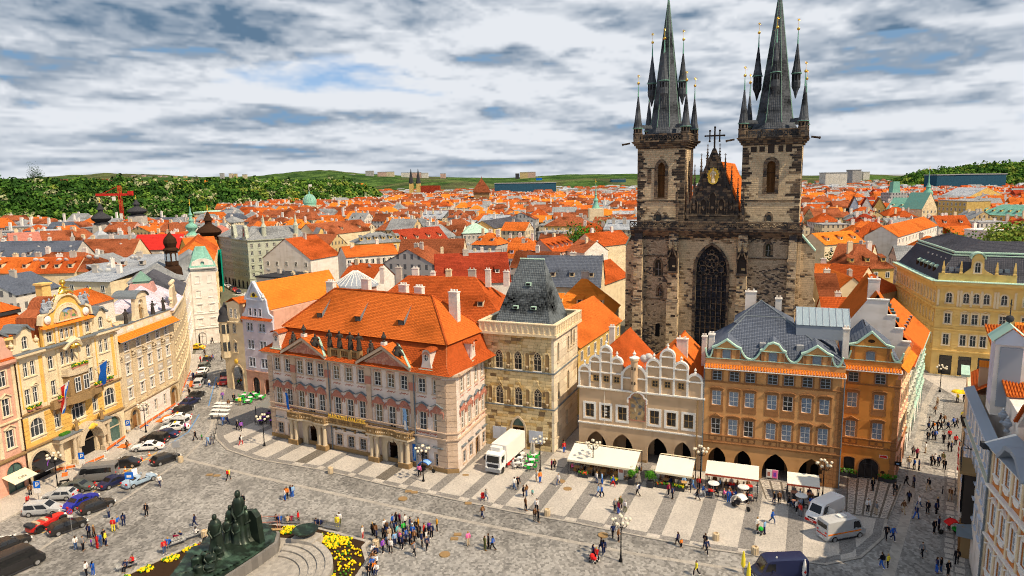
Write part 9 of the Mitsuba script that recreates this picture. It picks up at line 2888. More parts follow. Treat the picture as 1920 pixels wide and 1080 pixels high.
for kd,col,f,r,l,nm in(('van','car_grey',(-63.01,93.49),(-58.59,94.41),'grey minibus with a row of dark side windows parked on the ministry side','minibus'),('van','car_black',(-54.57,72.32),(-56.92,68.39),'large black van at the lower left corner with two people at its door','van'),('van','car_white',(35.72,77.60),(41.09,81.09),'white ambulance van with a red nose and its door open','ambulance_van'),('van','car_silver',(40.59,75.53),(36.00,74.21),'silver ambulance van with orange side stripes','ambulance_van'),('van','car_navy',(25.45,66.49),(30.07,66.76),'dark blue van at the bottom edge between closed parasols','van')):
	f,r=np.array(f),np.array(r)
	k,M,Ln,W=car(kd,col,(f+r)/2,f-r,l,nm)
	if nm=='minibus' or(nm=='van' and col=='car_black'):
		for s in(-1,1):
			part(k,'side_window',MB().box(-2.3,.9,s*1.0-.01,s*1.0+.01,1.4,2.1).ply('pane_dark',M))
	if col=='car_white':
		part(k,'red_nose',MB().box(Ln/2-.35,Ln/2+.02,-.88,.88,.3,.62).box(.6,2.2,-1.01,1.01,.35,.6).ply('red',M));part(k,'open_door',MB().box(1.0,1.06,1.0,1.95,.5,2.1).ply('white',M));part(k,'grille',MB().box(Ln/2-.1,Ln/2+.04,-.5,.5,.75,.9).ply('charcoal',M))
	if col=='car_silver':
		for s in(-1,1):
			part(k,'orange_stripe',MB().box(-2.7,1.9,s*1.0-.012,s*1.0+.012,.98,1.12).ply('c_orange',M))
		part(k,'roof_unit',MB().box(-.6,.4,-.4,.4,2.56,2.72,.1).ply('white',M));part(k,'rear_stripe',MB().box(-Ln/2-.02,-Ln/2+.05,-.8,.8,.8,.92).ply('red',M))
# truck
F_,R_=np.array((-3.07,93.77)),np.array((0.25,100.89))
k=thing('truck','white box truck parked in front of the stone tower house','truck')
M=at(*((F_+R_)/2),.12,math.atan2(*(F_-R_)[::-1]))
part(k,'cargo_box',MB().box(-4.6,2.1,-1.25,1.25,1.0,3.7,.05).ply('white',M));part(k,'cab',loft([(2.3,1.2,.5,1.22,2.0,1.18,3.0),(2.5,1.22,.5,1.23,2.0,1.2,3.2),(3.6,1.22,.5,1.23,2.0,1.2,3.1),(4.05,1.22,.45,1.22,1.75,1.15,2.9),(4.2,1.2,.45,1.18,1.6,1.16,1.66)]).ply('car_white',M))
part(k,'windscreen',MB().add([(4.24,-1.0,1.75),(4.24,1.0,1.75),(4.1,.95,2.7),(4.1,-.95,2.7)],[[0,1,2,3]]).ply('pane_dark',M));part(k,'wind_deflector',MB().box(2.4,3.3,-.9,.9,3.2,3.7,.2).ply('white',M));part(k,'grille',MB().box(4.1,4.25,-.9,.9,1.0,1.5).ply('charcoal',M));part(k,'bumper',MB().box(3.9,4.35,-1.2,1.2,.35,.8).ply('grey',M));part(k,'chassis',MB().box(-4.5,3.8,-.9,.9,.6,1.0).ply('charcoal',M))
for s in(-1,1):
	part(k,'side_window',MB().box(2.8,3.7,s*1.235-.01,s*1.235+.01,1.9,2.6).ply('pane_dark',M));part(k,'mirror',MB().box(3.9,4.0,s*1.45-.12,s*1.45+.12,1.9,2.5).ply('charcoal',M));part(k,'headlight',MB().box(4.2,4.37,s*.95-.18,s*.95+.18,.85,1.0).ply('lamp_white',M))
	for x in(3.3,-2.4,-3.5):
		part(k,'wheel',MB().lathe([(.3,-.15),(.5,-.14),(.5,.14),(.3,.15)],16).ply('tyre',M@np.array([[1,0,0,x],[0,0,1,s*1.05],[0,-1,0,.5],[0,0,0,1.0]])))
# vintage car
F_,R_=np.array((-58.08,82.27)),np.array((-59.71,78.31))
k=thing('vintage_car','open topped red and black vintage touring car with cream seats','car')
M=at(*((F_+R_)/2),.02,math.atan2(*(F_-R_)[::-1]))
part(k,'body',loft([(-2.3,.5,.4,.5,.7,.45,.75),(-2.1,.72,.4,.75,.95,.7,1.0),(-.2,.78,.4,.8,1.0,.76,1.05),(.3,.7,.4,.68,1.0,.6,1.1),(1.9,.5,.45,.45,.95,.3,1.08),(2.0,.45,.45,.4,.9,.28,1.0)]).ply('car_red',M));part(k,'folded_hood',MB().box(-2.4,-1.7,-.75,.75,1.0,1.3,.15).ply('charcoal',M));part(k,'seats',MB().box(-1.5,-1.1,-.6,.6,.9,1.25,.05).box(-.5,-.1,-.6,.6,.9,1.25,.05).ply('c_beige',M));part(k,'windscreen',MB().box(.35,.38,-.6,.6,1.1,1.55).ply('pane',M));part(k,'radiator',MB().box(2.0,2.08,-.3,.3,.5,1.05).ply('rim',M))
for s in(-1,1):
	part(k,'running_board',MB().box(-.9,.9,s*.95-.15,s*.95+.15,.36,.42).ply('black',M));part(k,'headlight',MB().ball((2.05,s*.5,.85),.16,1).ply('lamp_white',M))
	for x in(-1.45,1.45):
		part(k,'wheel',MB().lathe([(.2,-.07),(.4,-.08),(.4,.08),(.2,.07)],16).ply('tyre',M@np.array([[1,0,0,x],[0,0,1,s*.85],[0,-1,0,.4],[0,0,0,1.0]])));part(k,'wing',MB().add(*MB().tube([(x+.55*math.cos(a),s*.88,.42+.52*math.sin(a))for a in np.linspace(-.1,3.2,8)],.14,5).arr()).ply('car_black',M))


def cycle(pt,rot,label,hood,seat='charcoal',name='pedicab'):
	k=thing(name,label,'pedicab' if name=='pedicab' else 'motorcycle')
	M=at(pt[0],pt[1],.12,rot)
	ws=((1.15,0),(-.8,-.45),(-.8,.45))if name=='pedicab' else((.65,0),(-.65,0))
	for x,y in ws:
		part(k,'wheel',MB().lathe([(.24,-.04),(.31,-.04),(.31,.04),(.24,.04)],14).ply('tyre',M@np.array([[1,0,0,x],[0,0,1,y],[0,-1,0,.31],[0,0,0,1.0]])))
	part(k,'frame',MB().tube([(ws[0][0],0,.31),(ws[0][0]-.25,0,1.0),(.2,0,.5),(-.6,0,.45)],.045,5).tube([(ws[0][0]-.3,-.3,1.0),(ws[0][0]-.3,.3,1.0)],.03,5).ply('steel',M));part(k,'seat',MB().box(-.9,-.3,-.4,.4,.5,.75,.1).ply(seat,M)if name=='pedicab' else MB().box(-.7,.1,-.15,.15,.7,.85,.05).ball((.3,0,.75),.22,1).ply(seat,M))
	if hood:
		m=MB()
		for j in range(8):
			a,c=-.2+j*.33,-.2+(j+1)*.33
			P=lambda t,y:(-.25-1.0*math.cos(t+.2)*.9 if False else-.2+1.05*math.cos(PI-t),y,.55+1.15*math.sin(t))
			m.quad(P(a,-.5),P(a,.5),P(c,.5),P(c,-.5))
		part(k,'hood',m.ply(hood,M));part(k,'trim',MB().tube([(-.2+1.05*math.cos(PI-t),s*.5,.55+1.15*math.sin(t))for s in(-1,)for t in np.linspace(-.2,2.4,10)],.06,5).tube([(-.2+1.05*math.cos(PI-t),.5,.55+1.15*math.sin(t))for t in np.linspace(-.2,2.4,10)],.06,5).ply('sign_blue' if hood=='c_lightblue' else hood,M))


cycle((-12.94,94.70),-.4,'blue and white pedicab with a rounded hood by the palace corner','c_lightblue');cycle((28.90,82.08),-1.0,'white pedicab with a rounded hood driving on the striped paving','c_white');cycle((51.18,74.83),PI,'red pedicab with a green seat cover on the chequered pavement','c_red','c_green');cycle((-64.03,91.96),.4,'dark motorcycle parked on the pavement behind the grey green saloon',None,'black','motorcycle')


# ------------------------------------------------------------------ cafes
def chair_mesh():
	m=MB().box(-.22,.22,-.22,.22,.42,.47)
	return m


CHAIR={'seat':mikit.ply(chair_mesh().arr(),None),'backrest':mikit.ply(MB().box(-.22,.22,.2,.25,.47,.9).arr(),None),'legs':mikit.ply(MB().box(-.22,-.18,-.22,-.18,0,.42).box(.18,.22,-.22,-.18,0,.42).box(-.22,-.18,.18,.22,0,.42).box(.18,.22,.18,.22,0,.42).arr(),None)}
LEG1=mikit.ply(MB().box(-.02,.02,-.02,.02,0,.42).arr(),None)
TABLE={'top':mikit.ply(MB().box(-.42,.42,-.42,.42,.70,.74,.05).arr(),None),'leg':mikit.ply(MB().lathe([(.28,0),(.28,.03),(.04,.06),(.04,.7)],8).arr(),None)}
SEATS=[]


def table_set(M,tc,cc,where,n=4,occupied=0,seed=0):
	g=random.Random(seed)
	k=thing('cafe_table',f'{tc[1]} cafe table {where}','table',f'cafe tables {where}')
	part(k,'top',put(TABLE['top'],tc[0],M));part(k,'leg',put(TABLE['leg'],'charcoal',M))
	for i in range(n):
		a=i*PI/2+(PI/4 if n==2 else 0)
		C=M@at(.75*math.sin(a),.75*math.cos(a),0,-a)
		k=thing('cafe_chair',f'{cc[1]} cafe chair at a table {where}','chair',f'cafe chairs {where}')
		part(k,'seat',put(CHAIR['seat'],cc[0],C));part(k,'backrest',put(CHAIR['backrest'],cc[0],C))
		for dx in(-.2,.2):
			for dy in(-.2,.2):
				part(k,'leg',put(LEG1,'charcoal',C@at(dx,dy)))
		if g.random()<occupied:
			p=C[:3,3]
			SEATS.append((p[0],p[1],p[2],math.atan2(C[1,0],C[0,0]),where))


def terrace(fr,s0,s1,y0,y1,z0,z1,cloth,where,tc,cc,occ,seed,back=True):
	k=thing('cafe_awning',f'{"long " if s1 - s0 > 8 else ""}{"cream" if cloth == "awning_cream" else "white"} framed awning {where}','awning')
	zb=z1-.35
	yr=y1-1.5 if back else y1
	part(k,'cloth',MB().add([(s0,y0,z0),(s1,y0,z0),(s1,yr,z1),(s0,yr,z1),(s0,y0,z0-.04),(s1,y0,z0-.04),(s1,yr,z1-.04),(s0,yr,z1-.04)],[[0,1,2,3],[4,7,6,5],[0,4,5,1]]).ply('awning_white',fr.M))
	if back:
		part(k,'rear_cloth',MB().add([(s0,yr+.12,z1+.08),(s1,yr+.12,z1+.08),(s1,y1,zb),(s0,y1,zb)],[[0,1,2,3]]).ply('awning_cream',fr.M));part(k,'gap_bar',MB().tube([(s0,yr+.06,z1+.02),(s1,yr+.06,z1+.02)],.07,5).ply('dark_wood',fr.M))
	part(k,'valance',MB().box(s0,s1,y0-.02,y0,z0-.28,z0-.05).ply('awning_cream' if back else 'awning_valance',fr.M))
	for s in(s0+.1,s1-.1):
		for y,z in((y0+.1,z0),(y1-.1,zb)):
			part(k,'post',MB().box(s-.05,s+.05,y-.05,y+.05,.11,z-.03).ply('charcoal',fr.M))
		part(k,'end_beam',MB().tube([(s,y0+.1,z0-.1),(s,yr,z1-.1),(s,y1-.1,zb-.05)],.05,5).ply('charcoal',fr.M))
	nx,ny=max(2,int((s1-s0)/1.9)),max(1,int((y1-y0)/1.9))
	for i in range(nx):
		for j in range(ny):
			table_set(fr.at(s0+(s1-s0)*(i+.5)/nx,y0+.55+(y1-y0)*(j+.4)/ny,.12,(i*7+j*3)%5*.06),tc,cc,where,4,occ,seed+i*9+j)


SC,OR=Fr((9.94,100.7),(27.06,93.45)),Fr((27.06,93.45),(43.92,87.22))
w1,w2,w3,w4='under the first big awning by the gabled school','under the second awning by the gabled school','under the white awning by the arcaded house','under the smallest awning, by the corner of the arcaded house'
terrace(SC,.8,10.6,-8.1,-3.0,2.45,3.6,'awning_cream',w1,('wood_light','wooden'),('wood','brown'),.45,1);terrace(SC,13.3,18.2,-7.7,-3.0,2.45,3.6,'awning_cream',w2,('wood_light','wooden'),('dark_wood','dark'),.55,50)
terrace(OR,.9,7.7,-6.3,-3.4,2.6,3.3,'awning_white',w3,('red','red clothed'),('charcoal','dark'),.7,90,False);terrace(OR,11.2,15.1,-6.2,-3.8,2.6,3.2,'awning_white',w4,('rocaille_pale','pink clothed'),('charcoal','dark'),.6,130,False)
for i in range(3):
	table_set(OR.at(1.8+i*2.4,-7.6,.12,.1),('red','red clothed'),('charcoal','dark'),'in front of the white awning by the arcaded house',4,.6,200+i)
for i in range(2):
	table_set(OR.at(12.2+i*2,-7.4,.12,.1),('rocaille_pale','pink clothed'),('charcoal','dark'),'in front of the smallest awning',4,.3,220+i)
BF=Fr((-4.64,105.34),(6.2,101.0))
for i in range(9):
	table_set(BF.at(5.6+(i%3)*1.9+(i//3)*.4,-3.2-(i//3)*1.9,.12,i*.4),('c_white','white'),(('red','red'),('c_white','white'),('c_green','green'))[i%3],'in front of the stone tower house beside the truck',4,0,300+i)
for i,(x,y)in enumerate(((-53.94,129.02),(-53.79,131.34),(-51.84,129.57),(-51.87,131.92),(-50.05,130.14),(-51.62,127.61))):
	table_set(at(x,y,.12,i*.2),('c_white','white'),('c_green','green'),'in front of the painted house',4,.1,330+i)
for i,p in enumerate(((-54.98,123.73),(-54.40,121.62),(-53.71,119.29),(-55.45,125.59))):
	k=thing('market_table',['second','third','nearest','farthest'][i]+' long white table by the bollards left of the palace','table','long white tables by the bollards')
	part(k,'top',MB().box(-1.7,1.7,-.55,.55,.82,.9).ply('white',at(*p,.1,-.15)))
	for dx in(-1.5,1.5):
		part(k,'trestle',MB().box(dx-.05,dx+.05,-.4,.4,.0,.82).ply('grey',at(*p,.1,-.15)))
# side awning left of the palace with purple covered tables
x,y=(-44.32,115.04)
k=thing('side_awning','beige sloping awning over tables with purple cloths at the left side of the palace','awning')
part(k,'cloth',MB().add([(-2.2,-2.5,2.4),(3.0,-2.5,2.4),(3.0,2.5,3.0),(-2.2,2.5,3.0)],[[0,1,2,3]]).ply('awning_cream',at(x+.4,y+5.2,.1,-.45)))
for dx in(-2.1,2.9):
	part(k,'post',MB().box(dx-.05,dx+.05,-2.45,-2.35,0,2.4).ply('charcoal',at(x+.4,y+5.2,.1,-.45)))
for i in range(6):
	table_set(at(x-.6+(i%2)*2.0,y+1.0+(i//2)*1.9,.12,.2),('c_purple','purple clothed'),('charcoal','dark'),'beside the left side of the palace',4,.05,350+i)


def shrub_pot(pt,label,ball=.75,h=1.9):
	k=thing('potted_tree',label,'potted tree')
	part(k,'planter',MB().box(-.45,.45,-.45,.45,0,.8,.04).ply('charcoal',at(*pt,.12,-.4)));part(k,'stem',MB().tube([(pt[0],pt[1],.8),(pt[0],pt[1],h)],.05,6).ply('bark'))
	v,f=leaf_clump(np.random.default_rng(int(pt[0]*10)),500,ball,1.0,.10)
	part(k,'crown',mikit.ply((v+[pt[0],pt[1],h],f),'foliage_fresh'));part(k,'inner_foliage',MB().ball((pt[0],pt[1],h),ball*.75,1).ply('foliage_fresh'))


shrub_pot((16.18,89.55),'clipped ball tree in a dark planter at the corner of the first big awning');shrub_pot((18.59,88.62),'clipped ball tree in a dark planter left of the second awning')
for i,(p,w,l,c)in enumerate((((9.76,92.03),1.4,'low dark planter with flowers under the first big awning, at its left','petal_red'),((13.84,89.80),1.0,'small dark planter beside the menu board','petal'),((20.19,88.23),1.6,'dark planter with red and yellow flowers, left one in front of the second awning','petal_red'),((22.17,87.35),1.6,'dark planter with red and yellow flowers, right one in front of the second awning','petal'),((46.72,91.18),1.6,'dark planter with low box plants left of the amber house door','leaf'),((47.65,90.62),.8,'dark planter with a small cone shrub beside the amber house door','leaf'),((50.99,89.29),1.2,'dark planter with low shrubs right of the amber house door','leaf'),((51.66,88.75),1.6,'dark planter with low shrubs at the corner of the amber house','leaf'))):
	k=thing('planter',l,'planter')
	M=at(p[0],p[1],.12,-.38)
	part(k,'box',MB().box(-w/2,w/2,-.3,.3,0,.5,.03).ply('charcoal',M))
	g=random.Random(i)
	m,q=MB(),MB()
	for j in range(int(40*w)):
		(m if j%3 else q).ball((g.uniform(-w/2,w/2),g.uniform(-.28,.28),.52+g.random()*(.3 if c!='leaf' else .55)),g.uniform(.06,.12),0)
	part(k,'leaves',m.ply('leaf',M),kind='stuff');part(k,'blossoms' if c!='leaf' else 'shoots',q.ply(c,M),kind='stuff')
for p,l,c in(((14.89,90.79),'tall menu board with food pictures beside the first big awning','mural_red'),((15.62,91.11),'white slanted menu stand next to the clipped ball tree','white'),((19.64,89.76),'white slanted menu stand left of the second awning','white'),((32.00,85.41),'white menu stand at the right end of the white awning','white')):
	k=thing('menu_board',l,'menu board')
	M=at(p[0],p[1],.12,-.4)
	hh=1.9 if c!='white' else 1.35
	part(k,'panel',MB().box(-.4,.4,-.04,.04,.45 if c=='white' else .1,hh).ply('white',M));part(k,'print',MB().box(-.3,.3,-.06,-.045,hh-.75,hh-.12).ply(c if c!='white' else 'pl_grey',M));part(k,'leg',MB().box(-.03,.03,-.03,.03,0,.5).ply('charcoal',M))
def parasol(p,label,col,h=2.6,emblem=False,top=True):
	k=thing('closed_parasol',label,'parasol')
	part(k,'pole',MB().tube([(p[0],p[1],0),(p[0],p[1],h)],.03,6).ply('wood_light'));part(k,'cloth',MB().lathe([(.12,h*.3),(.24,h*.42),(.2,h*.7),(.07,h),(.02,h+.05)],10,c=p).ply(col,smooth=40))
	if emblem:
		part(k,'cross',MB().box(-.05,.05,-.24,-.2,h*.45,h*.58).box(-.12,.12,-.245,-.205,h*.49,h*.54).ply('red',at(p[0],p[1],0)))
parasol((24.27,67.52),'closed pale yellow parasol by the bottom edge beside the litter bin','c_yellow');parasol((24.10,65.38),'closed pale yellow parasol cut by the bottom edge of the view','c_yellow');parasol((27.27,66.25),'closed white parasol with a red cross left of the dark blue van','white',2.7,True);parasol((29.97,65.59),'closed white parasol with a red cross right of the dark blue van','white',2.7,True)
parasol((2.60,99.14),'closed grey parasol among the red and white chairs','pl_grey',2.8);parasol((2.92,98.92),'second closed grey parasol among the red and white chairs','pl_grey',2.7)
for i,p in enumerate(((26.16,84.89),(29.68,83.64),(36.12,80.97))):
	k=thing('patio_heater',['left','right','lone'][i]+' steel mushroom patio heater '+('in front of the white awning' if i<2 else 'in front of the smallest awning'),'heater')
	part(k,'stand',MB().lathe([(.25,.12),(.25,.8),(.05,.85),(.05,2.2)],8,c=p).ply('steel'));part(k,'reflector',MB().lathe([(.75,2.2),(.7,2.3),(.1,2.45)],16,c=p).ply('dish'))

# ------------------------------------------------------------------ people
SPH={}


def sph(r,n=8):
	return manifold3d.Manifold.sphere(r,n)


def bone(a,ra,b,rb,n=8):
	return manifold3d.Manifold.batch_hull([sph(ra,n).translate(list(a)),sph(rb,n).translate(list(b))])


def joined(parts_):
	m=manifold3d.Manifold.batch_boolean(parts_,manifold3d.OpType.Add)
	q=m.to_mesh()
	return np.array(q.vert_properties[:,:3]),np.array(q.tri_verts)


def pose(kind,seed):
	"""joints of a standing, walking or sitting figure facing -y"""
	g=random.Random(seed)
	J={}
	hz=.93 if kind!='sit' else .50
	st=.30 if kind=='walk' else .03+.05*g.random()
	for s,q in((-1,1),(1,-1)):
		hip_=np.array([s*.095,0,hz])
		if kind=='sit':
			kn=np.array([s*.13,-.42,.50]);an=np.array([s*.12,-.40-.1*g.random(),.09])
		elif kind=='walk':
			kn=np.array([s*.10,-.06-q*st*.62,.51]);an=np.array([s*.09,.03-q*st*(1.25 if q<0 else 1.0),.10+(.06 if q<0 else 0)])
		else:
			kn=np.array([s*.11,-.02-q*st,.51]);an=np.array([s*.12,.02-q*st*.6,.09])
		toe=an+[s*.03,-.17,-.05]
		sh=np.array([s*.19,.0,hz+.50])
		up=g.choice((0,0,1))if kind=='stand' else 0
		if kind=='sit':
			el=sh+[s*.06,-.12,-.25];wr=el+[-s*.06,-.24,.02]
		elif up and s==1:
			el=sh+[.07,-.06,-.27];wr=el+[-.10,-.18,.17]
		else:
			el=sh+[s*.07,.05+q*st*.3,-.28];wr=el+[-s*.01,-.09+q*st*.35,-.24]
		J[s]=(hip_,kn,an,toe,sh,el,wr)
	J['hz']=hz
	return J


def person_template(kind,seed):
	J=pose(kind,seed)
	hz=J['hz']
	n,c,h=np.array([0,.0,hz+.57]),np.array([0,0,hz+.42]),np.array([0,-.02,hz+.70])
	sk,ja,tr,sho=[],[],[],[]
	sk+=[bone(n,.055,h-[0,-.01,.05],.06),sph(1,12).scale([.078,.095,.115]).translate(list(h)),bone(h+[0,-.09,-.01],.018,h+[0,-.10,-.03],.02,6),bone(h+[0,-.06,-.07],.045,h+[0,-.03,-.03],.06)]
	sk+=[bone((0,0,hz+.05),.13,c,.13)]
	for s in(-1,1):
		sk+=[sph(.025,6).translate(list(h+[s*.078,.01,-.01]))]
		hp,kn,an,toe,sh,el,wr=J[s]
		sk+=[bone(hp,.085,kn,.055),bone(kn,.055,an,.038),bone(an,.04,toe,.03),bone(c,.1,sh,.05),bone(sh,.05,el,.04),bone(el,.04,wr,.028)]
		d=(wr-el)/np.linalg.norm(wr-el)
		o=np.cross(d,[0,0,1.0])if abs(d[2])<.9 else np.array([0,1.0,0])
		o/=np.linalg.norm(o)
		pl=wr+d*.075
		sk+=[bone(wr,.028,pl,.036)]
		for f in range(4):
			b=pl+o*(.027-.018*f)
			t=b+d*(.05,.058,.055,.042)[f]
			sk+=[bone(b,.010,t,.009,4),bone(t,.009,t+d*.03-np.array([0,.012,.004]),.008,4)]
		sk+=[bone(wr+d*.02+o*.03,.012,wr+d*.06+o*.065+[0,-.02,0],.010,4)]
		ja+=[bone(c+[0,0,.0],.135,sh-[0,0,.02],.075),bone(sh,.075,el,.058),bone(el,.058,wr,.045),bone((s*.06,0,hz+.04),.125,(s*.07,0,hz+.36),.13)]
		tr+=[bone(hp,.108,kn,.075),bone(kn,.075,an+[0,0,.02],.062)]
		sho+=[bone(an-[0,-.03,.04],.05,toe,.042)]
	tr+=[bone((-.05,0,hz+.04),.12,(.05,0,hz+.04),.12)]
	hair=[sph(1,10).scale([.088,.105,.118]).translate(list(h+[0,.018,.022]))-manifold3d.Manifold.cube([.3,.2,.2],True).translate(list(h+[0,-.12,-.05]))]
	if seed%2:
		hair+=[bone(h+[0,.06,0],.075,h+[0,.07,-.2],.06)]
	P={'body':joined(sk),'top':joined(ja),'trousers':joined(tr),'hair':joined(hair)}
	P['shoes']=(np.vstack([joined([x])[0]for x in sho]),np.vstack([joined([sho[0]])[1],joined([sho[1]])[1]+len(joined([sho[0]])[0])]))
	return{k:mikit.ply(v,None,60)for k,v in P.items()}


TP={k:[person_template(k,s)for s in range(n)]for k,n in(('stand',4),('walk',4),('sit',3))}
CN=dict(w=('c_white','white'),k=('c_black','black'),n=('c_navy','navy'),g=('c_grey','grey'),b=('c_blue','blue'),l=('c_lightblue','light blue'),r=('c_red','red'),m=('c_maroon','maroon'),p=('c_pink','pink'),e=('c_green','green'),o=('c_olive','olive'),t=('c_brown','brown'),u=('c_mustard','mustard'),y=('c_yellow','yellow'),a=('c_orange','orange'),v=('c_purple','purple'),i=('c_beige','beige'),c=('c_teal','turquoise'),d=('denim','blue denim'))
HAIR=(('hair_brown','brown'),('hair_black','black'),('hair_brown','brown'),('hair_blond','blond'),('hair_grey','grey'))
rg=random.Random(21)
seen_labels={}


def person(x,y,z,top,bot,kind,rot,where,group=None,sc=1.0):
	t=rg.choice(TP[kind])
	hm,hn=rg.choice(HAIR)
	say={'stand':'standing','walk':'walking','sit':'sitting'}[kind]
	lab=f"{'child' if sc < .8 else 'person'} with {hn} hair, {CN[top][1]} top and {CN[bot][1]} {'trousers' if kind != 'sit' else 'legwear'}, {say} {where}"
	k=thing('person',lab,'person',group or f'people {where}')
	M=at(x,y,z,rot,sc)
	part(k,'body',put(t['body'],'skin',M));part(k,'top',put(t['top'],CN[top][0],M));part(k,'trousers',put(t['trousers'],CN[bot][0],M));part(k,'hair',put(t['hair'],hm,M));part(k,'shoes',put(t['shoes'],rg.choice(('c_black','c_white','c_brown')),M))
	if kind=='walk' and rg.random()<.3:
		part(k,'backpack',put(proto(('bp',),lambda:MB().box(-.15,.15,.12,.30,1.02,1.42,.05)),rg.choice(('c_red','c_navy','c_black','c_orange')),M))


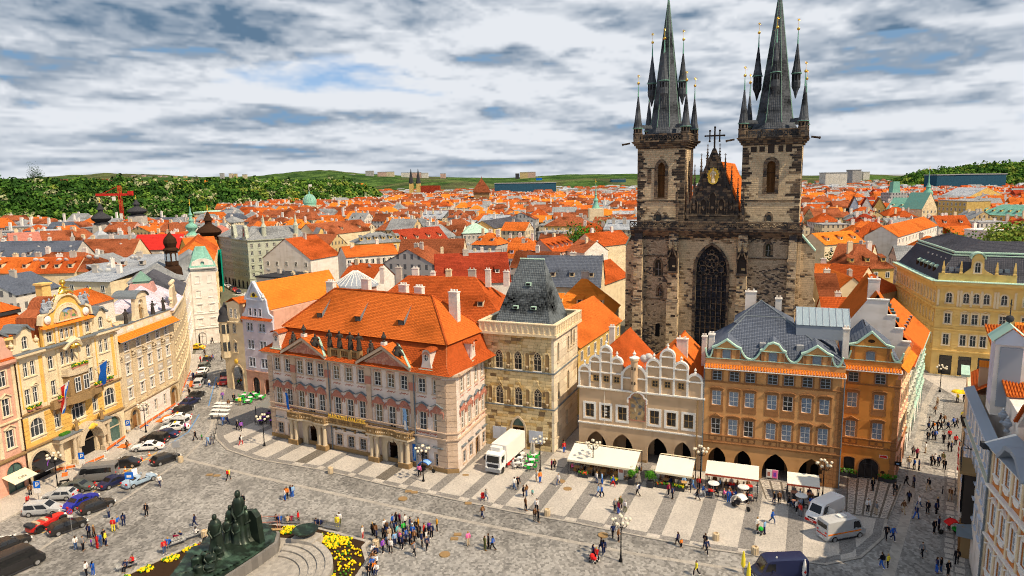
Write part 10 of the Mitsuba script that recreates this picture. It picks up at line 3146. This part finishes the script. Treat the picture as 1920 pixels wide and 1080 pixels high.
for line in '''-50.3 91.3 wn w a;-41.3 93.1 yk w d;-47.6 82.6 kk s d;-40.0 79.6 nn w d;-52.2 82.2 gn s a;-49.7 78.8 ry s a;-49.5 79.5 bi s a;-49.2 80.2 nn s a;-51.7 74.6 wd s a;-50.7 74.4 gk s a;-51.8 77.3 nk s a;-51.1 77.2 tk s a;-49.3 74.8 rr s a;-50.3 75.3 vn h a;-49.2 75.2 bd s a;-48.7 75.5 yn s a;-49.3 76.2 kk s a;-53.3 108.9 kk w i;-52.3 109.1 ek h i;-50.1 106.4 ld w i;-49.7 107.0 gn w i;-44.6 106.2 wr w e;-62.6 105.2 tt s a;-67.1 89.1 tk s a;-65.2 85.9 rk s a;-64.5 84.7 nk t a;-55.1 71.5 nk s a;-54.2 71.6 nd s a;-40.7 73.4 rd s b;-40.9 74.7 bk t b;-40.5 75.7 mk t b;-40.2 76.3 nk t b;-38.8 77.2 wk t b;-43.3 70.1 nk t b;-43.1 71.1 rk t b;-47.0 69.0 wk s b;-46.4 69.2 bb s b;-36.2 72.8 rk s b;-36.3 74.3 kk s b;-36.0 84.9 kk s b;-64.2 139.3 wb w i;-61.9 137.8 nn w i;-57.8 130.7 vd w i;-54.7 128.6 kk s e;-54.3 125.1 tg s e;-52.8 126.6 yo s e;-51.5 115.7 bd w e;-50.8 116.0 nn w e;-48.0 113.4 kk w e;-47.1 112.7 vk w e;-72.8 161.1 bn w i;-70.4 160.5 kk w i;-65.5 133.1 kk s i;-67.2 136.2 gn s i;-69.2 143.5 nk s i;-70.2 145.0 bk s i;-75.1 159.5 rk s i;-77.1 166.3 kk s i;-57.0 113.3 pk s i;-87.1 193.6 nk s j;-85.7 191.8 kd s j;-88.1 199.1 gn s j;-87.7 200.0 kk s j;-81.8 180.5 bn w j;-80.9 179.6 kk w j;-82.1 183.7 lk s j;-81.0 182.0 bd w j;-84.6 188.8 nb s j;-86.7 198.1 rk s j;-58.0 139.3 ek w k;-57.8 139.9 kd w k;-60.7 147.6 gk s k;-60.0 147.0 nn s k;-86.0 185.1 tk s j;-31.0 86.4 wb s d;-30.9 86.9 ak s d;-30.5 87.4 nb s d;-30.2 87.4 lb s d;-30.0 80.1 kk t b;-29.5 80.0 bk t b;-28.5 79.8 ik t b;-28.1 80.0 mk t b;-27.2 80.0 rk s b;-24.7 79.0 nk t b;-24.2 78.9 nk t b;-22.0 78.6 yy s b;-21.9 79.3 wo s b;-18.3 76.0 wr s c;-17.3 76.9 kk s c;-16.9 76.6 tk s c;-16.5 75.3 nk s c;-16.0 77.6 wk s c;-15.6 77.2 tb s c;-15.2 78.8 bk s c;-14.8 79.1 kk s c;-14.4 79.1 mk s c;-13.6 78.5 wk s c;-12.9 77.8 nk s c;-12.5 76.8 wn s c;-13.6 76.9 en s c;-14.6 77.0 nk s c;-11.9 77.8 uk s c;-11.6 76.2 kk s c;-11.0 76.2 rk s c;-10.7 75.9 kw s c;-10.4 76.8 vk s c;-10.1 76.0 nk s c;-9.6 77.7 uk s d;-11.0 74.2 nk s c;-11.7 75.9 kk s c;-12.0 75.0 tk s c;-12.4 74.5 nk s c;-13.0 75.3 bk s c;-13.1 74.3 nk s c;-13.9 75.0 gk s c;-14.2 74.4 ln s c;-13.3 73.5 nk s c;-14.4 72.8 wk s c;-14.8 73.3 kk s c;-15.3 72.8 vk s c;-15.3 74.8 kd s c;-13.6 74.6 pk s c;-10.3 73.3 nk w c;-11.6 72.1 gk w d;-15.8 75.9 kk s c;-15.0 75.4 iw s c;-13.0 76.2 nd s c;-12.1 77.1 kk s c;-14.2 76.3 ck s c;-12.3 75.9 bk s c;-15.0 76.8 gk s c;-5.6 74.1 pi s d;-3.6 73.0 oo s d;-3.2 73.6 kk s d;-2.7 73.1 bk w d;-4.2 80.8 tn w d;-3.9 85.2 gd w e;-13.8 93.3 pk w e;-16.3 72.5 wk t b;-15.9 72.1 nk t b;-16.1 71.0 tk t b;-15.6 70.3 wk t b;-15.9 69.8 bk t b;-15.5 69.1 ak t b;-16.0 68.4 kk t b;-15.2 68.6 wn t b;-0.1 88.4 wd w m;0.4 88.8 kk w m;1.1 86.0 kk s m;1.5 86.3 td s m;2.3 86.2 ck h m;1.3 82.3 tk s e;2.4 79.7 tk s e;2.8 79.2 kk s e;2.7 81.9 wk s e;3.0 90.6 gi s m;3.5 90.4 ab s m;6.0 89.4 wd w e;5.4 94.7 mk s m;5.8 94.5 kk s m;7.7 102.5 kk s m;7.7 101.0 rb s m;11.4 89.9 wd s f;12.1 89.7 lb s f;13.5 88.8 br w f;11.1 85.8 ld w e;11.5 85.6 bk w e;16.4 86.0 wk w e;20.5 85.9 mk s f;20.8 84.9 nk s f;24.0 84.5 kk w f;25.0 85.4 bw w f;24.1 87.4 lb w f;25.0 87.7 rk s f;12.7 81.7 gk s e;13.5 82.3 ok s e;13.0 81.0 mb s e;13.9 81.3 wo s e;11.5 75.5 nk w d;12.0 74.5 tk s d;9.7 72.3 kn w d;9.9 71.7 nn w d;8.6 70.8 nk w d;8.9 70.3 rk w d;18.7 73.4 nk w d;19.0 73.0 ak h d;21.7 72.8 kk w d;21.5 71.5 nk w d;28.9 76.2 wt s e;29.5 75.5 ln s e;27.8 83.6 bb s e;30.1 83.3 kk s f;19.2 67.3 yk w d;33.4 82.8 kn s f;34.2 83.1 tk s f;35.4 80.6 wk s g;35.5 79.7 rg s g;31.4 78.0 bd w e;48.0 86.3 kk s n;50.2 84.9 kk w n;44.3 80.4 wk s g;45.0 79.8 gi s g;53.4 87.8 kk w h;54.1 87.3 nk s h;55.5 86.3 ki w h;50.9 82.9 kk w h;48.7 80.2 ti w h;51.4 81.5 wd w h;49.4 78.7 nb w h;51.6 80.0 kk s h;52.5 79.7 nk s h;53.3 80.8 kk s h;57.0 93.5 iw s h;57.5 93.0 bk s h;58.0 92.7 nk s h;60.8 94.3 kk s h;61.4 94.5 wk s h;61.5 93.8 nk s h;62.9 95.0 oi s h;61.6 92.6 kk s h;60.1 97.7 gk s h;60.1 96.7 mk s h;62.7 98.9 wi s h;66.4 99.3 kk s h;66.7 99.0 nk s h;65.8 103.4 kk s h;66.9 103.9 nk s h;67.3 103.9 bk s h;67.7 102.5 kk w h;69.5 103.9 rk s h;69.0 101.6 rk s h;56.5 83.3 ti w o;43.1 73.9 kk w g;43.7 73.6 bn w g;45.0 70.1 gk w o;39.5 68.2 kb w h;40.1 68.1 yk s h;47.8 68.5 kk s o;44.7 67.0 nb s o;45.2 67.1 kd s o;45.6 66.5 kk s o;49.4 75.1 kk s o;50.3 75.7 nk s o;51.4 75.5 rk s o;82.3 121.7 yk s l;83.3 121.3 kk s l;77.4 119.8 it s l;74.2 115.3 tk w l;72.8 111.5 kk w h;73.1 110.9 tk w h;70.1 107.9 kk w h;70.5 107.6 kk w h;71.8 107.8 nk w h;73.8 109.6 bk w h;73.9 108.9 kk w h;68.5 107.7 nk w h;69.1 107.6 kk w h;77.3 112.6 yk w h;76.1 110.9 kk s h;69.9 109.9 gk s h'''.split(';'):
	if line.strip():
		x,y,c,kd,zn=line.split()
		x,y=float(x),float(y)
		where=dict(a='near the parked cars',b='by the benches of the memorial',c='in the dense tour group by the flower bed',d='on the open cobbles',e='on the striped paving',f='near the cafe awnings',g='by the ambulance vans',h='in the busy lane',i='in the street beside the beige house',j='in the crowd up the street',k='under the arch of the corner house',l='on the small square at the end of the lane',m='in front of the stone tower house',n='near the amber corner house',o='on the chequered pavement')[zn]
		z=.02 if zn in 'abcdhij' else .12
		kind={'s':'stand','w':'walk','t':'sit','h':'stand'}[kd]
		person(x,y,z,c[0],c[1],kind,rg.uniform(0,6.28)if kind!='sit' else rg.uniform(-.3,.3)+(PI if zn=='b' and y>74 else 0),where,sc=.62 if kd=='h' else rg.uniform(.96,1.06))
for x,y,z,r,where in SEATS:
	person(x,y,z-.03,rg.choice('wkngblrpmti'),rg.choice('kndgi'),'sit',r,'at a table '+where)
for i,p in enumerate(((82.33,121.87),(83.38,121.51))):
	k=thing('umbrella',['left','right'][i]+' of two open yellow umbrellas on the small square at the end of the lane','umbrella')
	part(k,'canopy',MB().lathe([(1.05,2.0),(.9,2.25),(.5,2.45),(.04,2.55)],10,c=p).ply('yellow',smooth=30));part(k,'stick',MB().tube([(p[0],p[1],.95),(p[0],p[1],2.5)],.02,5).ply('charcoal'))
for i,(p,c)in enumerate((((-4.33,85.45),'c_red'),((8.56,70.04),'c_red'),((29.18,75.52),'c_green'))):
	k=thing('stroller',['red stroller pushed on the striped paving','red stroller pushed on the cobbles near the lone lamp','dark stroller with green basket on the striped paving'][i],'stroller')
	M=at(p[0],p[1],.1,i)
	part(k,'seat',MB().box(-.22,.22,-.3,.3,.4,.62,.06).ply(c if i<2 else 'charcoal',M));part(k,'hood',MB().lathe([(.28,.62),(.3,.75),(.2,.95),(.02,1.0)],8,c=(0,.18)).ply(c,M));part(k,'handle',MB().tube([(-.2,.3,.6),(-.2,.6,1.0),(.2,.6,1.0),(.2,.3,.6)],.02,5).ply('charcoal',M))
	for dx in(-.24,.24):
		for dy in(-.3,.35):
			part(k,'wheel',MB().lathe([(.08,-.02),(.13,-.02),(.13,.02),(.08,.02)],10).ply('tyre',M@np.array([[0,0,1,dx],[1,0,0,dy],[0,1,0,.13],[0,0,0,1.0]])))
